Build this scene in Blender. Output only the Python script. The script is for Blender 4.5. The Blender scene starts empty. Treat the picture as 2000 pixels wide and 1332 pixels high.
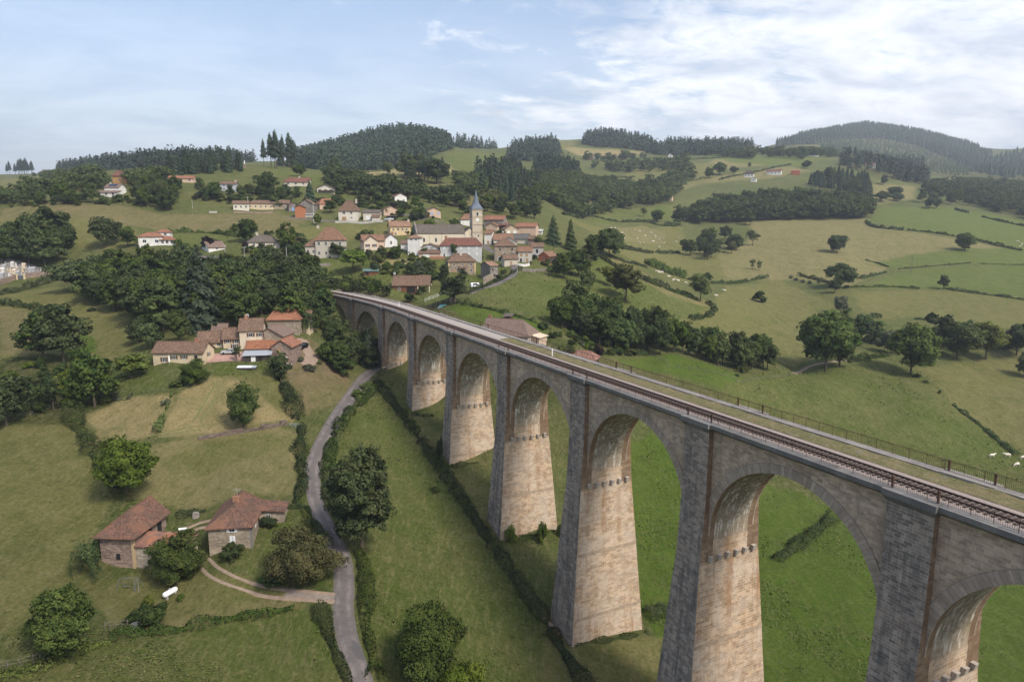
import bpy, math, random
import numpy as np
from mathutils import Matrix, Vector, Euler
R = math.radians
SC = bpy.context.scene
COL = SC.collection

# ------------------------------------------------------------------ camera
CZ = 90.0                      # camera height; the valley floor lies near z = 15
PITCH = math.atan((666 - 443) / 1333.33)
cam_d = bpy.data.cameras.new('camera'); cam_d.lens = 24; cam_d.sensor_width = 36
cam_d.clip_start = 1; cam_d.clip_end = 60000
cam = bpy.data.objects.new('camera', cam_d); COL.objects.link(cam)
cam.location = (0, 0, CZ); cam.rotation_euler = (math.pi / 2 - PITCH, 0, 0)
SC.camera = cam

# ------------------------------------------------------------------ sky, sun, exposure
SUN_EL, SUN_AZ = 48, 134       # azimuth clockwise from the view direction (+Y)
w = bpy.data.worlds.new('World'); SC.world = w; w.use_nodes = True
nt = w.node_tree; nt.nodes.clear()
def N(t, typ, **kw):
    n = t.nodes.new(typ)
    for k, v in kw.items():
        if k.startswith('i_'): n.inputs[k[2:].replace('_', ' ')].default_value = v
        else: setattr(n, k, v)
    return n
sky = N(nt, 'ShaderNodeTexSky', sky_type='NISHITA', sun_disc=False)
sky.sun_elevation = R(SUN_EL); sky.sun_rotation = R(SUN_AZ)
sky.air_density = 1.0; sky.dust_density = 3.0; sky.ozone_density = 1.2
bg1 = N(nt, 'ShaderNodeBackground', i_Strength=0.145)
nt.links.new(sky.outputs[0], bg1.inputs[0])
tc = N(nt, 'ShaderNodeTexCoord'); sep = N(nt, 'ShaderNodeSeparateXYZ'); nt.links.new(tc.outputs['Generated'], sep.inputs[0])
def M(t, op, a, b=None, c=None, clamp=False):
    n = t.nodes.new('ShaderNodeMath'); n.operation = op; n.use_clamp = clamp
    for i, v in enumerate((a, b, c)):
        if v is None: continue
        if isinstance(v, (int, float)): n.inputs[i].default_value = v
        else: t.links.new(v, n.inputs[i])
    return n.outputs[0]
zz = M(nt, 'ADD', M(nt, 'MAXIMUM', sep.outputs[2], 0.0), 0.16)
cx = M(nt, 'DIVIDE', sep.outputs[0], zz); cy = M(nt, 'DIVIDE', sep.outputs[1], zz)
comb = N(nt, 'ShaderNodeCombineXYZ')
nt.links.new(M(nt, 'MULTIPLY_ADD', cy, -0.25, cx), comb.inputs[0]); nt.links.new(M(nt, 'MULTIPLY', cy, 1.35), comb.inputs[1])
n1 = N(nt, 'ShaderNodeTexNoise', i_Scale=0.95, i_Detail=9, i_Roughness=0.6, i_Distortion=0.35); nt.links.new(comb.outputs[0], n1.inputs['Vector'])
n2 = N(nt, 'ShaderNodeTexNoise', i_Scale=4.2, i_Detail=9, i_Roughness=0.66, i_Distortion=0.5); nt.links.new(comb.outputs[0], n2.inputs['Vector'])
side = M(nt, 'MULTIPLY_ADD', cx, 0.20, 0.02)                    # the cloud bank lies to the right
low = M(nt, 'MULTIPLY_ADD', sep.outputs[2], -2.2, 0.62, clamp=True)
cov = M(nt, 'ADD', M(nt, 'ADD', M(nt, 'MULTIPLY_ADD', n1.outputs[0], 1.0, -0.5), side), M(nt, 'MULTIPLY', low, 0.18))
cov = M(nt, 'ADD', cov, M(nt, 'MULTIPLY_ADD', n2.outputs[0], 0.75, -0.375))
ramp = N(nt, 'ShaderNodeValToRGB'); ramp.color_ramp.elements[0].position = 0.0; ramp.color_ramp.elements[1].position = 0.28
ramp.color_ramp.interpolation = 'EASE'
nt.links.new(M(nt, 'ADD', cov, 0.02), ramp.inputs[0])
veil = M(nt, 'MULTIPLY_ADD', low, 0.95, 0.12, clamp=True)
fac = M(nt, 'MULTIPLY', M(nt, 'MAXIMUM', ramp.outputs[0], veil), 0.95)
n3 = N(nt, 'ShaderNodeTexNoise', i_Scale=2.3, i_Detail=9, i_Roughness=0.65, i_Distortion=0.4)
mp = N(nt, 'ShaderNodeMapping'); mp.inputs['Location'].default_value = (3.1, 7.7, 0); nt.links.new(comb.outputs[0], mp.inputs[0]); nt.links.new(mp.outputs[0], n3.inputs['Vector'])
rc = N(nt, 'ShaderNodeValToRGB')
rc.color_ramp.elements[0].position = 0.36; rc.color_ramp.elements[0].color = (0.52, 0.565, 0.645, 1)
rc.color_ramp.elements[1].position = 0.60; rc.color_ramp.elements[1].color = (0.84, 0.855, 0.88, 1)
nt.links.new(n3.outputs[0], rc.inputs[0])
bg2 = N(nt, 'ShaderNodeBackground', i_Strength=1.0); nt.links.new(rc.outputs[0], bg2.inputs[0])
mix = N(nt, 'ShaderNodeMixShader'); nt.links.new(fac, mix.inputs[0]); nt.links.new(bg1.outputs[0], mix.inputs[1]); nt.links.new(bg2.outputs[0], mix.inputs[2])
wo = N(nt, 'ShaderNodeOutputWorld'); nt.links.new(mix.outputs[0], wo.inputs[0])

sl = bpy.data.lights.new('sun', 'SUN'); sl.energy = 2.7; sl.angle = R(12); sl.color = (1.0, 0.93, 0.82)
so = bpy.data.objects.new('sun', sl); COL.objects.link(so)
sd = Vector((math.sin(R(SUN_AZ)) * math.cos(R(SUN_EL)), math.cos(R(SUN_AZ)) * math.cos(R(SUN_EL)), math.sin(R(SUN_EL))))
so.rotation_euler = sd.to_track_quat('Z', 'Y').to_euler(); so.location = (300, -200, 600)
vs = SC.view_settings; vs.view_transform = 'Standard'; vs.look = 'None'; vs.gamma = 1; vs.exposure = 0.72

# ------------------------------------------------------------------ pixel rays (photo pixels, 2000 wide)
F = 1333.33; CP, SP = math.cos(PITCH), math.sin(PITCH)
def ray(px, py):
    u = (px - 1000) / F; v = (666 - py) / F
    return np.array([u, CP + v * SP, -SP + v * CP])
def at_z(px, py, z):            # the point of a pixel's sight line at world height z
    r = ray(px, py); return r * ((z - CZ) / r[2]) + np.array([0, 0, CZ])
def at_y(px, py, y):
    r = ray(px, py); return r * (y / r[1]) + np.array([0, 0, CZ])
def proj(p):
    x, y, z = p[0], p[1], p[2] - CZ
    d = y * CP - z * SP; v = y * SP + z * CP
    return 1000 + F * x / d, 666 - F * v / d
def depth(p): return p[1] * CP - (p[2] - CZ) * SP

# ------------------------------------------------------------------ mesh helpers
def np_mesh(name, V, faces, mats, normals=None, uv=None, mi=None, smooth=False):
    """faces: (n,3) / (n,4) array, or list of index lists"""
    me = bpy.data.meshes.new(name)
    if isinstance(faces, np.ndarray):
        k = faces.shape[1]; starts = np.arange(0, faces.size, k, dtype=np.int32); flat = faces.ravel().astype(np.int32)
    else:
        ln = np.array([len(f) for f in faces], dtype=np.int32); starts = np.concatenate([[0], np.cumsum(ln)[:-1]]).astype(np.int32)
        flat = np.array([i for f in faces for i in f], dtype=np.int32)
    V = np.asarray(V, dtype=np.float32)
    me.vertices.add(len(V)); me.vertices.foreach_set('co', V.ravel())
    me.loops.add(len(flat)); me.loops.foreach_set('vertex_index', flat)
    me.polygons.add(len(starts)); me.polygons.foreach_set('loop_start', starts)
    if mi is not None: me.polygons.foreach_set('material_index', np.asarray(mi, dtype=np.int32))
    me.update(calc_edges=True)
    if uv is not None:
        l = me.uv_layers.new(name='UVMap'); l.data.foreach_set('uv', np.asarray(uv, dtype=np.float32).ravel())
    me.polygons.foreach_set('use_smooth', np.full(len(starts), smooth or normals is not None, dtype=bool))
    if normals is not None: me.normals_split_custom_set_from_vertices(np.asarray(normals, dtype=np.float32).tolist())
    for m in (mats if isinstance(mats, (list, tuple)) else [mats]): me.materials.append(m)
    return me
def link(name, me, parent=None, loc=None, rotz=0):
    o = bpy.data.objects.new(name, me); COL.objects.link(o)
    if parent is not None: o.parent = parent
    if loc is not None: o.location = [float(c) for c in loc]
    if rotz: o.rotation_euler = (0, 0, rotz)
    return o
def tag(o, label=None, cat=None, group=None, kind=None):
    if label: o['label'] = label
    if cat: o['category'] = cat
    if group: o['group'] = group
    if kind: o['kind'] = kind
    return o
def thing(name, label, cat, loc=(0, 0, 0), rotz=0, group=None):
    return tag(link(name, None, None, loc, rotz), label, cat, group)

class MB:
    """collects faces with a material slot and metre-scaled UVs; build() makes ONE mesh object"""
    def __init__(s, T=None): s.v = []; s.f = []; s.m = []; s.uv = []; s.T = T
    def face(s, pts, m=0, uv=None):
        pts = [Vector([float(c) for c in p]) for p in pts]
        if uv is None:
            n = Vector((0, 0, 0))
            for i in range(len(pts)):
                a, b = pts[i], pts[(i + 1) % len(pts)]; n += a.cross(b)
            n = n.normalized() if n.length > 0 else Vector((0, 0, 1))
            if abs(n.z) > 0.95: uv = [(p.x, p.y) for p in pts]
            else:
                t = Vector((0, 0, 1)).cross(n).normalized(); b = n.cross(t)
                uv = [(p.dot(t), p.dot(b)) for p in pts]
        i = len(s.v)
        for p in pts: s.v.append(tuple(s.T @ p) if s.T is not None else tuple(p))
        s.f.append(list(range(i, i + len(pts)))); s.m.append(m); s.uv += list(uv)
    def hexa(s, lo, hi, m=0, skip=()):
        """lo, hi: 4 corner points each, counter-clockwise seen from above"""
        if 'b' not in skip: s.face(lo[::-1], m)
        if 't' not in skip: s.face(hi, m)
        for i in range(4):
            if i in skip: continue
            j = (i + 1) % 4; s.face([lo[i], lo[j], hi[j], hi[i]], m)
    def box(s, x0, x1, y0, y1, z0, z1, m=0, skip=()):
        s.hexa([(x0, y0, z0), (x1, y0, z0), (x1, y1, z0), (x0, y1, z0)], [(x0, y0, z1), (x1, y0, z1), (x1, y1, z1), (x0, y1, z1)], m, skip)
    def bar(s, a, b, r, m=0, n=4, r2=None):
        a, b = Vector(a), Vector(b); d = b - a
        if d.length < 1e-6: return
        q = d.to_track_quat('Z', 'Y'); r2 = r if r2 is None else r2
        A = [a + q @ Vector((r * math.cos(2 * math.pi * (k + .5) / n), r * math.sin(2 * math.pi * (k + .5) / n), 0)) for k in range(n)]
        B = [b + q @ Vector((r2 * math.cos(2 * math.pi * (k + .5) / n), r2 * math.sin(2 * math.pi * (k + .5) / n), 0)) for k in range(n)]
        for k in range(n):
            j = (k + 1) % n; s.face([A[k], A[j], B[j], B[k]], m)
        s.face(A[::-1], m); s.face(B, m)
    def mesh(s, name, mats): return np_mesh(name, s.v, s.f, mats, uv=s.uv, mi=s.m)
    def build(s, name, mats, parent=None, loc=None, rotz=0): return link(name, s.mesh(name, mats), parent, loc, rotz)

def vnoise(x, y, s=1.0, seed=0):
    """smooth value noise, numpy"""
    x = x / s + seed * 17.3; y = y / s + seed * 9.1
    xi = np.floor(x).astype(np.int64); yi = np.floor(y).astype(np.int64); fx = x - xi; fy = y - yi
    fx = fx * fx * (3 - 2 * fx); fy = fy * fy * (3 - 2 * fy)
    def h(a, b):
        n = (a * 374761393 + b * 668265263 + seed * 1274126177) & 0x7fffffff
        n = ((n ^ (n >> 13)) * 1274126177) & 0x7fffffff
        return ((n ^ (n >> 16)) & 0xffff) / 65535.0
    return (h(xi, yi) * (1 - fx) + h(xi + 1, yi) * fx) * (1 - fy) + (h(xi, yi + 1) * (1 - fx) + h(xi + 1, yi + 1) * fx) * fy - 0.5

# ------------------------------------------------------------------ materials
MATS = {}
def mat_base(name, rough=0.85):
    m = bpy.data.materials.new(name); m.use_nodes = True; t = m.node_tree
    b = t.nodes['Principled BSDF']; b.inputs['Roughness'].default_value = rough
    b.inputs['Specular IOR Level'].default_value = 0.25
    return m, t, b
def rgb(c): return (c[0], c[1], c[2], 1)
def mixc(t, f, a, b, mode='MIX'):
    n = t.nodes.new('ShaderNodeMix'); n.data_type = 'RGBA'; n.blend_type = mode
    for s, v in ((n.inputs[0], f), (n.inputs[6], a), (n.inputs[7], b)):
        if isinstance(v, (int, float)): s.default_value = v
        elif isinstance(v, tuple): s.default_value = rgb(v)
        else: t.links.new(v, s)
    return n.outputs[2]
def noise(t, vec, scale, detail=4, rough=0.6, dist=0.0):
    n = t.nodes.new('ShaderNodeTexNoise'); n.inputs['Scale'].default_value = scale; n.inputs['Detail'].default_value = detail
    n.inputs['Roughness'].default_value = rough; n.inputs['Distortion'].default_value = dist
    if vec is not None: t.links.new(vec, n.inputs['Vector'])
    return n.outputs[0]
def rampf(t, v, lo, hi):
    n = t.nodes.new('ShaderNodeMapRange'); n.clamp = True
    n.inputs[1].default_value = lo; n.inputs[2].default_value = hi; t.links.new(v, n.inputs[0]); return n.outputs[0]
def scaled(t, vec, s):
    n = t.nodes.new('ShaderNodeMapping'); n.inputs['Scale'].default_value = s; t.links.new(vec, n.inputs[0]); return n.outputs[0]
def pos(t): return t.nodes.new('ShaderNodeNewGeometry').outputs['Position']
def uvn(t):
    n = t.nodes.new('ShaderNodeUVMap'); n.uv_map = 'UVMap'; return n.outputs[0]
def bump(t, b, h, strength=0.4, dist=0.1):
    n = t.nodes.new('ShaderNodeBump'); n.inputs['Strength'].default_value = strength; n.inputs['Distance'].default_value = dist
    t.links.new(h, n.inputs['Height']); t.links.new(n.outputs[0], b.inputs['Normal'])
def plain(name, c, rough=0.7, metal=0.0, var=0.12, scale=1.5):
    if name in MATS: return MATS[name]
    m, t, b = mat_base(name, rough); b.inputs['Metallic'].default_value = metal
    f = rampf(t, noise(t, pos(t), scale, 5), 0.3, 0.7)
    t.links.new(mixc(t, f, tuple(x * (1 - var) for x in c), tuple(min(1, x * (1 + var)) for x in c)), b.inputs['Base Color'])
    MATS[name] = m; return m
def masonry(name, c1, c2, mortar, bw=0.8, rh=0.36, ms=0.022, stain=None, stain_amt=0.6, streak=None, streak_amt=0.0, lichen=0.0, streak_lo=0.52, streak_hi=0.72, sscale=0.9, sz=0.06):
    m, t, b = mat_base(name, 0.9)
    u = uvn(t); p = pos(t)
    dn = noise(t, u, 1.2, 3)
    wob = t.nodes.new('ShaderNodeTexNoise'); wob.inputs['Scale'].default_value = 0.8; wob.inputs['Detail'].default_value = 3; t.links.new(u, wob.inputs['Vector'])
    wu = t.nodes.new('ShaderNodeVectorMath'); wu.operation = 'MULTIPLY_ADD'; t.links.new(wob.outputs['Color'], wu.inputs[0]); wu.inputs[1].default_value = (0.16, 0.05, 0); t.links.new(u, wu.inputs[2])
    br = t.nodes.new('ShaderNodeTexBrick'); t.links.new(wu.outputs[0], br.inputs[0])
    br.inputs['Scale'].default_value = 1; br.inputs['Brick Width'].default_value = bw; br.inputs['Row Height'].default_value = rh
    br.inputs['Mortar Size'].default_value = ms; br.inputs['Mortar Smooth'].default_value = 0.35; br.inputs['Bias'].default_value = 0
    br.squash = 1.25; br.squash_frequency = 3
    br.inputs[1].default_value = rgb(c1); br.inputs[2].default_value = rgb(c2); br.inputs[3].default_value = rgb(mortar)
    c = br.outputs[0]
    # odd stones: a second, larger bond picks out darker and redder blocks
    b2 = t.nodes.new('ShaderNodeTexBrick'); t.links.new(wu.outputs[0], b2.inputs[0]); b2.inputs['Scale'].default_value = 1; b2.inputs['Brick Width'].default_value = bw * 1.0; b2.inputs['Row Height'].default_value = rh
    b2.inputs['Mortar Size'].default_value = 0; b2.offset_frequency = 3; b2.inputs[1].default_value = (0, 0, 0, 1); b2.inputs[2].default_value = (1, 1, 1, 1); b2.inputs[3].default_value = (.5, .5, .5, 1)
    f0 = rampf(t, M(t, 'MULTIPLY_ADD', noise(t, p, 0.9, 6, 0.7), 1.2, M(t, 'MULTIPLY', b2.outputs[0], 0.5)), 0.72, 1.15)
    c = mixc(t, M(t, 'MULTIPLY', f0, 0.6), c, tuple(x * k for x, k in zip(c2, (0.62, 0.60, 0.60))))
    # patches of differently weathered stones
    f1 = rampf(t, noise(t, p, 0.20, 8, 0.72, 0.6), 0.42, 0.62)
    if stain: c = mixc(t, M(t, 'MULTIPLY', f1, stain_amt), c, stain)
    vs_ = scaled(t, p, (1.0, 1.0, sz))
    f2 = M(t, 'MULTIPLY', rampf(t, noise(t, vs_, sscale, 7, 0.65), streak_lo, streak_hi), rampf(t, noise(t, p, 0.35, 6, 0.7), 0.34, 0.58))
    if streak: c = mixc(t, M(t, 'MULTIPLY', f2, streak_amt), c, streak)
    g = rampf(t, noise(t, p, 2.6, 5, 0.7), 0.25, 0.75)
    c = mixc(t, 0.55, c, mixc(t, g, (0.62, 0.62, 0.62), (1.05, 1.05, 1.05)), 'MULTIPLY')
    if lichen:
        f3 = rampf(t, noise(t, p, 1.1, 7, 0.7), 0.6, 0.68); c = mixc(t, M(t, 'MULTIPLY', f3, lichen), c, (0.045, 0.045, 0.05))
    t.links.new(c, b.inputs['Base Color'])
    bump(t, b, mixc(t, 0.5, br.outputs[0], dn), 0.5, 0.08)
    MATS[name] = m; return m
# ------------------------------------------------------------------ terrain: survey points -> smooth height field in (azimuth, log distance)
# photo pixel x, y and forward distance in metres
SURVEY = [
 # foreground, left slope
 (0,1300,86),(300,1310,88),(600,1250,98),(690,1250,98),(690,1330,92),(690,1180,106),(668,1120,113),(850,1250,104),(1000,1250,112),(0,1150,100),(150,1200,97),(330,1180,106),(500,1170,107),
 (280,1108,114),(220,1105,114),(380,1050,122),(460,1082,115),(520,1000,127),(0,1000,119),(100,950,130),(250,960,128),(450,950,134),(600,985,131),
 (640,1020,126),(613,910,147),(630,860,160),(690,770,196),(715,735,216),(450,900,144),(560,860,154),(50,860,147),(0,820,156),(150,800,164),(300,840,155),(450,830,160),(560,800,168),
 (630,780,184),(250,760,176),(100,720,190),(0,720,188),(350,740,178),(450,740,180),(560,730,190),(620,700,205),(330,708,186),(440,700,192),(500,706,192),(545,708,191),(480,680,200),(600,680,208),
 (350,660,210),(200,680,212),(100,640,228),(0,640,226),(200,600,252),(100,580,262),(0,580,262),(50,552,296),(0,558,290),(95,530,312),(0,535,312),(450,640,218),(520,630,222),(600,640,226),(300,620,232),
 (150,530,300),(300,560,268),(450,570,262),(560,575,262),(300,500,305),(300,481,318),(400,490,318),(500,490,322),(550,505,315),(620,508,322),(645,504,325),(600,530,300),(620,550,282),
 # left upland
 (100,470,335),(0,480,330),(50,440,365),(200,440,362),(350,440,362),(470,440,362),(550,450,360),(100,400,415),(0,410,415),(300,415,398),(420,412,405),(510,411,422),(600,424,405),(560,411,425),(680,432,395),
 (215,383,440),(240,360,475),(356,359,470),(445,376,455),(300,380,445),(400,340,530),(478,328,575),(540,330,600),(580,366,470),(635,380,460),(480,350,520),(590,345,545),(650,345,600),
 (100,350,700),(0,365,720),(0,350,1100),(40,343,1450),(150,330,1500),(250,320,1500),(400,312,1400),(100,338,1300),(0,341,1800),
 # village
 (700,490,338),(731,488,336),(770,484,342),(808,500,332),(840,504,328),(900,503,330),(870,480,360),(935,482,366),(960,478,370),(985,510,335),(1025,514,335),(1050,502,345),(1070,513,342),(900,535,308),(955,543,310),(945,556,292),
 (780,461,372),(720,450,385),(640,450,375),(730,432,396),(765,421,412),(780,399,440),(840,424,410),(910,440,412),(965,447,410),(1015,475,372),(1010,461,388),(1040,465,385),(700,400,440),(850,400,470),(640,398,440),
 (805,572,285),(730,538,298),(700,520,312),(800,525,308),(880,560,283),(860,590,262),
 # beside and behind the far end of the viaduct
 (645,585,268),(700,590,262),(760,590,262),(820,600,255),(870,602,248),(900,610,240),(930,590,252),(1000,625,232),(985,668,214),(1060,645,228),(1020,672,210),(1100,700,205),(1140,704,205),(960,630,228),(1000,575,272),(1050,545,300),(950,550,290),(1010,522,318),
 # right of the viaduct: meadow, tree belt
 (1300,720,228),(1200,690,236),(1400,740,226),(1150,690,228),(1120,640,245),(1250,670,258),(1400,710,262),(1530,720,268),(1200,620,276),(1300,600,320),(1200,580,305),(1100,560,295),(1150,500,372),(1100,520,335),(1180,470,420),
 (1600,760,242),(1500,760,236),(1700,800,236),(1800,830,226),(1940,893,212),(1990,905,210),(1900,830,236),(1990,800,252),(1850,770,258),(1990,730,295),(1620,715,285),(1700,700,300),(1780,728,282),(1900,700,312),(1550,730,272),
 (1450,650,330),(1500,600,395),(1550,650,345),(1600,600,400),(1400,590,375),(1330,545,455),(1300,500,550),(1250,460,640),(1200,430,725),(1400,500,560),(1480,460,660),(1400,550,455),(1550,560,460),(1450,555,460),(1640,570,430),
 (1600,470,620),(1640,490,580),(1700,520,540),(1850,540,500),(1850,600,410),(1750,590,420),(1900,650,350),(1750,650,350),(1880,488,580),(1980,520,530),(1980,600,410),(1600,430,740),(1450,435,735),(1350,440,730),(1120,420,690),(1250,425,740),(1850,440,700),(1950,460,660),(1750,440,690),
 (1850,408,850),(1720,410,830),(1720,390,900),(1990,425,800),(1980,390,950),
 # middle hills
 (800,350,620),(850,360,600),(900,360,620),(830,330,720),(900,325,780),(750,340,680),(950,390,520),(1000,400,560),(880,390,520),(1050,380,640),(1100,350,800),(1000,340,800),(950,320,880),(1100,395,720),(1200,395,800),(1300,400,800),
 (1250,370,930),(1200,350,1020),(1150,330,1120),(1300,345,1040),(1400,370,930),(1430,345,1010),(1350,315,1180),(1450,310,1250),(1540,320,1150),(1560,345,1000),(1500,365,930),(1620,375,900),(1650,350,1000),(1700,325,1120),(1600,308,1300),
 (1200,305,1350),(1120,298,1400),(1300,310,1280),(1000,310,1150),(1050,300,1250),
 (740,335,860),(650,330,950),(850,300,980),(740,300,1080),(740,268,1300),(800,266,1280),(870,285,1120),(650,295,1300),(600,310,1250),(560,318,1200),(900,290,1250),(950,292,1500),
 (1000,288,1500),(1060,274,1650),(1130,272,1700),(1200,268,1650),(1260,285,1600),(1220,290,1450),(1320,290,1900),(1400,286,2000),(1470,292,2000),(1500,285,2300),(1530,290,2000),
 (1560,270,2700),(1650,252,3000),(1690,247,3050),(1800,262,2900),(1900,288,2700),(1940,303,2500),(1990,290,2500),(1900,330,1900),(1960,340,1600),(1800,330,1600),(1750,345,1300),(1850,360,1250),(1950,370,1200),(1650,300,1700),(1700,290,2200),
]
# world points: x, y, z relative to the camera (under the viaduct, the valley floor, the far side of the ridges, behind the camera)
SPOTS = [
 (0,12,-73),(0,60,-75.5),(30,30,-75.5),(-30,40,-71),(-60,60,-66),(60,20,-75),(90,60,-74),(-90,30,-64),(-140,80,-58),(0,-80,-74),(-100,-80,-62),(100,-80,-72),(150,20,-72),(160,120,-72),(-60,-20,-68),
 (14,90,-76.3),(17,114,-75.3),(8,113,-75.2),(0.5,140,-68.6),(6,144,-67.4),(-14.5,168,-60.8),(-8,171,-59.4),(-28.5,194,-54.4),(-22,199,-52.4),(-42.4,221,-48.2),(-36,225,-46.5),(-59,249,-40),(-52,252,-38),(-75,276,-31.5),(-68,281,-29),
 (30,125,-76.3),(45,115,-77),(60,100,-77),(45,145,-75.2),(75,120,-76.5),(70,150,-75),(60,170,-71.5),(35,165,-70),(95,150,-75),(110,180,-73.5),(38,200,-58.5),(70,205,-62),(15,175,-63.5),(8,200,-48),(95,215,-65),(-8,200,-45),(-20,225,-37),(150,170,-73.5),
 (0,5000,150),(-3000,5000,170),(3000,5000,200),(-4000,2600,90),(0,2400,170),(-1200,2500,130),(4000,3000,200),(3000,1500,140),(1500,500,0),(-1500,600,70),(-600,300,-10),(600,150,-60),(-3000,-2000,60),(3000,-2000,60),(0,-4000,60),(0,-800,-20),
 (0,9000,120),(-6000,8000,120),(6000,8000,150),(-9000,-3000,60),(9000,-3000,60),(0,-9000,60),(800,2500,180),(-500,2000,130),
]
_pts = [at_y(*s) - np.array([0, 0, CZ]) for s in SURVEY] + [np.array(s, float) for s in SPOTS]
_P = np.array(_pts); _d = np.hypot(_P[:, 0], _P[:, 1])
KA = 2.6
def _feat(az, ld): return np.stack([az * KA, ld], -1)
_X = _feat(np.arctan2(_P[:, 0], _P[:, 1]), np.log(_d)); _E = _P[:, 2] / _d
CC = 0.03 ** 2
def _phi(A, B):
    r2 = (A[:, None, 0] - B[None, :, 0]) ** 2 + (A[:, None, 1] - B[None, :, 1]) ** 2
    return np.sqrt(r2 + CC)
_n = len(_X); _A = np.zeros((_n + 3, _n + 3)); _A[:_n, :_n] = _phi(_X, _X) - np.eye(_n) * 0.004
_A[:_n, _n] = 1; _A[:_n, _n + 1:] = _X; _A[_n, :_n] = 1; _A[_n + 1:, :_n] = _X.T
_W = np.linalg.solve(_A, np.concatenate([_E, np.zeros(3)]))
def elev(az, ld):
    out = np.empty(az.size); a = az.ravel(); l = ld.ravel()
    for i in range(0, a.size, 20000):
        X = _feat(a[i:i + 20000], l[i:i + 20000])
        out[i:i + 20000] = _phi(X, _X) @ _W[:_n] + _W[_n] + X @ _W[_n + 1:]
    return out.reshape(az.shape)
AZC = R(46); NF, NB = 760, 60
AZ = np.concatenate([np.linspace(-AZC, AZC, NF), np.linspace(AZC, 2 * math.pi - AZC, NB + 2)[1:-1]])
LD = np.concatenate([np.linspace(math.log(14), math.log(80), 40)[:-1], np.linspace(math.log(80), math.log(3400), 800)[:-1], np.linspace(math.log(3400), math.log(12000), 30)])
gA, gL = np.meshgrid(AZ, LD, indexing='ij')
_aw = np.where(gA > math.pi, gA - 2 * math.pi, gA)
gE = np.empty_like(gA)
_ca, _cl = np.concatenate([AZ[:NF:2], [AZC]]), LD[::2]
if _cl[-1] < LD[-1]: _cl = np.append(_cl, LD[-1])
_e = elev(*np.meshgrid(_ca, _cl, indexing='ij'))
_e1 = np.array([np.interp(LD, _cl, r) for r in _e])
gE[:NF] = np.array([np.interp(AZ[:NF], _ca, c) for c in _e1.T]).T
gE[NF:] = elev(_aw[NF:], gL[NF:])
gD = np.exp(gL); gX = gD * np.sin(gA); gY = gD * np.cos(gA); gZ = gE * gD
# blend the seam behind the camera, then add natural unevenness
for s_ in (18, 60, 170):
    amp = 0.012 * s_ * np.clip(gD / 250, 0.18, 1.0)
    gZ += vnoise(gX, gY, s_, int(s_)) * amp
gZ += vnoise(gX, gY, 5, 5) * 0.16
gE = gZ / gD
def zg(x, y):
    """terrain height (world z) at x, y"""
    az = math.atan2(x, y); l = math.log(max(14.001, math.hypot(x, y)))
    if abs(az) >= AZC: return float(elev(np.array([az]), np.array([l]))[0] * math.exp(l)) + CZ
    i = min(NF - 2, int((az + AZC) / (2 * AZC) * (NF - 1))); j = min(len(LD) - 2, max(0, int(np.searchsorted(LD, l)) - 1))
    fa = (az - AZ[i]) / (AZ[i + 1] - AZ[i]); fl = (l - LD[j]) / (LD[j + 1] - LD[j])
    e = (gE[i, j] * (1 - fa) + gE[i + 1, j] * fa) * (1 - fl) + (gE[i, j + 1] * (1 - fa) + gE[i + 1, j + 1] * fa) * fl
    return e * math.exp(l) + CZ
def G(px, py, dz=0.0, far=False):
    """first point of the terrain on a photo pixel's sight line"""
    r = ray(px, py); az = math.atan2(r[0], r[1]); t = r[2] / math.hypot(r[0], r[1])
    f = (az + AZC) / (2 * AZC) * (NF - 1); i = max(0, min(NF - 2, int(f))); fa = f - i
    col = gE[i] * (1 - fa) + gE[i + 1] * fa - t
    k = np.nonzero(col >= 0)[0]; k = k[LD[k] > math.log(60)]
    if len(k) == 0: k = [int(np.argmax(col[:-30]))]; d = math.exp(LD[k[0]])
    else:
        j = int(k[0]); a, b = col[j - 1], col[j]; s = 0 if b == a else -a / (b - a); s = min(1, max(0, s))
        d = math.exp(LD[j - 1] + (LD[j] - LD[j - 1]) * s)
    x, y = d * math.sin(az), d * math.cos(az)
    return np.array([x, y, zg(x, y) + dz])

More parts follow.
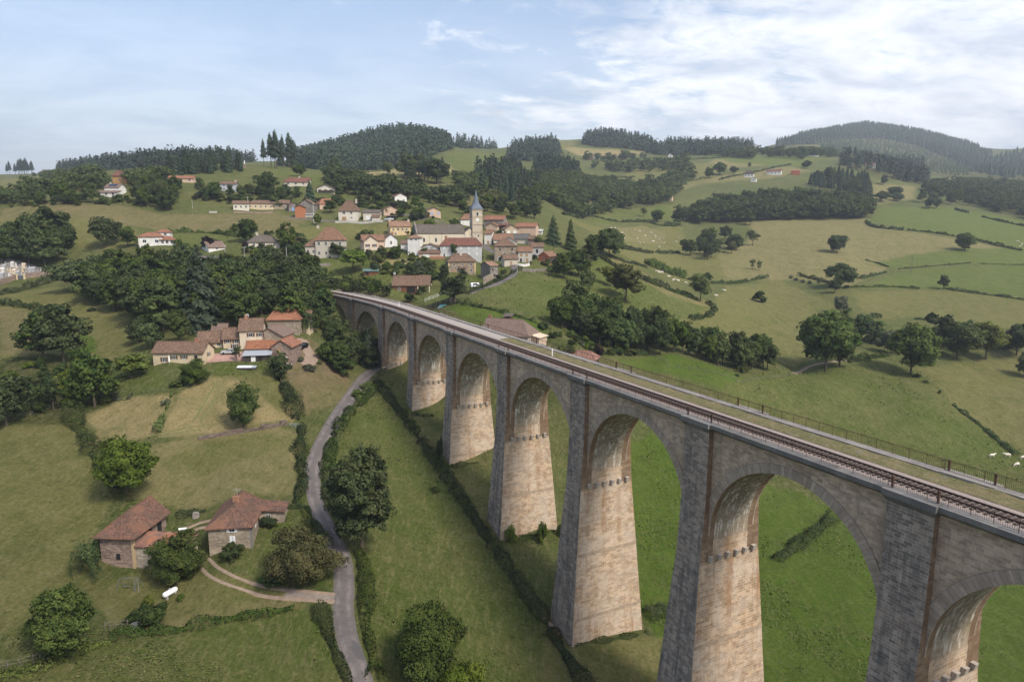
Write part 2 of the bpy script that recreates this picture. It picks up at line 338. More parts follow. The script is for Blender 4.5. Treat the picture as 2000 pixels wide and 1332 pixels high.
# field polygons (photo pixels round each field, carried onto the terrain), colour class
GRASS, LUSH, DRY, STRAW, DIRT, WOODF, OLIVE, BROWN = (0.088, 0.120, 0.026), (0.082, 0.138, 0.018), (0.240, 0.205, 0.102), (0.37, 0.29, 0.155), (0.230, 0.160, 0.112), (0.042, 0.052, 0.018), (0.165, 0.160, 0.060), (0.200, 0.158, 0.088)
FRESH = (0.120, 0.152, 0.042)
FIELDS = [
 # valley floor and meadows by the viaduct
 (LUSH, [(1150,1000),(1260,840),(1340,880),(1700,1010),(2100,1100),(2300,1400),(1300,1400),(1260,1200)]),
 (GRASS, [(560,1332),(700,1332),(760,1400),(1150,1400),(1010,1130),(880,930),(760,740),(690,800),(640,900),(720,1060),(720,1250)]),
 (OLIVE, [(1040,1332),(1320,1400),(1320,1250),(1120,1260),(960,1050),(1100,1040),(870,910),(960,900),(800,810),(740,735),(900,960),(1060,1210)]),
 (LUSH, [(1200,700),(1280,690),(1440,730),(1480,750),(1400,760)]),
 (GRASS, [(1400,760),(1560,720),(1700,690),(1800,740),(1920,830),(2100,930),(2100,1000),(1700,900)]),
 (OLIVE, [(1790,720),(2000,690),(2100,700),(2100,930),(1960,860),(1860,790)]),
 # hillside behind the viaduct, right half
 (GRASS, [(900,590),(1015,525),(1160,490),(1300,560),(1390,600),(1360,640),(1100,640)]),
 (LUSH, [(870,605),(920,592),(1070,640),(1060,660),(940,660)]),
 (DRY, [(1160,492),(1200,500),(1290,550),(1390,592),(1380,600),(1300,575),(1230,535)]),
 (OLIVE, [(1390,600),(1420,560),(1520,545),(1620,590),(1640,640),(1560,720),(1500,700),(1300,640)]),
 (OLIVE, [(1100,420),(1330,440),(1350,480),(1400,500),(1500,540),(1390,550),(1320,545),(1160,490),(1150,450)]),
 (DRY, [(1450,430),(1700,428),(1700,445),(1880,470),(1990,488),(1740,520),(1650,560),(1560,545),(1420,545),(1400,500),(1480,460)]),
 (DRY, [(1190,445),(1250,440),(1300,455),(1290,475),(1220,470)]),
 (FRESH, [(1700,432),(1720,405),(1850,405),(2100,445),(2100,495),(1990,485),(1860,458),(1760,446)]),
 (FRESH, [(1700,515),(1780,498),(2100,482),(2100,520),(1900,514),(1760,526)]),
 (FRESH, [(1670,560),(1760,530),(1900,518),(2100,520),(2100,590),(1930,572),(1850,562),(1760,565)]),
 (OLIVE, [(1660,570),(1760,568),(1850,566),(2100,592),(2100,650),(1920,636),(1790,620),(1700,625)]),
 (DRY, [(1700,400),(1690,360),(1790,365),(1780,390),(1740,395)]),
 (GRASS, [(1090,425),(1190,400),(1340,405),(1320,435),(1220,428)]),
 (DRY, [(1400,310),(1440,300),(1560,312),(1540,320),(1420,330),(1280,385),(1270,400),(1340,360)]),
 (FRESH, [(1340,300),(1400,297),(1460,305),(1600,308),(1700,318),(1560,325),(1430,318)]),
 (OLIVE, [(1140,360),(1240,330),(1400,320),(1400,345),(1280,385),(1180,372)]),
 (STRAW, [(1090,284),(1170,292),(1270,298),(1230,306),(1130,304)]),
 (DRY, [(1400,345),(1540,325),(1590,335),(1500,350),(1350,360),(1280,385)]),
 (WOODF, [(1510,292),(1560,270),(1640,254),(1690,249),(1740,252),(1800,262),(1880,282),(1940,306),(2080,298),(2080,350),(1890,350),(1800,340),(1700,316),(1640,304),(1580,290)]),
 (WOODF, [(570,328),(600,302),(680,282),(740,268),(800,266),(878,268),(884,294),(840,308),(780,330),(700,335)]), (WOODF, [(110,332),(200,320),(300,314),(500,302),(500,314),(300,330),(120,340)]),
 (WOODF, [(1320,432),(1345,420),(1400,405),(1500,398),(1690,402),(1700,425),(1600,431),(1450,435)]), (WOODF, [(1010,345),(1100,345),(1250,362),(1330,372),(1310,400),(1200,410),(1100,412),(1010,398),(960,385)]), (WOODF, [(1640,322),(1800,322),(1812,360),(1740,352),(1700,345)]),
 (WOODF, [(1880,392),(1950,417),(2080,442),(2080,368),(1900,358),(1810,365)]), (WOODF, [(1136,282),(1200,268),(1265,277),(1280,298),(1170,288)]), (WOODF, [(990,308),(1010,292),(1080,282),(1095,302),(1030,316)]),
 # left bank
 (OLIVE, [(0,830),(130,800),(180,880),(230,960),(190,1050),(140,1150),(0,1260),(-100,1200),(-100,850)]),
 (GRASS, [(0,1340),(150,1275),(400,1225),(600,1180),(640,1220),(700,1400),(-100,1400)]),
 (OLIVE, [(150,1130),(280,1112),(400,1120),(560,1150),(600,1180),(400,1225),(210,1230)]),
 (DRY, [(300,1215),(420,1180),(560,1165),(610,1180),(480,1200),(380,1225)]),
 (GRASS, [(410,1090),(500,1085),(540,1000),(620,1010),(650,1100),(640,1150),(540,1150)]),
 (DRY, [(250,980),(300,870),(400,850),(580,840),(580,960),(420,985),(340,992)]),
 (OLIVE, [(320,900),(420,862),(560,850),(570,880),(480,900),(400,930)]),
 (STRAW, [(165,810),(250,775),(335,770),(300,850),(250,862),(190,870)]),
 (STRAW, [(340,775),(420,735),(520,740),(560,790),(570,826),(420,850),(310,852)]),
 (OLIVE, [(430,735),(540,725),(570,790),(540,810),(500,760)]),
 (GRASS, [(420,700),(540,710),(545,728),(430,735)]),
 (GRASS, [(230,730),(300,708),(330,740),(325,768),(240,762)]),
 (DIRT, [(560,700),(620,690),(650,720),(690,745),(680,775),(590,800),(565,730)]),
 (BROWN, [(600,760),(680,750),(675,780),(600,815),(580,800)]),
 (DIRT, [(585,660),(620,670),(640,710),(570,720),(560,700),(575,690)]),
 (DIRT, [(395,692),(500,688),(500,704),(400,706)]),
 (OLIVE, [(0,575),(100,560),(190,600),(260,620),(260,690),(150,720),(0,700)]),
 (LUSH, [(120,655),(170,645),(190,690),(130,700)]),
 (BROWN, [(0,600),(70,610),(60,690),(0,690)]),
 (WOODF, [(0,700),(100,690),(220,720),(240,780),(130,830),(0,830)]),
 (WOODF, [(110,560),(200,500),(420,500),(600,520),(650,590),(640,650),(560,635),(300,640),(220,610)]),
 (BROWN, [(0,410),(110,395),(260,405),(330,420),(470,420),(520,440),(440,452),(330,452),(250,440),(130,425),(0,430)]),
 (OLIVE, [(0,430),(130,425),(250,440),(290,470),(200,490),(120,470),(0,470)]),
 (BROWN, [(330,452),(400,430),(540,415),(600,430),(560,455),(470,458)]),
 (OLIVE, [(540,455),(640,435),(750,440),(760,460),(680,470),(600,475)]),
 (GRASS, [(330,458),(430,455),(470,470),(420,488),(360,480)]),
 (GRASS, [(530,335),(620,335),(650,360),(640,375),(600,350),(540,345)]),
 (STRAW, [(700,338),(780,325),(860,318),(940,325),(920,335),(840,340),(740,350)]),
 (OLIVE, [(720,350),(780,340),(850,352),(850,375),(800,385),(740,370)]),
 (BROWN, [(850,355),(900,370),(960,405),(900,410),(860,385)]),
 (GRASS, [(860,345),(900,352),(990,400),(960,405)]),
 (GRASS, [(600,505),(700,500),(860,505),(1000,520),(860,590),(760,580),(650,560),(600,530)]),
 (STRAW, [(730,512),(800,506),(800,522),(740,526)]),
 (GRASS, [(870,300),(1000,295),(990,320),(900,345),(870,320)]),
 (OLIVE, [(980,292),(1060,268),(1130,266),(1120,285),(1040,300)]),
 (OLIVE, [(1500,300),(1560,285),(1610,285),(1600,300),(1530,305)]),
 (GRASS, [(1640,300),(1700,285),(1800,300),(1790,330),(1650,320)]),
 (DIRT, [(0,540),(0,505),(90,528),(60,540)]),
 (OLIVE, [(0,350),(150,342),(150,375),(0,385)]),
]
def carry(poly):
    out = []
    for p in poly:
        g = G(*p); out.append((math.atan2(g[0], g[1]), math.log(math.hypot(g[0], g[1]))))
    return np.array(out)
def inside(poly, x, y):
    c = np.zeros(x.shape, bool); n = len(poly)
    for i in range(n):
        x0, y0 = poly[i]; x1, y1 = poly[(i + 1) % n]
        if y0 == y1: continue
        c ^= ((y0 > y) != (y1 > y)) & (x < (x1 - x0) * (y - y0) / (y1 - y0) + x0)
    return c
gC = np.zeros(gA.shape + (4,), np.float32); gC[..., :3] = (0.085, 0.105, 0.035); gC[..., 3] = 1
gV = np.ones(gA.shape, np.float32); gC[(gD > 900)] = (0.07, 0.095, 0.032, 1)
_qa = gA + vnoise(gX, gY, 7, 31) * 3.0 / gD; _ql = gL + vnoise(gX, gY, 6, 37) * 3.0 / gD
for c, p in FIELDS:
    q = carry(p); a0, a1 = q[:, 0].min(), q[:, 0].max(); l0, l1 = q[:, 1].min(), q[:, 1].max()
    ia = np.nonzero((AZ >= a0 - .02) & (AZ <= a1 + .02))[0]; il = np.nonzero((LD >= l0 - .05) & (LD <= l1 + .05))[0]
    if len(ia) == 0 or len(il) == 0: continue
    s = np.ix_(ia, il); m = inside(q, _qa[s], _ql[s])
    sub = gC[s]; sub[m, :3] = c; gC[s] = sub; sv = gV[s]; sv[m] = .40 if c in (LUSH, FRESH) else 1.0; gV[s] = sv
# soften field edges
for _ in range(2):
    k = gC[:NF].copy(); k[1:-1, 1:-1] = (gC[:NF][:-2, 1:-1] + gC[:NF][2:, 1:-1] + gC[:NF][1:-1, :-2] + gC[:NF][1:-1, 2:] + 2 * gC[:NF][1:-1, 1:-1]) / 6; gC[:NF] = k
NA, NL = gA.shape
V = np.stack([gX, gY, gZ + CZ], -1).reshape(-1, 3)
ii, jj = np.meshgrid(np.arange(NA), np.arange(NL - 1), indexing='ij'); i2 = (ii + 1) % NA
Fq = np.stack([ii * NL + jj, ii * NL + jj + 1, i2 * NL + jj + 1, i2 * NL + jj], -1).reshape(-1, 4)[:, ::-1]
V = np.vstack([V, [[0, 0, CZ - 75]]])
fan = np.stack([np.full(NA, len(V) - 1), np.arange(NA) * NL, ((np.arange(NA) + 1) % NA) * NL, ((np.arange(NA) + 1) % NA) * NL], -1)
me = np_mesh('ground', V, Fq, [], smooth=True)
bmf = bpy.data.meshes.new('x')
at = me.color_attributes.new('albedo', 'FLOAT_COLOR', 'POINT')
at.data.foreach_set('color', np.vstack([gC.reshape(-1, 4), [[.085, .105, .035, 1]]]).astype(np.float32).ravel())
av = me.attributes.new('patchy', 'FLOAT', 'POINT'); av.data.foreach_set('value', np.append(gV.ravel(), 1).astype(np.float32))
m, t, b = mat_base('grassland', 0.95); b.inputs['Specular IOR Level'].default_value = 0.05
a = t.nodes.new('ShaderNodeVertexColor'); a.layer_name = 'albedo'; p = pos(t)
c = a.outputs[0]
vn = t.nodes.new('ShaderNodeAttribute'); vn.attribute_name = 'patchy'; pv = vn.outputs['Fac']
f = rampf(t, noise(t, p, 0.03, 8, 0.66, 0.8), 0.38, 0.62)           # broad patches, some drier
c = mixc(t, M(t, 'MULTIPLY', M(t, 'MULTIPLY', f, pv), 0.46), c, (0.185, 0.165, 0.078))
f = rampf(t, noise(t, scaled(t, p, (1, 0.5, 1)), 0.16, 9, 0.72, 1.2), 0.40, 0.62)
c = mixc(t, M(t, 'MULTIPLY', f, 0.50), c, (0.058, 0.088, 0.016))
f = rampf(t, noise(t, scaled(t, p, (0.6, 1, 1)), 0.55, 8, 0.75, 1.0), 0.50, 0.66)
c = mixc(t, M(t, 'MULTIPLY', M(t, 'MULTIPLY', f, pv), 0.46), c, (0.225, 0.195, 0.105))
f = rampf(t, noise(t, p, 1.6, 8, 0.8), 0.32, 0.68)
f6 = rampf(t, noise(t, scaled(t, p, (1.5, 0.28, 1)), 0.9, 7, 0.7, 0.6), 0.50, 0.64)
c = mixc(t, M(t, 'MULTIPLY', M(t, 'MULTIPLY', f6, pv), 0.34), c, (0.30, 0.255, 0.14))
f5 = rampf(t, noise(t, p, 0.75, 3, 0.6), 0.62, 0.70)
c = mixc(t, M(t, 'MULTIPLY', M(t, 'MULTIPLY', f5, pv), 0.55), c, (0.040, 0.062, 0.014))
c = mixc(t, 0.85, c, mixc(t, f, (0.48, 0.52, 0.42), (1.35, 1.30, 1.2)), 'MULTIPLY')
t.links.new(c, b.inputs['Base Color'])
bump(t, b, noise(t, p, 0.9, 9, 0.8), 1.0, 0.9)
me.materials.append(m)
ground = tag(link('ground', me), kind='structure')

# ------------------------------------------------------------------ strips laid on the terrain
def spline(pts, step):
    pts = [np.array(p, float) for p in pts]; P = [2 * pts[0] - pts[1]] + pts + [2 * pts[-1] - pts[-2]]; out = []
    for i in range(1, len(P) - 2):
        n = max(2, int(np.linalg.norm(P[i + 1] - P[i]) / step))
        for k in range(n):
            u = k / n; out.append(0.5 * ((2 * P[i]) + (-P[i - 1] + P[i + 1]) * u + (2 * P[i - 1] - 5 * P[i] + 4 * P[i + 1] - P[i + 2]) * u * u + (-P[i - 1] + 3 * P[i] - 3 * P[i + 1] + P[i + 2]) * u ** 3))
    out.append(P[-2]); return out
def strip(name, px, width, mat, lift=0.07, off=0.0, step=1.5, kind='structure', cross=4, label=None, cat=None):
    c = spline([G(*p)[:2] for p in px], step); n = len(c); vs = []; uv = []
    wv = width if callable(width) else (lambda u: width); L = 0
    for i in range(n):
        tn = c[min(n - 1, i + 1)] - c[max(0, i - 1)]; tn = tn / (np.linalg.norm(tn) + 1e-9); nn = np.array([tn[1], -tn[0]])
        if i: L += np.linalg.norm(c[i] - c[i - 1])
        wd = wv(i / (n - 1))
        for k in range(cross + 1):
            s = (k / cross - .5) * wd + off; q = c[i] + nn * s; e = lift - (0.25 if k in (0, cross) else 0)
            if k in (0, cross): q = c[i] + nn * (s + (0.15 if k else -0.15))
            vs.append((q[0], q[1], zg(*q) + e)); uv.append((L, s))
    # keep the cross-section level-ish: never below its own terrain
    fs = [(i * (cross + 1) + k, i * (cross + 1) + k + 1, (i + 1) * (cross + 1) + k + 1, (i + 1) * (cross + 1) + k) for i in range(n - 1) for k in range(cross)]
    me = np_mesh(name, vs, np.array(fs), mat, uv=[uv[j] for f in fs for j in f], smooth=True)
    return tag(link(name, me), label, cat, kind=kind)
def asphalt():
    m, t, b = mat_base('asphalt', 0.9); p = pos(t); u = uvn(t)
    sx = t.nodes.new('ShaderNodeSeparateXYZ'); t.links.new(u, sx.inputs[0])
    r1 = rampf(t, M(t, 'ABSOLUTE', M(t, 'SUBTRACT', M(t, 'ABSOLUTE', sx.outputs[1]), 0.85)), 0.15, 0.5)   # worn wheel tracks
    c = mixc(t, r1, (0.175, 0.152, 0.143), (0.125, 0.110, 0.105))
    c = mixc(t, rampf(t, noise(t, p, 0.35, 7, 0.75), 0.42, 0.62), c, (0.098, 0.088, 0.086)); c = mixc(t, rampf(t, noise(t, p, 0.18, 3, 0.5), 0.60, 0.63), c, (0.085, 0.08, 0.08)); c = mixc(t, 0.5, c, mixc(t, rampf(t, noise(t, p, 3.0, 5, 0.8), .3, .7), (.7, .7, .7), (1.15, 1.12, 1.1)), 'MULTIPLY')
    ed = rampf(t, M(t, 'ADD', M(t, 'ABSOLUTE', sx.outputs[1]), noise(t, p, 0.8, 4)), 2.05, 2.25)
    c = mixc(t, ed, c, (0.10, 0.095, 0.05))
    t.links.new(c, b.inputs['Base Color']); bump(t, b, noise(t, p, 6, 5), 0.3, 0.05); return m
ASPH = asphalt()
strip('road', [(742,716),(728,726),(712,738),(690,768),(660,810),(632,860),(612,910),(612,955),(625,1000),(648,1048),(668,1090),(672,1140),(670,1190),(680,1250),(700,1310),(716,1360),(735,1430)], lambda u: 4.3 + (0.5 if u > .75 else 0), ASPH, 0.12)
strip('road', [(992,505),(998,514),(1006,524),(1002,537),(985,547),(962,557),(935,565),(915,574)], 4.2, ASPH, 0.16)
strip('road', [(1005,522),(996,508),(975,497),(958,490),(950,484),(950,476)], 4.5, ASPH, 0.18)
strip('road', [(560,425),(620,430),(660,433),(700,434),(745,432),(770,424),(800,420),(815,428),(870,436)], 3.2, ASPH, 0.18)
strip('road', [(380,500),(450,503),(520,506),(590,508)], 3.4, ASPH, 0.2)
def dirt(name, c1, c2):
    m, t, b = mat_base(name, 0.95); p = pos(t)
    c = mixc(t, rampf(t, noise(t, p, 0.9, 7, 0.7), 0.35, 0.65), c1, c2); t.links.new(c, b.inputs['Base Color']); bump(t, b, noise(t, p, 4, 5), 0.5, 0.1); return m
TRK = dirt('track_earth', (0.20, 0.145, 0.105), (0.28, 0.21, 0.16)); YARD = dirt('yard_earth', (0.22, 0.155, 0.115), (0.28, 0.21, 0.16))
GRAV = dirt('grey_gravel', (0.22, 0.205, 0.195), (0.30, 0.28, 0.265)); PINK = dirt('pink_gravel', (0.32, 0.19, 0.155), (0.38, 0.24, 0.20))
for s in (-0.85, 0.85): strip('farm_track', [(398,1098),(420,1118),(455,1135),(500,1150),(560,1160),(620,1165),(655,1168)], lambda u: 0.6 + 0.7 * u * u, TRK, 0.09, s)
strip('farm_track', [(556,1160),(600,1163),(640,1167),(664,1172)], lambda u: 2.4 + 1.6 * u, dirt('drive_earth', (.17, .135, .11), (.24, .20, .175)), 0.06)
for s in (-0.7, 0.7): strip('farm_track', [(352,1042),(370,1034),(390,1026),(410,1022)], 0.8, TRK, 0.09, s)
strip('yard', [(590,662),(598,680),(610,700),(590,712)], lambda u: 5 + 2 * u, YARD, 0.06)
strip('yard', [(400,700),(440,697),(490,694)], 9.0, PINK, 0.10)
strip('path', [(1545,728),(1580,716),(1625,707),(1668,703)], 2.2, YARD, 0.10)
RUT = dirt('grass_rut', (.11, .115, .04), (.15, .145, .06))
for o_ in (-.9, .9): strip('wheel_track', [(432,742),(420,765),(402,795),(384,826)], .5, RUT, .07, o_)
for o_ in (-.9, .9): strip('wheel_track', [(310,850),(335,846),(365,838),(395,836)], .6, RUT, .07, o_)
strip('cattle_path', [(1466,474),(1500,482),(1550,489)], 1.2, RUT, .1); strip('cattle_path', [(1420,572),(1450,580),(1475,590)], 1.0, RUT, .1); strip('cattle_path', [(1500,610),(1530,635),(1560,655)], 1.2, RUT, .1); strip('cattle_path', [(1100,1240),(1075,1220),(1062,1205)], 1.6, YARD, .07)
# ------------------------------------------------------------------ the viaduct: s along its axis (0 near the middle of the view, growing away), n to the right, z relative to the camera
VO = np.array([-1.409, 142.421]); VD = np.array([-0.4545009, 0.8907463]); VN = np.array([0.8907463, 0.4545009])
S0, RAD = 78.0, 330.0
def vx(s, n, z):
    if s <= S0: p = VO + VD * s + VN * n
    else:
        th = (s - S0) / RAD; c = VO + VD * S0 - VN * RAD       # bends to the left
        p = c + (VN * math.cos(th) + VD * math.sin(th)) * (RAD + n)
    return (p[0], p[1], z + CZ)
DZ = -26.04; PITCHV = 30.35; S2 = -58.4                        # cornice level, pier spacing, centre of the pier at photo (1358, 820)
centres = {k: S2 + PITCHV * k for k in range(-4, 8)}
W0, W1 = 1.1, 9.4                                            # spandrel faces
HOLE = 12.75; CROWN = -29.45; SPR = CROWN - HOLE                # arch radius, crown, springing
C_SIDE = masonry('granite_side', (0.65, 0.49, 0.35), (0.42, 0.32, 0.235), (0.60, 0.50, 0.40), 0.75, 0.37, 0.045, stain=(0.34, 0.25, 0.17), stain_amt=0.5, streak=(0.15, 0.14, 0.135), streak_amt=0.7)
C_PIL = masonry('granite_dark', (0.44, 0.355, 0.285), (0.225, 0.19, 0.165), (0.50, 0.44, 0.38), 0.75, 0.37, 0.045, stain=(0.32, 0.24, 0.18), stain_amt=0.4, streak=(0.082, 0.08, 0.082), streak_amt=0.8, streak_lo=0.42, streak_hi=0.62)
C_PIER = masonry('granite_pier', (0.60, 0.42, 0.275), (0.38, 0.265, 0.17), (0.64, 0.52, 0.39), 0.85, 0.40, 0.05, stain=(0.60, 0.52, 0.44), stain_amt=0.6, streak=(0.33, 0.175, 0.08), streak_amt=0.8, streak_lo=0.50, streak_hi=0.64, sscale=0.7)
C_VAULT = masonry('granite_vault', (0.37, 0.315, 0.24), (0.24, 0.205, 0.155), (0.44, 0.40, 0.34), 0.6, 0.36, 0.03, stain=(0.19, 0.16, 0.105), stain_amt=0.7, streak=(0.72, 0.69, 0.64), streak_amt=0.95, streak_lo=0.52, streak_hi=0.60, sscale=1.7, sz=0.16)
C_RUST = masonry('granite_rusty', (0.33, 0.235, 0.15), (0.225, 0.155, 0.10), (0.34, 0.28, 0.22), 0.85, 0.38, 0.03, stain=(0.17, 0.10, 0.06), stain_amt=0.75, streak=(0.36, 0.20, 0.09), streak_amt=0.5)
def blend_vault():                       # vault stone grades to a paler tone towards the springing, broken up by noise
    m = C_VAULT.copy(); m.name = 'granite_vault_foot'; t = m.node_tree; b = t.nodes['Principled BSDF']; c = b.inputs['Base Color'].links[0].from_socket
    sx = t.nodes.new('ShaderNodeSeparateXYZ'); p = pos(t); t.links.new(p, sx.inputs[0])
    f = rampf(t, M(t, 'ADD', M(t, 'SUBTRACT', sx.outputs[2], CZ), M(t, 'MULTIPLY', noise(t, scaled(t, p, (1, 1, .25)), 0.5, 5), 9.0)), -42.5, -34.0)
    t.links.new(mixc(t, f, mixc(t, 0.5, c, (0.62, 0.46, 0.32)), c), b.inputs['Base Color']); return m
C_RING = masonry('granite_voussoir', (0.58, 0.47, 0.37), (0.42, 0.34, 0.27), (0.24, 0.21, 0.185), 0.42, 1.25, 0.03, stain=(0.25, 0.185, 0.14), stain_amt=0.45, streak=(0.15, 0.145, 0.145), streak_amt=0.4)
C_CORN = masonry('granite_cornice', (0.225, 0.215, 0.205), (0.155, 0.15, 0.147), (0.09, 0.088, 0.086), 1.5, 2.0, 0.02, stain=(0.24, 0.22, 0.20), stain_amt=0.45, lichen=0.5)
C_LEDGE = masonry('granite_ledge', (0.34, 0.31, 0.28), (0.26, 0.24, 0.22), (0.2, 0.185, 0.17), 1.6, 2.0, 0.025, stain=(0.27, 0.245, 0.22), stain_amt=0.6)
RUST = plain('rusty_iron', (0.105, 0.06, 0.045), 0.8, 0.2, 0.35, 2.0)
def ballast_mat():
    m, t, b = mat_base('ballast', 0.95); p = pos(t)
    c = mixc(t, rampf(t, noise(t, p, 7, 4, 0.8), 0.3, 0.7), (0.16, 0.125, 0.11), (0.40, 0.33, 0.295)); t.links.new(c, b.inputs['Base Color'])
    bump(t, b, noise(t, p, 8, 3), 0.8, 0.08); return m
BAL = ballast_mat()
def verge_mat():
    m, t, b = mat_base('dry_verge', 0.95); p = pos(t)
    c = mixc(t, rampf(t, noise(t, p, 0.35, 7, 0.7), 0.4, 0.62), (0.165, 0.135, 0.066), (0.105, 0.108, 0.038))
    c = mixc(t, rampf(t, noise(t, p, 2.2, 6, 0.75), 0.5, 0.68), c, (0.26, 0.205, 0.115)); c = mixc(t, rampf(t, noise(t, p, 0.9, 5, 0.7), 0.6, 0.66), c, (0.17, 0.16, 0.145))
    t.links.new(c, b.inputs['Base Color']); bump(t, b, noise(t, p, 5, 5), 1.0, 0.25); return m
VERGE = verge_mat()
via = thing('viaduct', 'long curving stone railway viaduct with tall tapering piers and round arches', 'viaduct', vx(centres[2], 5.2, -76))
VL = Vector(via.location); TV = Matrix.Translation(-VL)
class VM(MB):
    def __init__(s): super().__init__(TV)
    def q(s, pts, m=0, uv=None): s.face([vx(*p) for p in pts], m, uv)
def half_n(z):   # half width across, at height z below the springing
    return 5.5 + max(0, (-45.5 - z)) * 0.080
def half_s(z): return 2.42 + max(0, -45.5 - z) * 0.055
corbel_me = None
def slots(c, zb):
    return c
for k, c in centres.items():
    gx, gy, _ = vx(c, 5.2, 0); zb = min(zg(*vx(c + a, 5.2 + b_, 0)[:2]) for a in (-4, 4) for b_ in (-8, 8)) - CZ - 2.0
    zb = min(zb, -34)
    b = VM()
    # pilasters both sides (dark outer face, rusty returns), battered; below the springing they merge into the shaft
    zt = DZ - 0.9
    zs = [zt, -36, -42.4, -46] + [z for z in np.arange(-52, zb, -6)] + [zb]
    zs = [z for z in zs if z >= zb]; 
    if zs[-1] != zb: zs.append(zb)
    for z1, z0 in zip(zs[:-1], zs[1:]):
        for side in (-1, 1):
            def on(z): return 5.25 + side * (4.98 if z > -36 else 4.98 + (-36 - z) * 0.054 if z > -45.5 else half_n(z))
            o1, o0 = on(z1), on(z0); h1, h0 = half_s(z1), half_s(z0)
            wi = W0 + 0.02 if side < 0 else W1 - 0.02
            P = [(c - h1, o1, z1), (c + h1, o1, z1), (c + h0, o0, z0), (c - h0, o0, z0)]
            uv = [(-h1, z1), (h1, z1), (h0, z0), (-h0, z0)]
            b.q(P if side > 0 else P[::-1], 0, uv if side > 0 else uv[::-1])
            if z1 > -46:
                for e in (-1, 1):
                    Q = [(c + e * h1, o1, z1), (c + e * h1, wi, z1), (c + e * h0, wi, z0), (c + e * h0, o0, z0)]
                    b.q(Q if e * side > 0 else Q[::-1], 2, [(p[1], p[2]) for p in (Q if e * side > 0 else Q[::-1])])
        if z1 <= -42.4:   # shaft faces looking along the line
            for e in (-1, 1):
                a1 = 5.15 - 5.0 if z1 > -46 else 0; 
                l1, r1 = 5.25 - half_n(z1), 5.25 + half_n(z1); l0, r0 = 5.25 - half_n(z0), 5.25 + half_n(z0)
                if z1 > -46: l1, r1, l0, r0 = W0 + 0.9, W1 - 0.9, W0 + 0.9, W1 - 0.9
                hh1, hh0 = half_s(z1) , half_s(z0)
                Q = [(c + e * hh1, l1, z1), (c + e * hh1, r1, z1), (c + e * hh0, r0, z0), (c + e * hh0, l0, z0)]
                b.q(Q[::-1] if e > 0 else Q, 1, [(p[1], p[2]) for p in (Q[::-1] if e > 0 else Q)])
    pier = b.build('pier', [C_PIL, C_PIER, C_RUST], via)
    # a course of flush grey stones round the shaft and the stone corbels left from the building of the arches
    for zc in (-58.5, -70.5):
        if zc < zb + 2.5: continue
        d = VM(); h = half_s(zc) + 0.02; nn = half_n(zc) + 0.02
        lo = [(c - h, 5.25 - nn, zc), (c + h, 5.25 - nn, zc), (c + h, 5.25 + nn, zc), (c - h, 5.25 + nn, zc)]
        hi = [(p[0], p[1], zc + 0.6) for p in lo]
        for i in (1, 3):
            j = (i + 1) % 4; d.q([lo[i], lo[j], hi[j], hi[i]][::-1], 0)
        d.build('string_course', [plain('course_stone', (0.37, 0.285, 0.21), 0.9, 0, 0.25, 1.2)], pier)
    if zb < -47:
        for e in (-1, 1):
            for i in range(6):
                n0 = 1.1 + i * 1.63; d = VM(); h = half_s(-45.4)
                s0, s1 = (c - h - 0.62, c - h + .1) if e < 0 else (c + h - .1, c + h + 0.62)
                d.hexa([vx(s0 + (.22 if e < 0 else 0), n0, -46.05), vx(s1 - (.22 if e > 0 else 0), n0, -46.05), vx(s1 - (.22 if e > 0 else 0), n0 + .62, -46.05), vx(s0 + (.22 if e < 0 else 0), n0 + .62, -46.05)][::-1],
                       [vx(s0, n0, -45.2), vx(s1, n0, -45.2), vx(s1, n0 + .62, -45.2), vx(s0, n0 + .62, -45.2)][::-1])
                d.build('corbel', [plain('corbel_stone', (0.40, 0.355, 0.31), 0.9, 0, 0.2, 2.0)], pier)
NSEG = 28; VFOOT = blend_vault()
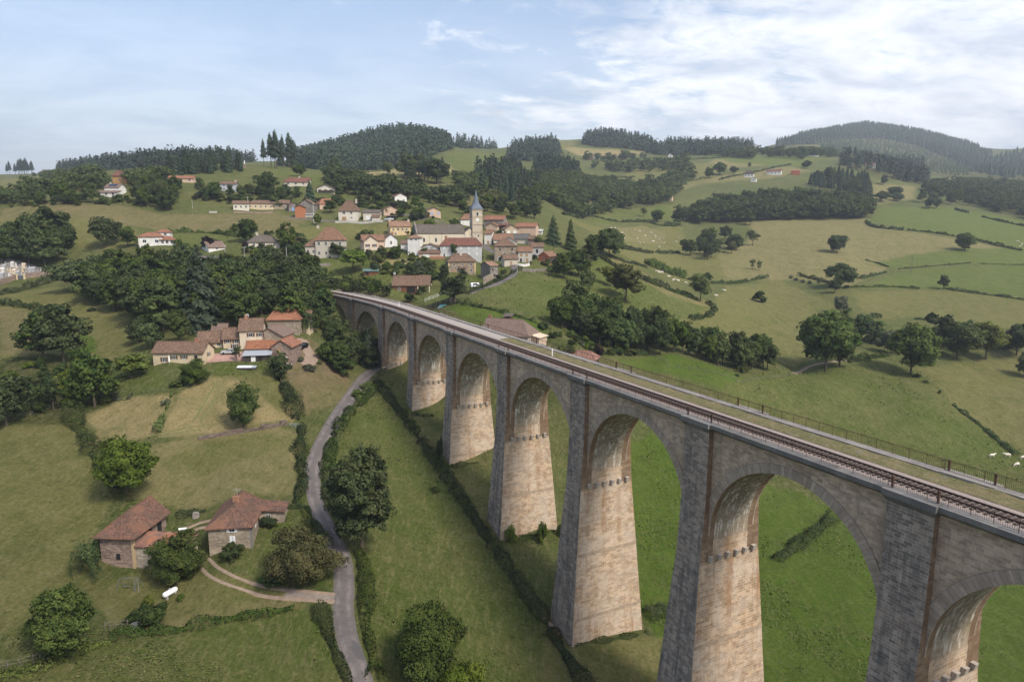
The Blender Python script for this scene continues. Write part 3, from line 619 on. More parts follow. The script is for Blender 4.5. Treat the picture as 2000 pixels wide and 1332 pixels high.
for k in list(centres)[:-1]:
    c0, c1 = centres[k], centres[k + 1]; mid = (c0 + c1) / 2; b = VM()
    arc = [(mid + HOLE * math.cos(math.pi * (1 - i / NSEG)), SPR + HOLE * math.sin(math.pi * i / NSEG)) for i in range(NSEG + 1)]
    # legs below the springing follow the piers
    legL = (c0 + half_s(-45.5), -46.0); legR = (c1 - half_s(-45.5), -46.0)
    path = [legL] + arc + [legR]
    L = 0
    for i in range(len(path) - 1):
        (s0, z0), (s1, z1) = path[i], path[i + 1]; dl = math.hypot(s1 - s0, z1 - z0)
        for (na, nb, mm) in ((W0 + .01, W0 + 1.0, 2), (W0 + 1.0, W1 - 1.0, 0), (W1 - 1.0, W1 - .01, 2)):
            b.q([(s0, na, z0), (s0, nb, z0), (s1, nb, z1), (s1, na, z1)][::-1], mm, [(na, L), (nb, L), (nb, L + dl), (na, L + dl)][::-1])
        L += dl
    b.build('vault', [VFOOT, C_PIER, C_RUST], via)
    for side, nf in ((-1, W0), (1, W1)):
        b = VM(); ring = VM(); RT = 1.25
        top = DZ - 0.9
        pr = [legL] + arc + [legR]
        # spandrel: columns from the arch line up to the cornice
        cols = [(c0, None)] + [(s, z) for s, z in pr] + [(c1, None)]
        for i in range(len(pr) - 1):
            (s0, z0), (s1, z1) = pr[i], pr[i + 1]
            P = [(s0, nf, z0), (s1, nf, z1), (s1, nf, top), (s0, nf, top)]
            if abs(s1 - s0) > 1e-4: b.q(P if side < 0 else P[::-1], 0, [(p[0], p[2]) for p in (P if side < 0 else P[::-1])])
        for (sa, sb) in ((c0 + 1, pr[0][0]), (pr[-1][0], c1 - 1)):
            P = [(sa, nf, -46), (sb, nf, -46), (sb, nf, top), (sa, nf, top)]
            b.q(P if side < 0 else P[::-1], 0, [(p[0], p[2]) for p in (P if side < 0 else P[::-1])])
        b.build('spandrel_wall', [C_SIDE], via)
        # voussoir ring standing a little proud
        nf2 = nf + side * 0.14; L = 0
        for i in range(NSEG):
            a0, a1 = math.pi * (1 - i / NSEG), math.pi * (1 - (i + 1) / NSEG)
            pts = [(mid + r * math.cos(a), SPR + r * math.sin(a)) for a, r in ((a0, HOLE - .02), (a1, HOLE - .02), (a1, HOLE + RT), (a0, HOLE + RT))]
            P = [(s, nf2, z) for s, z in pts]; dl = HOLE * math.pi / NSEG; u = [(L, 0), (L + dl, 0), (L + dl, RT), (L, RT)]
            ring.q(P if side < 0 else P[::-1], 0, u if side < 0 else u[::-1])
            for j in (0, 2):
                (sa, za), (sb, zb_) = pts[j], pts[j + 1]; Q = [(sa, nf2, za), (sa, nf - side * .1, za), (sb, nf - side * .1, zb_), (sb, nf2, zb_)]
                ring.q(Q if (side < 0) else Q[::-1], 0)
            L += dl
        ring.build('arch_ring', [C_RING], via)
# cornice, deck, ledges, as continuous sweeps
SS = list(np.arange(centres[-4] - 10, centres[7] + 26, 2.5))
def sweep(name, prof, mat, ss=SS, parent=via, closed=False):
    b = VM()
    for a, c in zip(ss[:-1], ss[1:]):
        for i in range(len(prof) - (0 if closed else 1)):
            (n0, z0), (n1, z1) = prof[i], prof[(i + 1) % len(prof)]; 
            b.q([(a, n0, z0), (a, n1, z1), (c, n1, z1), (c, n0, z0)][::-1], 0, [(a, 0), (a, abs(n1 - n0) + abs(z1 - z0)), (c, abs(n1 - n0) + abs(z1 - z0)), (c, 0)][::-1])
    return b.build(name, mat if isinstance(mat, list) else [mat], parent)
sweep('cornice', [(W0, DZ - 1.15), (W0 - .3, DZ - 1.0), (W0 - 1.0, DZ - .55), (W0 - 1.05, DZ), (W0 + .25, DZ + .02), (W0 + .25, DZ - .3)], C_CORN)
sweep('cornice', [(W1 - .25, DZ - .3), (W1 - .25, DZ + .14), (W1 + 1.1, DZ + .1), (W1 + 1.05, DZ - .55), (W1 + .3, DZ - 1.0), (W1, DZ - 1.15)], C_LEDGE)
for k, c in centres.items():                                        # the cornice steps out round each pilaster
    for side in (-1, 1):
        b = VM(); n0, n1 = (W0 - 1.4, W0 + .2) if side < 0 else (W1 - .2, W1 + 1.45)
        def rect(h, dn, z): 
            l = [(c - h, n0 - (dn if side < 0 else 0), z), (c - h, n1 + (dn if side > 0 else 0), z), (c + h, n1 + (dn if side > 0 else 0), z), (c + h, n0 - (dn if side < 0 else 0), z)]
            return [vx(*p) for p in l][::-1]
        b.hexa(rect(2.45, -.42, DZ - 1.2), rect(2.75, 0, DZ - .6)); b.hexa(rect(2.75, 0.0, DZ - .597), rect(2.8, 0.02, DZ + (.045 if side < 0 else .2)))
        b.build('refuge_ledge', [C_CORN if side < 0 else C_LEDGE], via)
sA = [s for s in SS if s <= 16] ; sB = [SS[len(sA) - 1]] + [s for s in SS if s > 16]
sweep('ballast_bed', [(W0 + .2, DZ - .12), (1.6, DZ + .02), (5.0, DZ + .02), (6.2, DZ - .12)], BAL)
sweep('gravel_walk', [(6.1, DZ - .14), (W1 - .2, DZ - .1)], plain('deck_gravel', (0.33, 0.29, 0.26), 0.95, 0, 0.25, 5.0), sB)
vb = VM(); rng = np.random.default_rng(4); nl = 7                      # rough dry grass strip
for a, c in zip(sA[:-1], sA[1:]):
    sub = np.linspace(a, c, 4)
    for u, v in zip(sub[:-1], sub[1:]):
        for i in range(nl):
            n0, n1 = 5.95 + i * 3.65 / nl, 5.95 + (i + 1) * 3.65 / nl
            h = lambda s, n: DZ - .05 + 0.35 * max(0, vnoise(np.array(s), np.array(n), .9, 3) + .15) * (1 if 6.2 < n < 9.4 else 0.1)
            vb.q([(u, n0, h(u, n0)), (u, n1, h(u, n1)), (v, n1, h(v, n1)), (v, n0, h(v, n0))][::-1])
vb.build('grass_verge', [VERGE], via)
# railings
def railing(n, z, name, top, ss0, ss1):
    b = VM(); tops = list(np.arange(ss0, ss1, 2.0)) + [ss1]
    P = lambda s, dz: Vector(vx(s, n, z + dz))
    for a, c in zip(tops[:-1], tops[1:]):
        for dz, r in ((top, .03), (top - .14, .018), (.12, .02)): b.bar(P(a, dz), P(c, dz), r)
        b.bar(P(a, 0), P(a, top + .06), .028)
    s = ss0
    while s < ss1:
        b.bar(P(s, .12), P(s, top), .015, n=3); s += .19 if s < -20 else .34 if s < 60 else .7
    r = b.build(name, [RUST], via)
    return r
rn = railing(W0 - .4, DZ + .02, 'railing', 1.1, -118, centres[7] + 20); rf = railing(W1 + .75, DZ + .12, 'railing', 1.25, -118, centres[7] + 20)
for k, c in centres.items():
    if k < -1: continue
    for n, z, par in ((W0 - .4, DZ + .02, rn), (W1 + .75, DZ + .12, rf)):
        for e in (-2.3, 2.3):
            b = VM(); b.hexa([vx(c + e - .08, n - .08, z), vx(c + e - .08, n + .08, z), vx(c + e + .08, n + .08, z), vx(c + e + .08, n - .08, z)][::-1],
                             [vx(c + e - .1, n - .1, z + 1.3), vx(c + e - .1, n + .1, z + 1.3), vx(c + e + .1, n + .1, z + 1.3), vx(c + e + .1, n - .1, z + 1.3)][::-1])
            b.build('railing_post', [RUST], par)
# the track, a thing lying on the viaduct
trk = thing('railway_track', 'single rusty railway track on a ballast bed along the viaduct deck', 'railway track', vx(-30, 3.2, DZ))
TRV = Matrix.Translation(-Vector(trk.location))
def tsweep(name, prof, mat, ss):
    b = MB(TRV)
    for a, c in zip(ss[:-1], ss[1:]):
        for i in range(len(prof)):
            (n0, z0), (n1, z1) = prof[i], prof[(i + 1) % len(prof)]
            b.face([vx(a, n0, z0), vx(a, n1, z1), vx(c, n1, z1), vx(c, n0, z0)][::-1])
    return b.build(name, [mat], trk)
RAILM = plain('rail_steel', (0.055, 0.032, 0.028), 0.6, 0.3, 0.3, 1.5)
for n in (2.5, 3.95): tsweep('rail', [(n - .075, DZ + .13), (n - .075, DZ + .31), (n + .075, DZ + .31), (n + .075, DZ + .13)], RAILM, SS)
sb = MB(TRV); s = -120.0; cnt = 0
slp = plain('sleeper_wood', (0.075, 0.06, 0.052), 0.9, 0, 0.3, 2.0)
while s < centres[7] + 20:
    for_one = [vx(s - .13, 1.95, DZ + .0), vx(s - .13, 4.5, DZ + .0), vx(s + .13, 4.5, DZ + .0), vx(s + .13, 1.95, DZ + .0)][::-1]
    hi = [(p[0], p[1], p[2] + .13) for p in for_one]; sb.hexa(for_one, hi); s += .62
o = sb.build('sleeper', [slp], trk); tag(o, kind='stuff')
# ------------------------------------------------------------------ buildings
def plaster(c, name=None):
    key = 'plaster_%d_%d_%d' % tuple(int(x * 100) for x in c)
    if key in MATS: return MATS[key]
    m, t, b = mat_base(key, 0.9); p = pos(t)
    f = rampf(t, noise(t, scaled(t, p, (1, 1, .35)), 0.7, 6, 0.65), 0.42, 0.72)
    k = mixc(t, M(t, 'MULTIPLY', f, 0.55), c, (c[0] * .68, c[1] * .66, c[2] * .64))
    f = rampf(t, noise(t, p, 3.5, 4, 0.7), 0.3, 0.7); k = mixc(t, 0.3, k, mixc(t, f, (.75, .75, .75), (1, 1, 1)), 'MULTIPLY')
    t.links.new(k, b.inputs['Base Color']); MATS[key] = m; return m
def rubble(name, c1, c2, mortar, bw=.62, rh=.3):
    if name in MATS: return MATS[name]
    return masonry(name, tuple(x * 1.12 for x in c1), tuple(x * .75 for x in c2), mortar, bw, rh, 0.045, stain=tuple(x * .62 for x in c1), stain_amt=.7, streak=tuple(x * .5 for x in c2), streak_amt=.35)
def tiles(name, c, var=.42, moss=(0.075, 0.075, 0.05), moss_amt=0.35, col=0.30, row=0.46, patch=None):
    if name in MATS: return MATS[name]
    m, t, b = mat_base(name, 0.85); u = uvn(t); p = pos(t)
    br = t.nodes.new('ShaderNodeTexBrick'); t.links.new(u, br.inputs[0]); br.offset = 0.0
    for k, v in (('Scale', 1), ('Brick Width', col), ('Row Height', row), ('Mortar Size', .02), ('Mortar Smooth', .6)): br.inputs[k].default_value = v
    br.inputs[1].default_value = rgb(tuple(x * (1 - var) for x in c)); br.inputs[2].default_value = rgb(tuple(x * (1 + var) for x in c)); br.inputs[3].default_value = rgb(tuple(x * .45 for x in c))
    k = br.outputs[0]
    f = rampf(t, noise(t, p, 0.6, 7, 0.7), 0.40, 0.64); k = mixc(t, M(t, 'MULTIPLY', f, moss_amt), k, moss)
    if patch: f = rampf(t, noise(t, p, 0.35, 4, 0.6), 0.52, 0.60); k = mixc(t, M(t, 'MULTIPLY', f, 0.7), k, patch)
    t.links.new(k, b.inputs['Base Color']); bump(t, b, br.outputs[1], 0.6, 0.06); MATS[name] = m; return m
T_BROWN = tiles('tile_brown', (.172, .105, .072), moss_amt=.25); T_GREY = tiles('tile_greybrown', (.128, .104, .090)); T_OLD = tiles('tile_old_red', (.155, .080, .055), patch=(.19, .094, .058), moss=(.088, .064, .050), moss_amt=.75)
T_ORANGE = tiles('tile_orange', (.275, .125, .078), moss_amt=.2); T_RED = tiles('tile_red', (.19, .080, .060), moss_amt=.25); T_TERRA = tiles('tile_terracotta', (.235, .125, .080), moss_amt=.35); T_SLATE = tiles('slate', (.15, .18, .23), .15, moss_amt=.1)
T_TAN = tiles('tile_tan', (.285, .165, .11), moss_amt=.4); T_PURP = tiles('tile_dull_brown', (.20, .135, .11), .2, moss_amt=.25); T_CANAL = tiles('tile_canal', (.255, .135, .10), .45, moss=(.14, .10, .085), moss_amt=.6, col=.42, row=2.2, patch=(.33, .14, .07))
CREAM, WHITE, BEIGE, GREYW, YELL, PINK_, ORAN = plaster((.60, .49, .34)), plaster((.74, .72, .69)), plaster((.52, .44, .34)), plaster((.43, .41, .385)), plaster((.66, .50, .29)), plaster((.58, .42, .315)), plaster((.58, .33, .14))
PALE, OFFW, BRICKO, GREYL = plaster((.60, .55, .46)), plaster((.68, .63, .54)), plaster((.42, .17, .085)), plaster((.52, .52, .52))
ST_BEIGE = rubble('rubble_beige', (.40, .32, .235), (.27, .215, .165), (.46, .40, .32)); ST_GREY = rubble('rubble_grey', (.30, .265, .235), (.20, .18, .165), (.36, .33, .30)); ST_PINK = rubble('rubble_pink', (.335, .235, .185), (.23, .165, .14), (.38, .30, .255))
WOODB = plain('brown_boards', (.16, .07, .04), .8, 0, .3); WOODD = plain('dark_boards', (.055, .045, .042), .85, 0, .3); METALR = plain('metal_sheet', (.45, .48, .52), .45, .4, .1)
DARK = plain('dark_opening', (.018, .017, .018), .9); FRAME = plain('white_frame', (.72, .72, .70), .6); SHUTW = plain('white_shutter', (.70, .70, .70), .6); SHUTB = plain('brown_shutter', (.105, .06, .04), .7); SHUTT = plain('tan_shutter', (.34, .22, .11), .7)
SHUTBL = plain('blue_shutter', (.22, .36, .62), .6); DOORB = plain('brown_door', (.17, .075, .035), .7); BRICKC = plain('chimney_brick', (.30, .16, .105), .85, 0, .3); RENDC = plain('chimney_render', (.50, .44, .36), .85, 0, .2)
gm, gt, gb = mat_base('window_glass', .12); gb.inputs['Base Color'].default_value = (.03, .035, .045, 1); gb.inputs['Specular IOR Level'].default_value = .6
GLASS = gm; MATS['window_glass'] = gm
SIDEROT = {'F': 0, 'R': math.pi / 2, 'B': math.pi, 'L': -math.pi / 2}
WCACHE = {}
def win_mesh(w, h, kind):
    key = (round(w, 2), round(h, 2), kind)
    if key in WCACHE: return WCACHE[key]
    b = MB(); fr = .07
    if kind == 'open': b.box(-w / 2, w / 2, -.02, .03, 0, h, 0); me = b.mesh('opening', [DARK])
    elif kind == 'door': b.box(-w / 2 - .08, w / 2 + .08, -.02, .0, 0, h + .08, 1); b.box(-w / 2, w / 2, -.05, -.02, 0, h, 0); me = b.mesh('door', [DOORB, FRAME])
    elif kind in ('garage', 'bluedoor', 'whitedoor', 'tandoor'): b.box(-w / 2, w / 2, -.05, .0, 0, h, 0); me = b.mesh('door', [{'garage': FRAME, 'bluedoor': SHUTBL, 'whitedoor': FRAME, 'tandoor': SHUTT}[kind]])
    elif kind == 'closed': b.box(-w / 2, w / 2, -.06, .0, 0, h, 0); b.box(-.02, .02, -.065, -.06, 0, h, 1); me = b.mesh('shutter', [SHUTW, DARK])
    elif kind == 'closedt': b.box(-w / 2, w / 2, -.06, .0, 0, h, 0); me = b.mesh('shutter', [SHUTT])
    else:
        if kind == 'arch':
            n = 8; A = [(-w / 2, 0)] + [(-w / 2 * math.cos(math.pi * i / n), h - w / 2 + w / 2 * math.sin(math.pi * i / n)) for i in range(n + 1)] + [(w / 2, 0)]
            b.face([(x, -.03, z) for x, z in A][::-1], 0)
            O = [(x * 1.22, z + (.12 if z > 0 else -.12)) for x, z in A]
            for i in range(len(A) - 1): b.face([(A[i][0], -.05, A[i][1]), (O[i][0], -.05, O[i][1]), (O[i + 1][0], -.05, O[i + 1][1]), (A[i + 1][0], -.05, A[i + 1][1])][::-1], 1)
        else:
            b.box(-w / 2, w / 2, -.015, .0, 0, h, 0)
            for x0, x1, z0, z1 in ((-w / 2 - fr, -w / 2, 0, h), (w / 2, w / 2 + fr, 0, h), (-w / 2 - fr, w / 2 + fr, h, h + fr), (-w / 2 - .12, w / 2 + .12, -.1, 0), (-.03, .03, 0, h)): b.box(x0, x1, -.05, .0, z0, z1, 1)
        me = b.mesh('window', [GLASS, FRAME])
    WCACHE[key] = me; return me
def put_window(root, side, dims, f, z, w, h, kind='win', shut=None):
    W, D = dims; L = W if side in 'FB' else D; off = (f - .5) * L
    loc = {'F': (off, -.012, z), 'R': (W / 2 + .012, D / 2 + off, z), 'B': (-off, D + .012, z), 'L': (-W / 2 - .012, D / 2 - off, z)}[side]
    nm = {'open': 'opening', 'door': 'door', 'garage': 'garage_door', 'bluedoor': 'door', 'whitedoor': 'door', 'tandoor': 'door', 'closed': 'shutter', 'closedt': 'shutter'}.get(kind, 'window')
    o = link(nm, win_mesh(w, h, kind), root, loc, SIDEROT[side])
    if shut is not None and kind == 'win':
        key = ('sh', round(w, 2), round(h, 2), shut.name)
        if key not in WCACHE:
            b = MB(); b.box(-w * .26, w * .26, -.07, -.01, -.02, h + .02); WCACHE[key] = b.mesh('shutter', [shut])
        for s in (-1, 1): link('shutter', WCACHE[key], o, (s * (w * .5 + w * .27 + .08), 0, 0))
    return o
def roof_mesh(W, D, h, rise, typ, mat, ins=(0, 0), over=.45, thick=.16, front_over=None):
    """returns the roof mesh and the apex helper; ridge along x ('gable','hip') or along y ('front'); 'shed' rises to the back"""
    b = MB(); sw = typ in ('front', 'fhip')
    a, d = (D, W) if sw else (W, D)            # a: length along the ridge, d: span
    fo = over if front_over is None else front_over
    def P(u, v, z):                             # u along the ridge 0..a, v across -d/2..d/2
        return (v, u, z) if sw else (u - a / 2, v + d / 2, z)
    def face(pts, m=0):
        uv = None; b.face(pts[::-1] if sw else pts, m)
    if typ == 'shed':
        s = rise / d; z0, z1 = h - over * s, h + rise + over * s
        T = [(-W / 2 - over, -over, z0), (W / 2 + over, -over, z0), (W / 2 + over, D + over, z1), (-W / 2 - over, D + over, z1)]
        b.hexa([(x, y, z - thick) for x, y, z in T], T); return b.mesh('roof', [mat])
    s = rise / (d / 2); ze = h - over * s; zr = h + rise
    i0, i1 = ins
    e0 = over if i0 == 0 else over; u0, u1 = -over, a + over
    r0, r1 = (i0 if i0 > 0 else -over), (a - i1 if i1 > 0 else a + over)
    for k in (0, 1):                            # top, then underside
        dz = 0 if k == 0 else -thick
        A, Bq, Cq, Dq = P(u0, -d / 2 - over, ze + dz), P(u1, -d / 2 - over, ze + dz), P(u1, d / 2 + over, ze + dz), P(u0, d / 2 + over, ze + dz)
        E, Fp = P(r0, 0, zr + dz), P(r1, 0, zr + dz)
        fl = [[A, Bq, Fp, E], [Cq, Dq, E, Fp]]
        if i0 > 0: fl.append([Dq, A, E])
        if i1 > 0: fl.append([Bq, Cq, Fp])
        for q in fl: face(q if k == 0 else q[::-1])
        if k == 0: top = (A, Bq, Cq, Dq, E, Fp)
        else: bot = (A, Bq, Cq, Dq, E, Fp)
    edges = [(0, 1), (2, 3)] + ([(3, 0)] if i0 > 0 else [(3, 4), (4, 0)]) + ([(1, 2)] if i1 > 0 else [(1, 5), (5, 2)])
    for i, j in edges: face([bot[i], bot[j], top[j], top[i]])
    # ridge and hip tiles
    if i0 > 0: b.bar(top[0], top[4], .09, 0, 5); b.bar(top[3], top[4], .09, 0, 5)
    if i1 > 0: b.bar(top[1], top[5], .09, 0, 5); b.bar(top[2], top[5], .09, 0, 5)
    b.bar(top[4], top[5], .13, 0, 5)
    return b.mesh('roof', [mat])
def wall_mesh(W, D, h, rise, typ, mat, ins=(0, 0), base=4.0, mat2=None, gaps=()):
    b = MB(); x0, x1 = -W / 2, W / 2
    b.box(x0, x1, 0, D, -base, h, 0, skip=('b', 't'))
    if typ == 'gable':
        if ins[0] == 0: b.face([(x0, D, h), (x0, 0, h), (x0, D / 2, h + rise)], 1 if mat2 else 0)
        if ins[1] == 0: b.face([(x1, 0, h), (x1, D, h), (x1, D / 2, h + rise)], 1 if mat2 else 0)
    elif typ in ('front', 'fhip'):
        if ins[0] == 0: b.face([(x0, 0, h), (x1, 0, h), (0, 0, h + rise)], 1 if mat2 else 0)
        if ins[1] == 0: b.face([(x1, D, h), (x0, D, h), (0, D, h + rise)], 1 if mat2 else 0)
    elif typ == 'shed':
        b.face([(x0, D, h), (x0, 0, h), (x0, D, h + rise)]); b.face([(x1, 0, h), (x1, D, h), (x1, D, h + rise)]); b.face([(x1, D, h), (x0, D, h), (x0, D, h + rise), (x1, D, h + rise)])
    return b.mesh('wall', [mat] + ([mat2] if mat2 else []))
def chimney(roof, x, y, z0, z1, mat=None, w=.55):
    b = MB(); b.box(x - w, x + w, y - .3, y + .3, z0, z1, 0); b.box(x - w - .08, x + w + .08, y - .38, y + .38, z1, z1 + .12, 0)
    for k in (-.25, .25): b.bar((x + k, y, z1 + .12), (x + k, y, z1 + .5), .12, 0, 6)
    return b.build('chimney', [mat or BRICKC], roof)
def H(label, x0, x1, py, ev, d, rise, wall, roof, rot=0, typ='gable', ins=(0, 0), floors=1, nw=2, side=None, chim=(), shut=None, ww=.95, wh=1.3, wins=(), name='house', cat='house', group=None, wrot=None, w=None, h=None, at=None, mat2=None, over=.45, base=4.0, dish=False):
    c = G((x0 + x1) / 2, py) if at is None else np.array(at, float); dep = depth(c - np.array([0, 0, 0]))
    az = math.atan2(c[0], c[1]); rz = R(wrot) if wrot is not None else R(rot) - az
    W = w or (x1 - x0) * dep / F / math.cos(R(rot)); h = h or ev * dep / F / .985
    t = thing(name, label, cat, c, rz, group)
    link('wall', wall_mesh(W, d, h, rise, typ, wall, ins, base, mat2), t)
    rf = link('roof', roof_mesh(W, d, h, rise, typ, roof, ins, over), t)
    for cc in chim:
        fx, fy, mt = (cc + (None,))[:3]; zr = h + rise * (1 - abs(fy - .5) * 2 if typ in ('gable', 'hip') else 1 - abs(fx - .5) * 2)
        chimney(rf, (fx - .5) * W, fy * d, zr - .6, h + rise + .7, mt)
    if dish:
        b = MB(); n = 8
        for i in range(n):
            a0, a1 = 2 * math.pi * i / n, 2 * math.pi * (i + 1) / n; b.face([(0, .1, 0), (.55 * math.cos(a0), -.08, .55 * math.sin(a0)), (.55 * math.cos(a1), -.08, .55 * math.sin(a1))]); b.face([(0, .1, 0), (.55 * math.cos(a1), -.08, .55 * math.sin(a1)), (.55 * math.cos(a0), -.08, .55 * math.sin(a0))])
        b.bar((0, .1, 0), (0, .2, -1.2), .05); b.build('satellite_dish', [FRAME], t, ((dish if isinstance(dish, float) else .4) * W, d / 2, h + rise + .9))
    fh = h / floors
    for f in range(floors):
        z = f * fh + fh * .5 - wh * .45 if floors > 1 else max(.5, h * .36)
        for i in range(nw): put_window(t, 'F', (W, d), (i + .5) / nw, z, ww, min(wh, fh * .62), 'win', shut)
        if side:
            for s_, n_ in side.items():
                for i in range(n_): put_window(t, s_, (W, d), (i + .5) / n_, z, ww, min(wh, fh * .62), 'win', shut)
    for wi in wins:
        sd_, f_, z_, w_, h_, k_ = wi; put_window(t, sd_, (W, d), f_, z_, w_, h_, k_, shut if k_ == 'win' else None)
    return t, W, h, dep
# --- the two stone buildings in the foreground
A0 = G(198, 1106); B0 = G(266, 1108)
t, W_, h_, _ = H('stone barn with a hipped red tile roof and ivy on its left corner', 198, 266, 1107, 64, 10.2, 2.6, ST_PINK, T_OLD, wrot=-4, typ='fhip', ins=(3.4, 0), floors=1, nw=0, w=6.2, h=6.35, name='barn', cat='barn', over=.75,
   wins=[('F', .52, 1.4, .75, 1.15, 'open'), ('R', .42, 3.0, 2.6, 2.2, 'open'), ('R', .78, 2.7, 1.3, 2.3, 'open')])
b = MB(); b.box(3.09, 3.12, -.02, .5, -2, 6.3); b.box(2.7, 3.12, -.03, 0, -2, 6.3); b.build('corner_stones', [plaster((.47, .35, .21))], t)
put_window(t, 'R', (6.2, 10.2), .78, 0.05, 1.3, 2.3, 'open')
c_ = G(303, 1110); c_[2] = B0[2] - .3
b_ = H('low stone lean-to with a corrugated tile roof against the barn', 266, 362, 1110, 44, 3.4, .9, rubble('rubble_pale', (.46, .39, .30), (.36, .30, .235), (.50, .45, .38)), T_CANAL, wrot=-4, typ='shed', nw=0, w=9.6, h=4.0, name='lean_to', cat='lean-to', at=(B0[0] + 4.9, B0[1] - .3, B0[2] + .2), over=.3,
   wins=[('F', .44, .0, .95, 1.9, 'open')])
_lt = [o for o in bpy.data.objects if o.get('label', '').startswith('low stone lean-to')][0]; _rf = [c for c in _lt.children if c.name.startswith('roof')][0]
b = MB(); x = -5.0
while x < 5.05:                              # rounded cover tiles running down the slope
    b.bar((x, -.32, 3.93), (x, 3.68, 4.99), .13, 0, 6, .11); x += .36
b.build('cover_tiles', [T_CANAL], _rf)
h2c = (at_z(452, 1081, 31.3)); h2c = np.array([h2c[0], h2c[1], 31.2])
t, W_, h_, _ = H('square stone house with white shutters, an old red tile roof and a brick chimney', 410, 494, 1084, 60, 10.6, 2.5, ST_BEIGE, T_OLD, wrot=8, typ='fhip', ins=(3.4, 0.01), nw=0, w=7.5, h=5.55, at=h2c, over=.5, chim=((.5, .52),), base=3,
   wins=[('F', .55, 2.1, .95, 1.45, 'closed'), ('F', .80, .75, .7, .3, 'open'), ('R', .3, 3.6, .8, 1.2, 'closed'), ('R', .55, 2.4, .9, 1.9, 'open')])
o = put_window(t, 'F', (7.5, 10.6), .55, 4.3, .85, 1.05, 'win', SHUTW)
b = MB(); b.box(3.7, 8.2, 6.9, 10.5, -3, 4.9, 0); b.build('wing_wall', [ST_BEIGE], t)
b = MB(); b.hexa([(2.9, 6.4, 5.35), (8.6, 6.4, 4.75), (8.6, 11.0, 4.95), (2.9, 11.0, 5.7)], [(2.9, 6.4, 5.55), (8.6, 6.4, 4.95), (8.6, 11.0, 5.15), (2.9, 11.0, 5.9)]); b.build('wing_roof', [T_OLD], t)
w2 = link('window', win_mesh(.8, 1.1, 'win'), t, (5.3, 6.88, 3.2))
b = MB(); b.box(3.69, 3.77, -.03, .4, -2, 5.3); b.box(3.4, 3.77, -.035, 0, -2, 5.3); b.build('corner_stones', [plaster((.20, .185, .175))], t)
b = MB(); b.bar((.2, 5.6, 8.2), (.2, 5.6, 10.4), .03); b.bar((-.6, 5.6, 10.2), (1.0, 5.6, 10.2), .025); b.bar((-.4, 5.6, 9.9), (.8, 5.6, 9.9), .02); b.bar((-.3, 5.3, 10.2), (-.3, 5.9, 10.2), .02); b.build('antenna', [METALR], t)
# --- the farm below the wood
SB = SHUTB
H('long low cream cottage with a brown tile roof and brick chimney below the farmhouse', 305, 392, 709, 22, 7.2, 2.3, CREAM, T_BROWN, rot=-27, nw=0, chim=((.78, .5),), shut=SB, wins=[('F', .22, .4, .9, 1.2, 'win'), ('F', .42, 1.1, .9, 1.0, 'win'), ('F', .62, 1.2, .9, 1.1, 'win'), ('F', .86, .2, .9, 2.0, 'open'), ('F', .62, -1.6, .9, 1.2, 'win'), ('R', .5, 1.3, .8, 1.1, 'win')])
H('farm outbuilding with a long brown roof over a dark open bay', 390, 436, 680, 13, 7, 2.6, CREAM, T_BROWN, rot=-8, nw=0, name='outbuilding', cat='outbuilding', wins=[('F', .3, .0, 3.0, 1.7, 'open'), ('F', .78, .7, .8, .8, 'win')])
H('cream farm wing with dark shutters between the open bay and the main farmhouse', 438, 471, 680, 20, 7, 2.6, CREAM, T_BROWN, rot=-8, nw=0, shut=SB, wins=[('F', .25, 1.6, .9, .9, 'win'), ('F', .72, 1.5, 1.0, 1.1, 'win'), ('F', .6, -.4, .9, 1.6, 'win')])
H('two-storey cream farmhouse with a white satellite dish on its roof', 471, 512, 681, 37, 9, 2.8, plaster((.62, .53, .41)), T_BROWN, rot=-8, nw=0, shut=SB, chim=((.25, .5),), dish=-.2, wins=[('F', .5, 3.6, 1.0, 1.1, 'win'), ('F', .92, 3.6, 1.0, 1.0, 'win'), ('F', .42, 1.2, .8, 1.2, 'win')])
H('square farm tower with a steep pyramid roof of striped red tiles', 510, 568, 668, 27, 8.4, 4.2, ST_BEIGE, tiles('tile_striped', (.24, .105, .062), .3, moss=(.29, .14, .08), moss_amt=.5, col=3.0, row=.7), rot=-14, ins=(3.0, 3.0), nw=0, name='tower_house', cat='house', base=6, wins=[('R', .5, 1.5, .8, 1.2, 'win')], at=np.array(G(540, 662)) + np.array([0, 7, 1.0]))
H('cream block with dark shutters behind the farm tower', 545, 582, 666, 26, 7, 2.2, CREAM, T_BROWN, rot=-14, nw=0, shut=SB, side={'R': 2}, floors=2, at=np.array(G(562, 660)) + np.array([0, 9, .5]), w=8.5)
H('stone gabled barn in the middle of the farm yard buildings', 488, 548, 682, 23, 9, 2.4, ST_BEIGE, T_PURP, rot=-22, typ='front', nw=0, name='barn', cat='barn', w=8.6, h=3.4, at=np.array(G(517, 690)) + np.array([0, 4, 1.2]))
H('low farm shed with a bright orange and red mixed tile roof', 483, 534, 694, 11, 6.5, 2.0, ST_PINK, tiles('tile_mixed', (.24, .105, .065), .4, moss=(.33, .135, .06), moss_amt=.7), rot=-10, typ='shed', nw=0, name='shed', cat='shed', h=2.2)
H('tin roofed wooden shed with firewood in front of the farm', 479, 526, 706, 10, 4, .7, WOODD, METALR, rot=-10, typ='shed', nw=0, name='shed', cat='shed', h=2.0, over=.5, wins=[('F', .35, 0, 1.2, 1.5, 'whitedoor'), ('F', .62, 0, 1.0, 1.4, 'open')])
H('small stone barn with a new bright orange roof beside the farm lane', 532, 569, 703, 27, 8, 1.9, ST_PINK, T_ORANGE, rot=-22, typ='front', nw=0, name='barn', cat='barn', wins=[('F', .38, 0.2, .8, 3.2, 'closedt')])
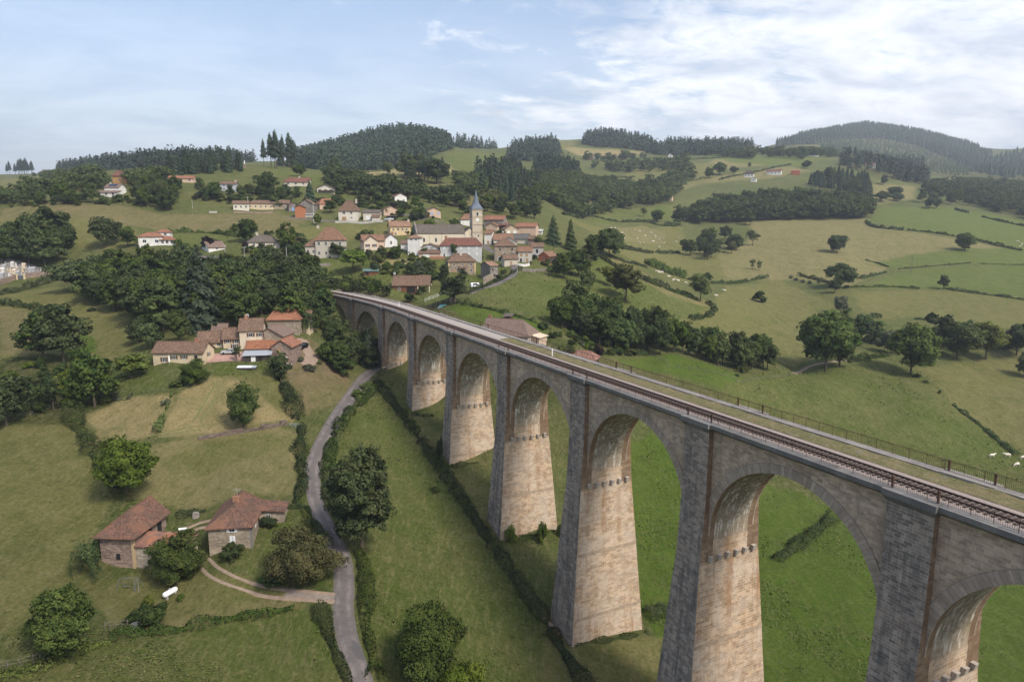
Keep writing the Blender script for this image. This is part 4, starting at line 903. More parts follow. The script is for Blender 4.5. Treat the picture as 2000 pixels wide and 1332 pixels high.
H('brown roofed shed half hidden by the trees above the farm', 416, 441, 652, 8, 5, 1.6, WOODD, T_PURP, rot=-10, nw=0, name='shed', cat='shed')
# --- upland houses, left
H('white villa with three stepped orange tile roofs above the wood', 274, 316, 481, 19, 8, 1.7, WHITE, T_ORANGE, rot=-12, typ='gable', ins=(3, 3), nw=2, floors=1, side={'L': 1}, ww=1.4)
H('white upper storey of the villa above the wood', 296, 318, 479, 27, 6, 1.3, WHITE, T_ORANGE, rot=-12, ins=(2.4, 2.4), nw=0, at=np.array(G(305, 481)) + np.array([1, 5.5, 0]), w=5.5, h=6.6, wins=[('F', .65, 4.9, 1.2, .9, 'win')])
H('low white wing of the villa with a glazed veranda', 312, 336, 480, 12, 5, 1.4, WHITE, T_ORANGE, rot=-12, ins=(2, 2), nw=3, ww=1.1, wh=1.5, at=np.array(G(326, 480)) + np.array([0, .5, 0]))
H('small white bungalow with a brown roof beside the dark red tree', 409, 439, 490, 8, 7, 2.4, WHITE, T_PURP, rot=24, nw=1, side={'L': 1})
H('cream bungalow with a dark hipped roof and white chimney', 488, 545, 486, 14, 9, 3.0, PALE, T_GREY, rot=6, ins=(4.2, 4.2), nw=3, chim=((.32, .5, RENDC),), dish=-.2)
H('tiny beige cabin with a flat brown roof by the village road', 535, 548, 503, 9, 3, .5, PINK_, T_PURP, rot=10, typ='shed', nw=0, name='cabin', cat='cabin')
H('ochre barn house with a red roof on the upper left hillside', 221, 247, 359, 8, 9, 3.3, ORAN, T_RED, rot=-42, nw=1, w=11, h=5.6, wins=[('R', .5, .4, 1.6, 2.0, 'win')])
H('white house with solar panels on its roof among the gardens', 206, 232, 382, 14, 8, 2.2, WHITE, T_PURP, rot=-32, nw=2, w=9.2, h=5.2, chim=((.2, .5, RENDC),), dish=False, ww=1.5)
b = MB(); 
sp = [o for o in bpy.data.objects if o.get('label', '').startswith('white house with solar')][0]
sl_ = 2.2 / 4.0; b.hexa([(-2.6, 1.0, 5.2 + 1.0 * sl_ + .1), (2.6, 1.0, 5.2 + 1.0 * sl_ + .1), (2.6, 3.3, 5.2 + 3.3 * sl_ + .1), (-2.6, 3.3, 5.2 + 3.3 * sl_ + .1)], [(-2.6, 1.0, 5.2 + 1.0 * sl_ + .18), (2.6, 1.0, 5.2 + 1.0 * sl_ + .18), (2.6, 3.3, 5.2 + 3.3 * sl_ + .18), (-2.6, 3.3, 5.2 + 3.3 * sl_ + .18)])
b.build('solar_panel', [plain('solar_glass', (.02, .03, .07), .15)], sp)
H('low front wing of the solar-panelled house with a wide brown roof', 194, 228, 384, 9, 5, 1.4, WHITE, T_PURP, rot=-32, typ='shed', nw=3, w=13, h=2.6, at=np.array(G(213, 384)) + np.array([-.5, -2, -.2]), ww=1.4, wh=1.5)
H('new pink bungalow with an orange roof on bare earth', 332, 376, 357, 8, 8, 1.8, PINK_, T_ORANGE, rot=-14, nw=3, w=16, h=3.0, ww=1.3, wh=1.4)
H('grey house with a long balcony under a brown roof', 432, 460, 374, 13, 8, 1.6, plaster((.42, .44, .48)), T_BROWN, rot=-10, nw=2, floors=2, w=10, h=4.9, chim=((.92, .5, RENDC),))
H('split-level house with two tiers of dark red roof on the green slope', 556, 600, 364, 9, 7, 1.6, PALE, T_RED, rot=-8, nw=3, w=15, h=3.0, ww=1.2)
H('upper tier of the split-level dark red roofed house', 557, 600, 357, 10, 6, 1.4, PALE, T_RED, rot=-8, nw=0, at=np.array(G(578, 364)) + np.array([0, 7.2, 0]), w=14.6, h=4.9, chim=((.5, .5, RENDC),))
H('wide chalet with a balcony under a low brown gable', 620, 652, 378, 11, 10, 2.2, OFFW, T_BROWN, rot=-8, typ='front', nw=3, floors=1, w=11, h=4.0, over=.9, shut=SHUTT)
b = MB(); ch = [o for o in bpy.data.objects if o.get('label', '').startswith('wide chalet')][0]
b.box(-4.8, 5.6, -1.4, 0, 1.0, 1.15); b.box(-4.8, 5.6, -1.4, -1.34, 1.15, 2.0); b.bar((5.4, -1.3, -4), (5.4, -1.3, 4), .15); b.build('balcony', [WOODD], ch)
H('small white hut with a flat roof above the chalet', 643, 656, 367, 9, 4, .8, WHITE, T_GREY, rot=-8, nw=1)
# the terrace of row houses
H('cream end of the hillside terrace with a brown roof', 457, 485, 411, 13, 7, 1.7, OFFW, T_BROWN, rot=-4, nw=3, floors=1, ww=1.0, wh=1.2)
H('pale yellow middle of the hillside terrace', 486, 533, 410, 12.5, 7, 1.8, CREAM, T_BROWN, rot=-4, nw=5, floors=1, ww=.9, wh=1.1)
H('grey stone end of the hillside terrace', 534, 565, 409, 12, 7, 1.9, ST_BEIGE, T_BROWN, rot=-4, nw=2, ww=.8, wh=1.0)
H('low stone outhouse with a blue door below the terrace', 565, 585, 412, 12, 6, 1.3, ST_GREY, T_BROWN, rot=10, typ='front', nw=0, wins=[('F', .45, 0, 2.2, 2.0, 'bluedoor')], name='outhouse', cat='outbuilding')
H('tall grey unrendered barn with a plain brown gable', 583, 612, 418, 19, 9, 2.8, ST_GREY, T_BROWN, rot=-16, typ='front', nw=0, name='barn', cat='barn')
H('raw orange brick annex on a concrete base', 578, 596, 424, 20, 5, 1.0, BRICKO, T_BROWN, rot=-10, typ='front', nw=0, name='annex', cat='outbuilding', w=5.4, h=6.2, at=np.array(G(587, 425)) + np.array([0, -1.0, 0]))
H('concrete base of the brick annex with two small openings', 577, 612, 425, 7, 3, .2, GREYW, GREYL, rot=-10, typ='shed', nw=0, name='outhouse', cat='outbuilding', wins=[('F', .15, .6, .9, .8, 'open'), ('F', .3, .6, .9, .8, 'open')])
H('house with a bright orange roof peeping out behind round trees', 625, 650, 408, 10, 8, 3.0, PINK_, T_ORANGE, rot=20, nw=1, ins=(3, 0))
H('tall white house with a steep half-hipped brown roof and garage', 662, 697, 431, 20, 9.5, 5.4, OFFW, T_BROWN, rot=-14, ins=(3.6, 3.6), nw=0, chim=((.9, .4, RENDC),), wins=[('F', .3, 3.7, 1.5, 1.2, 'win'), ('F', .7, 3.7, 1.2, 1.2, 'win'), ('F', .3, .1, 2.4, 2.0, 'tandoor'), ('F', .7, 1.2, .9, .8, 'win'), ('R', .4, 3.6, 1.4, 1.2, 'win')])
H('low house with a grey roof and white garage door', 710, 742, 430, 15, 7, 1.5, PALE, T_GREY, rot=-8, nw=0, wins=[('F', .3, .1, 2.6, 2.3, 'garage')])
H('small brown roofed annex in front of the white garage', 727, 741, 433, 9, 4, 1.8, OFFW, T_BROWN, rot=-8, nw=0, typ='shed', name='annex', cat='outbuilding')
H('cream house with a wide brown front gable beside the garage', 750, 777, 421, 12, 9, 1.9, PINK_, T_BROWN, rot=14, typ='front', nw=0)
H('dark carport roof on posts beside the round tree', 757, 772, 430, 7, 5, .4, DARK, T_PURP, rot=-6, typ='shed', nw=0, name='carport', cat='carport', w=5.2, h=2.4)
H('white house with an orange roof and porch on the garden terrace', 772, 794, 398, 14, 8, 2.0, WHITE, T_TERRA, rot=16, typ='front', nw=2, w=7.8, h=4.6, wh=1.0, wins=[('F', .5, .2, 2.4, 1.4, 'open')])
H('cream house with blue shutters and a brown front gable on the hilltop lane', 834, 861, 424, 12, 9, 2.0, PINK_, T_BROWN, rot=12, typ='front', nw=0, wins=[('F', .36, 1.3, 1.3, 1.3, 'bluedoor'), ('F', .84, 1.5, 1.2, 1.2, 'bluedoor')])
H('open wooden veranda beside the cream hilltop house', 817, 834, 427, 9, 5, 1.0, WOODD, T_BROWN, rot=12, typ='shed', nw=0, name='veranda', cat='veranda')
H('yellow two-storey house with a tan tiled roof and end chimneys', 763, 802, 460, 18, 8, 2.6, YELL, T_TAN, rot=10, nw=0, chim=((.03, .5, RENDC), (.97, .5, RENDC)), wins=[('F', .15, 2.6, .9, 1.1, 'win'), ('F', .38, 2.6, 1.1, 1.2, 'win'), ('F', .6, 2.6, .9, 1.2, 'win'), ('F', .8, 2.6, .9, 1.2, 'win'), ('F', .25, .2, 1, 1.2, 'win')])
H('pale manor house with a tall red hipped roof and two rows of windows', 618, 671, 504, 36, 10, 5.4, plaster((.50, .455, .385)), T_TERRA, rot=-10, ins=(4.4, 4.6), nw=4, floors=2, side={'R': 1}, wh=1.5, chim=((.05, .5, RENDC),), wins=[('F', .5, -.9, .8, 1.6, 'open')])
H('lower left wing of the pale manor house', 597, 618, 503, 23, 8, 2.8, plaster((.50, .455, .385)), T_BROWN, rot=-10, nw=2, floors=1, wh=1.5, ins=(2.5, 0))
H('cream villa with a red and brown cross gable roof', 711, 751, 488, 19, 8, 2.4, PINK_, T_TERRA, rot=14, nw=0, typ='gable', over=.6)
H('cream front gable of the cross-roofed villa with brown shutters', 713, 739, 489, 18, 6, 2.3, plaster((.62, .52, .42)), T_BROWN, rot=14, typ='front', nw=2, ww=1.0, shut=SB, at=np.array(G(726, 489)) + np.array([0, -1.2, 0]), w=6.8, h=4.6)
H('white gabled house with a single dark window slit', 752, 776, 483, 16, 8, 2.4, plaster((.70, .69, .69)), T_BROWN, rot=16, typ='front', nw=0, chim=((.85, .6),), wins=[('F', .5, 1.4, .7, 1.6, 'open')])
H('tall narrow white house with closed white shutters', 797, 820, 499, 34, 7, 1.2, WHITE, T_TAN, rot=-12, ins=(2.5, 2.5), nw=0, wins=[('F', .3, 4.2, .8, 1.4, 'closed'), ('F', .72, 4.2, .8, 1.4, 'closed'), ('F', .3, 7.2, .7, .6, 'open'), ('F', .7, 7.2, .7, .6, 'open'), ('F', .1, 1, .6, .8, 'open')])
H('white lower wall and brown roof joining the narrow white house', 783, 797, 488, 12, 6, 1.4, WHITE, T_BROWN, rot=-6, nw=0, typ='shed', name='annex', cat='outbuilding')
H('grey rendered workshop with a wide low brown gable', 819, 858, 498, 14, 10, 1.9, GREYL, T_BROWN, rot=-6, typ='front', nw=0, name='workshop', cat='workshop', wins=[('F', .4, 3.0, 1.3, .5, 'win'), ('F', .62, 3.0, 1.3, .5, 'win')])
H('brown roofed porch in front of the grey workshop', 818, 859, 503, 9, 4, 1.3, PINK_, T_BROWN, rot=-6, typ='shed', nw=0, name='porch', cat='porch', wins=[('F', .35, 0, 3.0, 1.5, 'garage')])
H('long grey house with white shutters and a bright red roof', 860, 940, 502, 23, 9, 3.2, GREYL, T_RED, rot=-4, ins=(2.6, 2.8), nw=0, chim=((.12, .6),), dish=.08,
   wins=[('F', f_, z_, .95, 1.35, 'closed') for f_ in (.1, .5, .69, .89) for z_ in (.8, 3.6) if not (f_ == .1 and z_ < 1)] + [('F', .1, -.2, .9, 1.8, 'win')], shut=SHUTW)
H('stone house with yellow quoins, a porch and a brown hipped roof', 876, 929, 534, 24, 8.5, 3.0, ST_BEIGE, T_BROWN, rot=9, ins=(3, 3), nw=0, shut=SHUTT, side={'L': 1}, chim=((.5, .4, RENDC),), wins=[('F', .2, 3.3, .9, 1.2, 'win'), ('F', .52, 3.3, .9, 1.2, 'win'), ('F', .83, 3.3, .9, 1.2, 'win'), ('F', .2, .3, 1.0, 1.6, 'closedt'), ('F', .52, -.2, .9, 2.0, 'open'), ('F', .84, .6, 1.0, 1.3, 'win')])
t = [o for o in bpy.data.objects if o.get('label', '').startswith('stone house with yellow')][0]
b = MB(); hw = (929 - 876) * depth(t.location) / F / math.cos(R(9)) / 2; b.box(-hw - .02, -hw + .5, -.03, .3, -2, 5.3); b.box(hw - .5, hw + .02, -.03, .3, -2, 5.3); b.build('corner_stones', [YELL], t)
b = MB(); b.hexa([(-1.6, -1.3, 2.3), (2.0, -1.3, 2.3), (2.0, 0, 3.0), (-1.6, 0, 3.0)], [(-1.6, -1.3, 2.4), (2.0, -1.3, 2.4), (2.0, 0, 3.1), (-1.6, 0, 3.1)]); b.build('porch_roof', [T_BROWN], t)
H('narrow stone house standing on the bend of the village road', 950, 963, 541, 27, 7, 1.5, ST_GREY, T_TAN, rot=38, typ='gable', nw=0, w=4.2, h=6.0, side=None, at=np.array(G(965, 545)) + np.array([0, 1, 0]), wins=[('F', .3, 3.6, .7, 1.1, 'open'), ('F', .5, 1.2, .6, 1.0, 'open')])
H('big rubble stone house with an arched ground floor doorway', 966, 1009, 509, 29, 9, 3.0, ST_BEIGE, T_BROWN, rot=4, ins=(4, 4), nw=0, wins=[('F', .25, 5.0, .8, .9, 'open'), ('F', .8, 5.0, .8, .9, 'open'), ('F', .45, 2.6, .9, 1.3, 'win'), ('F', .8, 2.6, .9, 1.3, 'win'), ('F', .24, -.4, 1.7, 2.2, 'arch'), ('F', .22, 2.6, .9, 1.2, 'closedt')])
H('grey house with brown shutters and a tan roof below the stone house', 1012, 1039, 513, 22, 7, 2.2, plaster((.50, .47, .42)), T_TERRA, rot=2, nw=0, wins=[('F', .22, 3.0, 1.1, 1.3, 'closedt'), ('F', .62, 3.0, 1.1, 1.3, 'closedt'), ('F', .2, 0, .9, 2, 'open'), ('F', .65, 0, 1.1, 2, 'tandoor')])
H('plain grey block with one dark window beside the big conifer', 1039, 1061, 503, 21, 7, 1.8, GREYW, T_BROWN, rot=2, nw=0, wins=[('F', .45, 2.2, 1.1, 1.8, 'open'), ('F', .25, -.4, 1.6, 1.8, 'bluedoor')])
H('small rendered outbuilding with a brown roof at the road edge', 984, 1013, 519, 14, 5, 1.7, plaster((.52, .46, .38)), T_BROWN, rot=18, nw=0, name='outbuilding', cat='outbuilding', w=6.8, wins=[('F', .5, 0, .9, 2, 'tandoor')], side={'L': 0})
H('orange red wooden garage with a dark boarded side', 1053, 1071, 513, 13, 7, 2.0, plaster((.45, .14, .07)), T_TERRA, rot=-36, typ='front', nw=1, name='garage', cat='garage', w=6.4)
b = MB(); gt_ = [o for o in bpy.data.objects if o.get('label', '').startswith('orange red wooden')][0]; b.box(3.18, 3.26, 0.3, 6.8, -.5, 2.6); b.build('board_cladding', [WOODD], gt_)
H('house with a patchy red roof seen above the big stone house', 964, 1003, 478, 10, 9, 3.0, OFFW, T_TERRA, rot=10, nw=0, dish=.05)
H('white gable between the patchy roof and the stone house', 978, 1008, 484, 12, 7, 2.4, WHITE, T_BROWN, rot=-4, typ='front', nw=0)
H('low building with a slate grey roof and cream end wall', 1000, 1031, 476, 10, 8, 2.4, PALE, tiles('tile_ash', (.12, .115, .11), .2), rot=-12, nw=0)
H('small grey brown roofed shed next to the slate grey roof', 1031, 1043, 479, 12, 6, 1.6, ST_PINK, T_BROWN, rot=-12, nw=0, name='shed', cat='shed')
H('house with two white shuttered windows and a cream gable at the village top right', 986, 1013, 461, 14, 10, 2.2, plaster((.52, .42, .31)), T_TERRA, rot=10, typ='front', nw=0, wins=[('F', .28, 1.4, 1.6, 1.5, 'whitedoor'), ('F', .72, 1.4, 1.6, 1.5, 'whitedoor')])
H('long orange roofed barn with a pale end wall', 1006, 1046, 460, 17, 11, 2.0, PINK_, T_ORANGE, rot=-10, nw=0, name='barn', cat='barn')
H('tiny white lean-to at the right edge of the village', 1047, 1058, 458, 7, 4, .7, GREYL, GREYL, rot=-10, typ='shed', nw=0, name='lean_to', cat='lean-to')
H('stone barn with an orange roof behind the steeple', 945, 983, 447, 18, 8, 2.2, ST_GREY, T_ORANGE, rot=-18, nw=0, name='barn', cat='barn')
H('small tan roofed house below the orange barn behind the steeple', 950, 972, 448, 8, 6, 1.9, PINK_, T_TERRA, rot=-18, nw=0, ins=(0, 0), typ='front', at=np.array(G(960, 449)) + np.array([0, -2, 0]))
H('open timber shelter with a red roof beside the orange barn', 973, 988, 449, 9, 6, 1.6, WOODD, T_RED, rot=-18, nw=0, name='shelter', cat='shelter', typ='shed')
H('white house with an orange hipped roof left of the steeple', 900, 922, 441, 13, 8, 3.0, WHITE, T_TERRA, rot=6, ins=(3, 0), nw=0)
H('white cottage with an orange roof against the foot of the steeple', 946, 961, 478, 22, 6, 1.6, WHITE, T_TERRA, rot=-14, nw=0, wins=[('F', .5, 0, 1.0, 2.0, 'tandoor')])
H('brown timber house with a big roof over an open corner porch', 772, 812, 572, 15, 9, 3.4, WOODB, T_BROWN, rot=-8, nw=0, w=10.2, h=3.3, wins=[('F', .25, 1.0, .8, 1.2, 'win'), ('F', .72, .0, 3.4, 2.4, 'open')], dish=-.48)
t = [o for o in bpy.data.objects if o.get('label', '').startswith('brown timber house')][0]
b = MB(); b.hexa([(5.0, -.5, 2.95), (10.2, -.5, 2.95), (10.2, 4.5, 6.75), (5.0, 4.5, 6.75)], [(5.0, -.5, 3.1), (10.2, -.5, 3.1), (10.2, 4.5, 6.9), (5.0, 4.5, 6.9)]); b.hexa([(5.0, 4.5, 6.75), (10.2, 4.5, 6.75), (10.2, 9.5, 2.95), (5.0, 9.5, 2.95)], [(5.0, 4.5, 6.9), (10.2, 4.5, 6.9), (10.2, 9.5, 3.1), (5.0, 9.5, 3.1)]); b.build('porch_roof', [T_BROWN], t)
for x, y in ((5.1, -.2), (9.8, -.2), (9.8, 8.9)): b = MB(); b.box(x - .18, x + .18, y - .18, y + .18, -3, 3.0); b.build('post', [PALE], t)
H('garden shed with a green metal roof', 711, 738, 538, 9, 4, .6, WOODB, plain('green_metal', (.13, .21, .19), .5, .2, .1), rot=0, typ='shed', nw=0, name='shed', cat='shed', h=2.0, wins=[('F', .22, .3, 1.6, 1.2, 'open')])
# --- beyond the viaduct
dk = np.array(at_y(985, 664, 212)); 
t, W_, h_, _ = H('bungalow with a broad grey brown roof close beside the viaduct', 940, 1030, 664, 20, 10.5, 4.2, plaster((.47, .41, .35)), T_PURP, wrot=-20, nw=1, w=15.5, h=3.2, at=(dk[0], dk[1], zg(dk[0], dk[1])), chim=((.04, .55),), base=6, ins=(0, 3.6))
H('beige flat topped garage with a white end wall beside the grey brown bungalow', 1022, 1056, 674, 15, 5, .5, plaster((.56, .42, .31)), plaster((.62, .50, .38)), rot=-30, typ='front', nw=0, name='garage', cat='garage', w=5.2, h=2.7, base=6)
H('low shed with a weathered pinkish tile roof just beyond the deck railing', 1108, 1160, 712, 9, 6, 1.9, WOODD, tiles('tile_pinkish', (.30, .15, .115), .3), rot=-16, nw=0, name='shed', cat='shed', ins=(0, 2.0), h=1.9, base=6)
t, *_ = H('small brown brick hutch on the lawn behind the bungalow', 984, 998, 628, 10, 2.2, .5, WOODB, T_GREY, rot=-14, typ='shed', nw=0, name='hutch', cat='hutch', h=1.9, wins=[('F', .5, .2, 1.1, 1.3, 'open')])
# --- far houses
H('half-timbered white house with a dark hipped roof on the far hillside', 1453, 1471, 347, 7, 9, 4.5, WHITE, tiles('tile_dark', (.07, .05, .045)), rot=-6, ins=(3, 3), nw=3, ww=1.6, wh=1.6)
H('white farmhouse with a red roof on the far hillside', 1497, 1524, 342, 7, 9, 2.8, WHITE, T_RED, rot=-8, nw=4, ww=1.2, wh=1.5)
H('red brick barn at the right end of the far hamlet', 1546, 1561, 342, 8, 9, 1.4, plaster((.36, .11, .065)), plaster((.40, .14, .09)), rot=4, typ='shed', nw=0, name='barn', cat='barn')
H('small white cottage below the half-timbered house', 1466, 1476, 356, 7, 6, 1.6, WHITE, T_TERRA, rot=-12, typ='front', nw=1)
H('pink roofed house among trees near the far beech wood', 1298, 1312, 392, 7, 7, 2, PINK_, T_TERRA, rot=-12, nw=1)
H('farm roof half hidden at the edge of the dark spruce clump', 1690, 1708, 327, 5, 9, 3, PALE, T_RED, rot=-8, nw=2)
for i, (x, y, lab) in enumerate([(1150, 313, 'leftmost red roofed house of the ridge hamlet'), (1166, 311, 'white gabled house of the ridge hamlet'), (1192, 309, 'long red roofed farm in the middle of the ridge hamlet'), (1216, 307, 'rightmost red roofed barn of the ridge hamlet')]):
    H(lab, x - (11 if i == 2 else 7), x + (11 if i == 2 else 7), y, 4.5, 9, 3.2, (ST_PINK, WHITE, ST_PINK, ST_BEIGE)[i], (T_RED, T_GREY, T_TERRA, T_RED)[i], rot=-10, typ='front' if i == 1 else 'gable', nw=1)
H('house with a pinkish roof among the trees below the ridge hamlet', 1267, 1282, 323, 5, 9, 3, PINK_, T_TERRA, rot=-10, nw=1)
H('white roofed house with a blue gable on the far green ridge', 1305, 1312, 308, 5, 8, 2.5, WHITE, T_GREY, rot=-10, typ='front', nw=1)
for i, (x, y, lab) in enumerate([(1444, 283, 'pale house left of the tan field on the saddle'), (1457, 285, 'cream gabled house in the middle of the saddle'), (1475, 283, 'low white house at the right of the saddle')]):
    H(lab, x - 5, x + 5, y, 4, 10, 3.5, (WHITE, PINK_, WHITE)[i], T_TERRA, rot=-10, typ='front', nw=0)
H('long white farm on the crest of the far green field', 1582, 1598, 306, 3.5, 8, 2, WHITE, T_GREY, rot=0, nw=0)
H('low stone house on the far left ridge', 84, 98, 339, 4, 9, 2.5, ST_PINK, T_TERRA, rot=0, nw=1)
# --- the church
cg = G(862, 479); dep = depth(cg); az = math.atan2(cg[0], cg[1]); rz = R(13) - az
ch = thing('church', 'village church with a square stone bell tower and slender slate spire', 'church', cg, rz)
SAND = plaster((.62, .54, .42)); TOWM = masonry('tower_stone', (.60, .52, .41), (.50, .43, .34), (.56, .50, .41), .6, .3, .02, stain=(.50, .40, .30), stain_amt=.5, streak=(.36, .28, .20), streak_amt=.5)
Wn = 92 * dep / F / math.cos(R(13)); hn = 23.5 * dep / F
link('wall', wall_mesh(Wn, 10.5, hn, 4.4, 'gable', SAND), ch); link('roof', roof_mesh(Wn, 10.5, hn, 4.4, 'gable', T_GREY, over=.3), ch)
b = MB(); x0 = -Wn / 2 - .55
b.face([(x0, -.3, -2), (x0, 10.8, -2), (x0, 10.8, hn + .5), (x0, 5.25, hn + 5.6), (x0, -.3, hn + .5)][::-1]); b.face([(x0 + .6, -.3, -2), (x0 + .6, 10.8, -2), (x0 + .6, 10.8, hn + .5), (x0 + .6, 5.25, hn + 5.6), (x0 + .6, -.3, hn + .5)])
for (ya, za), (yb, zb) in (((-.3, -2), (-.3, hn + .5)), ((-.3, hn + .5), (5.25, hn + 5.6)), ((5.25, hn + 5.6), (10.8, hn + .5)), ((10.8, hn + .5), (10.8, -2))): b.face([(x0, ya, za), (x0 + .6, ya, za), (x0 + .6, yb, zb), (x0, yb, zb)])
b.bar((x0 + .3, 5.25, hn + 5.5), (x0 + .3, 5.25, hn + 6.6), .12); b.build('gable_front', [ST_GREY], ch)
for f_ in (.14, .39, .64, .86): put_window(ch, 'F', (Wn, 10.5), f_, 1.7, 1.0, 2.1, 'arch')
for f_ in (.26, .51): 
    b = MB(); x = (f_ - .5) * Wn; b.box(x - .06, x + .06, -.1, 0, -1, hn); b.build('downpipe', [plain('zinc', (.28, .27, .25), .5, .3)], ch)
b = MB(); xa = Wn / 2; b.box(xa + .02, xa + 6.2, 1.2, 9.3, -3, hn + .2, 0, skip=('t',)); b.face([(xa + .02, 1.2, hn + .2), (xa + 6.2, 1.2, hn + .2), (xa + 3.1, 1.2, hn + 2.6)]); b.build('choir_wall', [SAND], ch)
link('choir_roof', roof_mesh(6.2, 8.1, hn + .2, 2.4, 'front', T_GREY, over=.25), ch, (xa + 3.1, 1.2, 0))
def tw(px): return None
tg = G(933, 482); tl = Vector(tg) - Vector(cg); q = Matrix.Rotation(-rz, 3, 'Z') @ tl
tx, ty, tz = q.x, q.y, q.z; tdep = depth(tg); th = 71 * tdep / F; tw_ = 2.75
tower = MB(); tower.box(tx - tw_, tx + tw_, ty, ty + 2 * tw_, -3, tz + th)
tower = tower.build('tower', [TOWM], ch)
for fz in (28 / 71., 57 / 71., .985, .60):
    z = tz + th * (1 - fz if fz in () else fz); b = MB(); b.box(tx - tw_ - .22, tx + tw_ + .22, ty - .22, ty + 2 * tw_ + .22, z, z + .35); b.build('string_course', [plaster((.50, .40, .28))], tower)
for z_, k_ in ((.885, 'arch'),):
    for s_, off in (('F', (tx, ty - .03)), ('R', (tx + tw_ + .03, ty + tw_)), ('L', (tx - tw_ - .03, ty + tw_))):
        link('belfry_window', win_mesh(1.1, 2.0, 'arch'), tower, (off[0], off[1], tz + th * z_ - 1), SIDEROT[s_])
for z_ in (.27, .08): link('window', win_mesh(.6, 1.1, 'open'), tower, (tx + .4, ty - .03, tz + th * z_))
for s_, off, rr in (('F', (tx, ty), 0), ('L', (tx - tw_, ty + tw_), -math.pi / 2)):
    b = MB(); n = 20
    b.face([(.85 * math.cos(2 * math.pi * i / n), -.06, .85 * math.sin(2 * math.pi * i / n)) for i in range(n)], 0)
    for i in range(12): a = 2 * math.pi * i / 12; b.bar((.66 * math.cos(a), -.075, .66 * math.sin(a)), (.78 * math.cos(a), -.075, .78 * math.sin(a)), .03, 1)
    b.bar((0, -.08, 0), (.3, -.08, .3), .03, 1); b.bar((0, -.08, 0), (-.1, -.08, .6), .025, 1)
    b.build('clock', [plain('clock_white', (.8, .8, .8), .5), DARK], tower, (off[0], off[1], tz + th * .73), rr)
# spire: a flared square skirt turning into a slender octagon
b = MB(); zt = tz + th + .35; cx_, cy_ = tx, ty + tw_
sq = lambda r, z: [(cx_ + r * a, cy_ + r * c, z) for a, c in ((1, -.414), (1, .414), (.414, 1), (-.414, 1), (-1, .414), (-1, -.414), (-.414, -1), (.414, -1))]
base_ = [(cx_ + a * (tw_ + .45), cy_ + c * (tw_ + .45), zt - .1) for a, c in ((1, -1), (1, -.2), (1, 1), (.2, 1), (-1, 1), (-1, .2), (-1, -1), (-.2, -1))]
base_ = [(cx_ + a * (tw_ + .45), cy_ + c * (tw_ + .45), zt - .1) for a, c in ((1, -.9), (1, .9), (.9, 1), (-.9, 1), (-1, .9), (-1, -.9), (-.9, -1), (.9, -1))]
r1 = sq(1.75, zt + 2.6); r2 = sq(1.25, zt + 4.2); ap = (cx_, cy_, zt + 40 * tdep / F - .3)
for ra, rb in ((base_, r1), (r1, r2)):
    for i in range(8): j = (i + 1) % 8; b.face([ra[i], ra[j], rb[j], rb[i]])
for i in range(8): b.face([r2[i], r2[(i + 1) % 8], ap])
sp_ = b.build('spire', [T_SLATE], ch)
b = MB(); b.bar((ap[0], ap[1], ap[2] - .5), (ap[0], ap[1], ap[2] + 2.6), .06); b.bar((ap[0] - .5, ap[1], ap[2] + 1.6), (ap[0] + .5, ap[1], ap[2] + 1.6), .05); b.build('cross', [DARK], sp_)
# ------------------------------------------------------------------ vegetation
def leaf_mat(name, dark, mid, light, trans=0.33):
    m, t, b = mat_base(name, 0.75); b.inputs['Specular IOR Level'].default_value = 0.12
    g = t.nodes.new('ShaderNodeNewGeometry'); oi = t.nodes.new('ShaderNodeObjectInfo')
    c = mixc(t, rampf(t, g.outputs['Random Per Island'], 0.0, 1.0), dark, mid)
    f = rampf(t, noise(t, g.outputs['Position'], 0.5, 4, 0.65), 0.43, 0.62); c = mixc(t, M(t, 'MULTIPLY', f, 0.85), c, light)
    hs = t.nodes.new('ShaderNodeHueSaturation'); t.links.new(c, hs.inputs['Color'])
    t.links.new(M(t, 'MULTIPLY_ADD', oi.outputs['Random'], 0.035, 0.482), hs.inputs['Hue'])
    rv = M(t, 'FRACT', M(t, 'MULTIPLY', oi.outputs['Random'], 7.31)); t.links.new(M(t, 'MULTIPLY_ADD', rv, 0.55, 0.75), hs.inputs['Value'])
    t.links.new(M(t, 'MULTIPLY_ADD', M(t, 'FRACT', M(t, 'MULTIPLY', oi.outputs['Random'], 3.7)), 0.3, 0.8), hs.inputs['Saturation'])
    t.links.new(hs.outputs[0], b.inputs['Base Color'])
    tr = t.nodes.new('ShaderNodeBsdfTranslucent'); t.links.new(hs.outputs[0], tr.inputs[0])
    mx = t.nodes.new('ShaderNodeMixShader'); mx.inputs[0].default_value = trans
    t.links.new(b.outputs[0], mx.inputs[1]); t.links.new(tr.outputs[0], mx.inputs[2]); t.links.new(mx.outputs[0], t.nodes['Material Output'].inputs[0])
    MATS[name] = m; return m
L_MID = leaf_mat('leaf_mid', (0.0366, 0.061, 0.0159), (0.0732, 0.1098, 0.0268), (0.1159, 0.1464, 0.0366)); L_DARK = leaf_mat('leaf_dark', (.034, .060, .019), (.070, .106, .030), (.122, .152, .044))
L_YEL = leaf_mat('leaf_yellowgreen', (0.0671, 0.1037, 0.0146), (0.1281, 0.1769, 0.0244), (0.183, 0.2196, 0.039)); L_OLIVE = leaf_mat('leaf_olive', (.064, .082, .022), (.108, .128, .036), (.152, .165, .052))
L_CON = leaf_mat('needle', (.021, .038, .022), (.042, .068, .036), (.066, .094, .048), .15); L_CONF = leaf_mat('needle_far', (.026, .046, .030), (.048, .076, .046), (.075, .105, .056), .15)
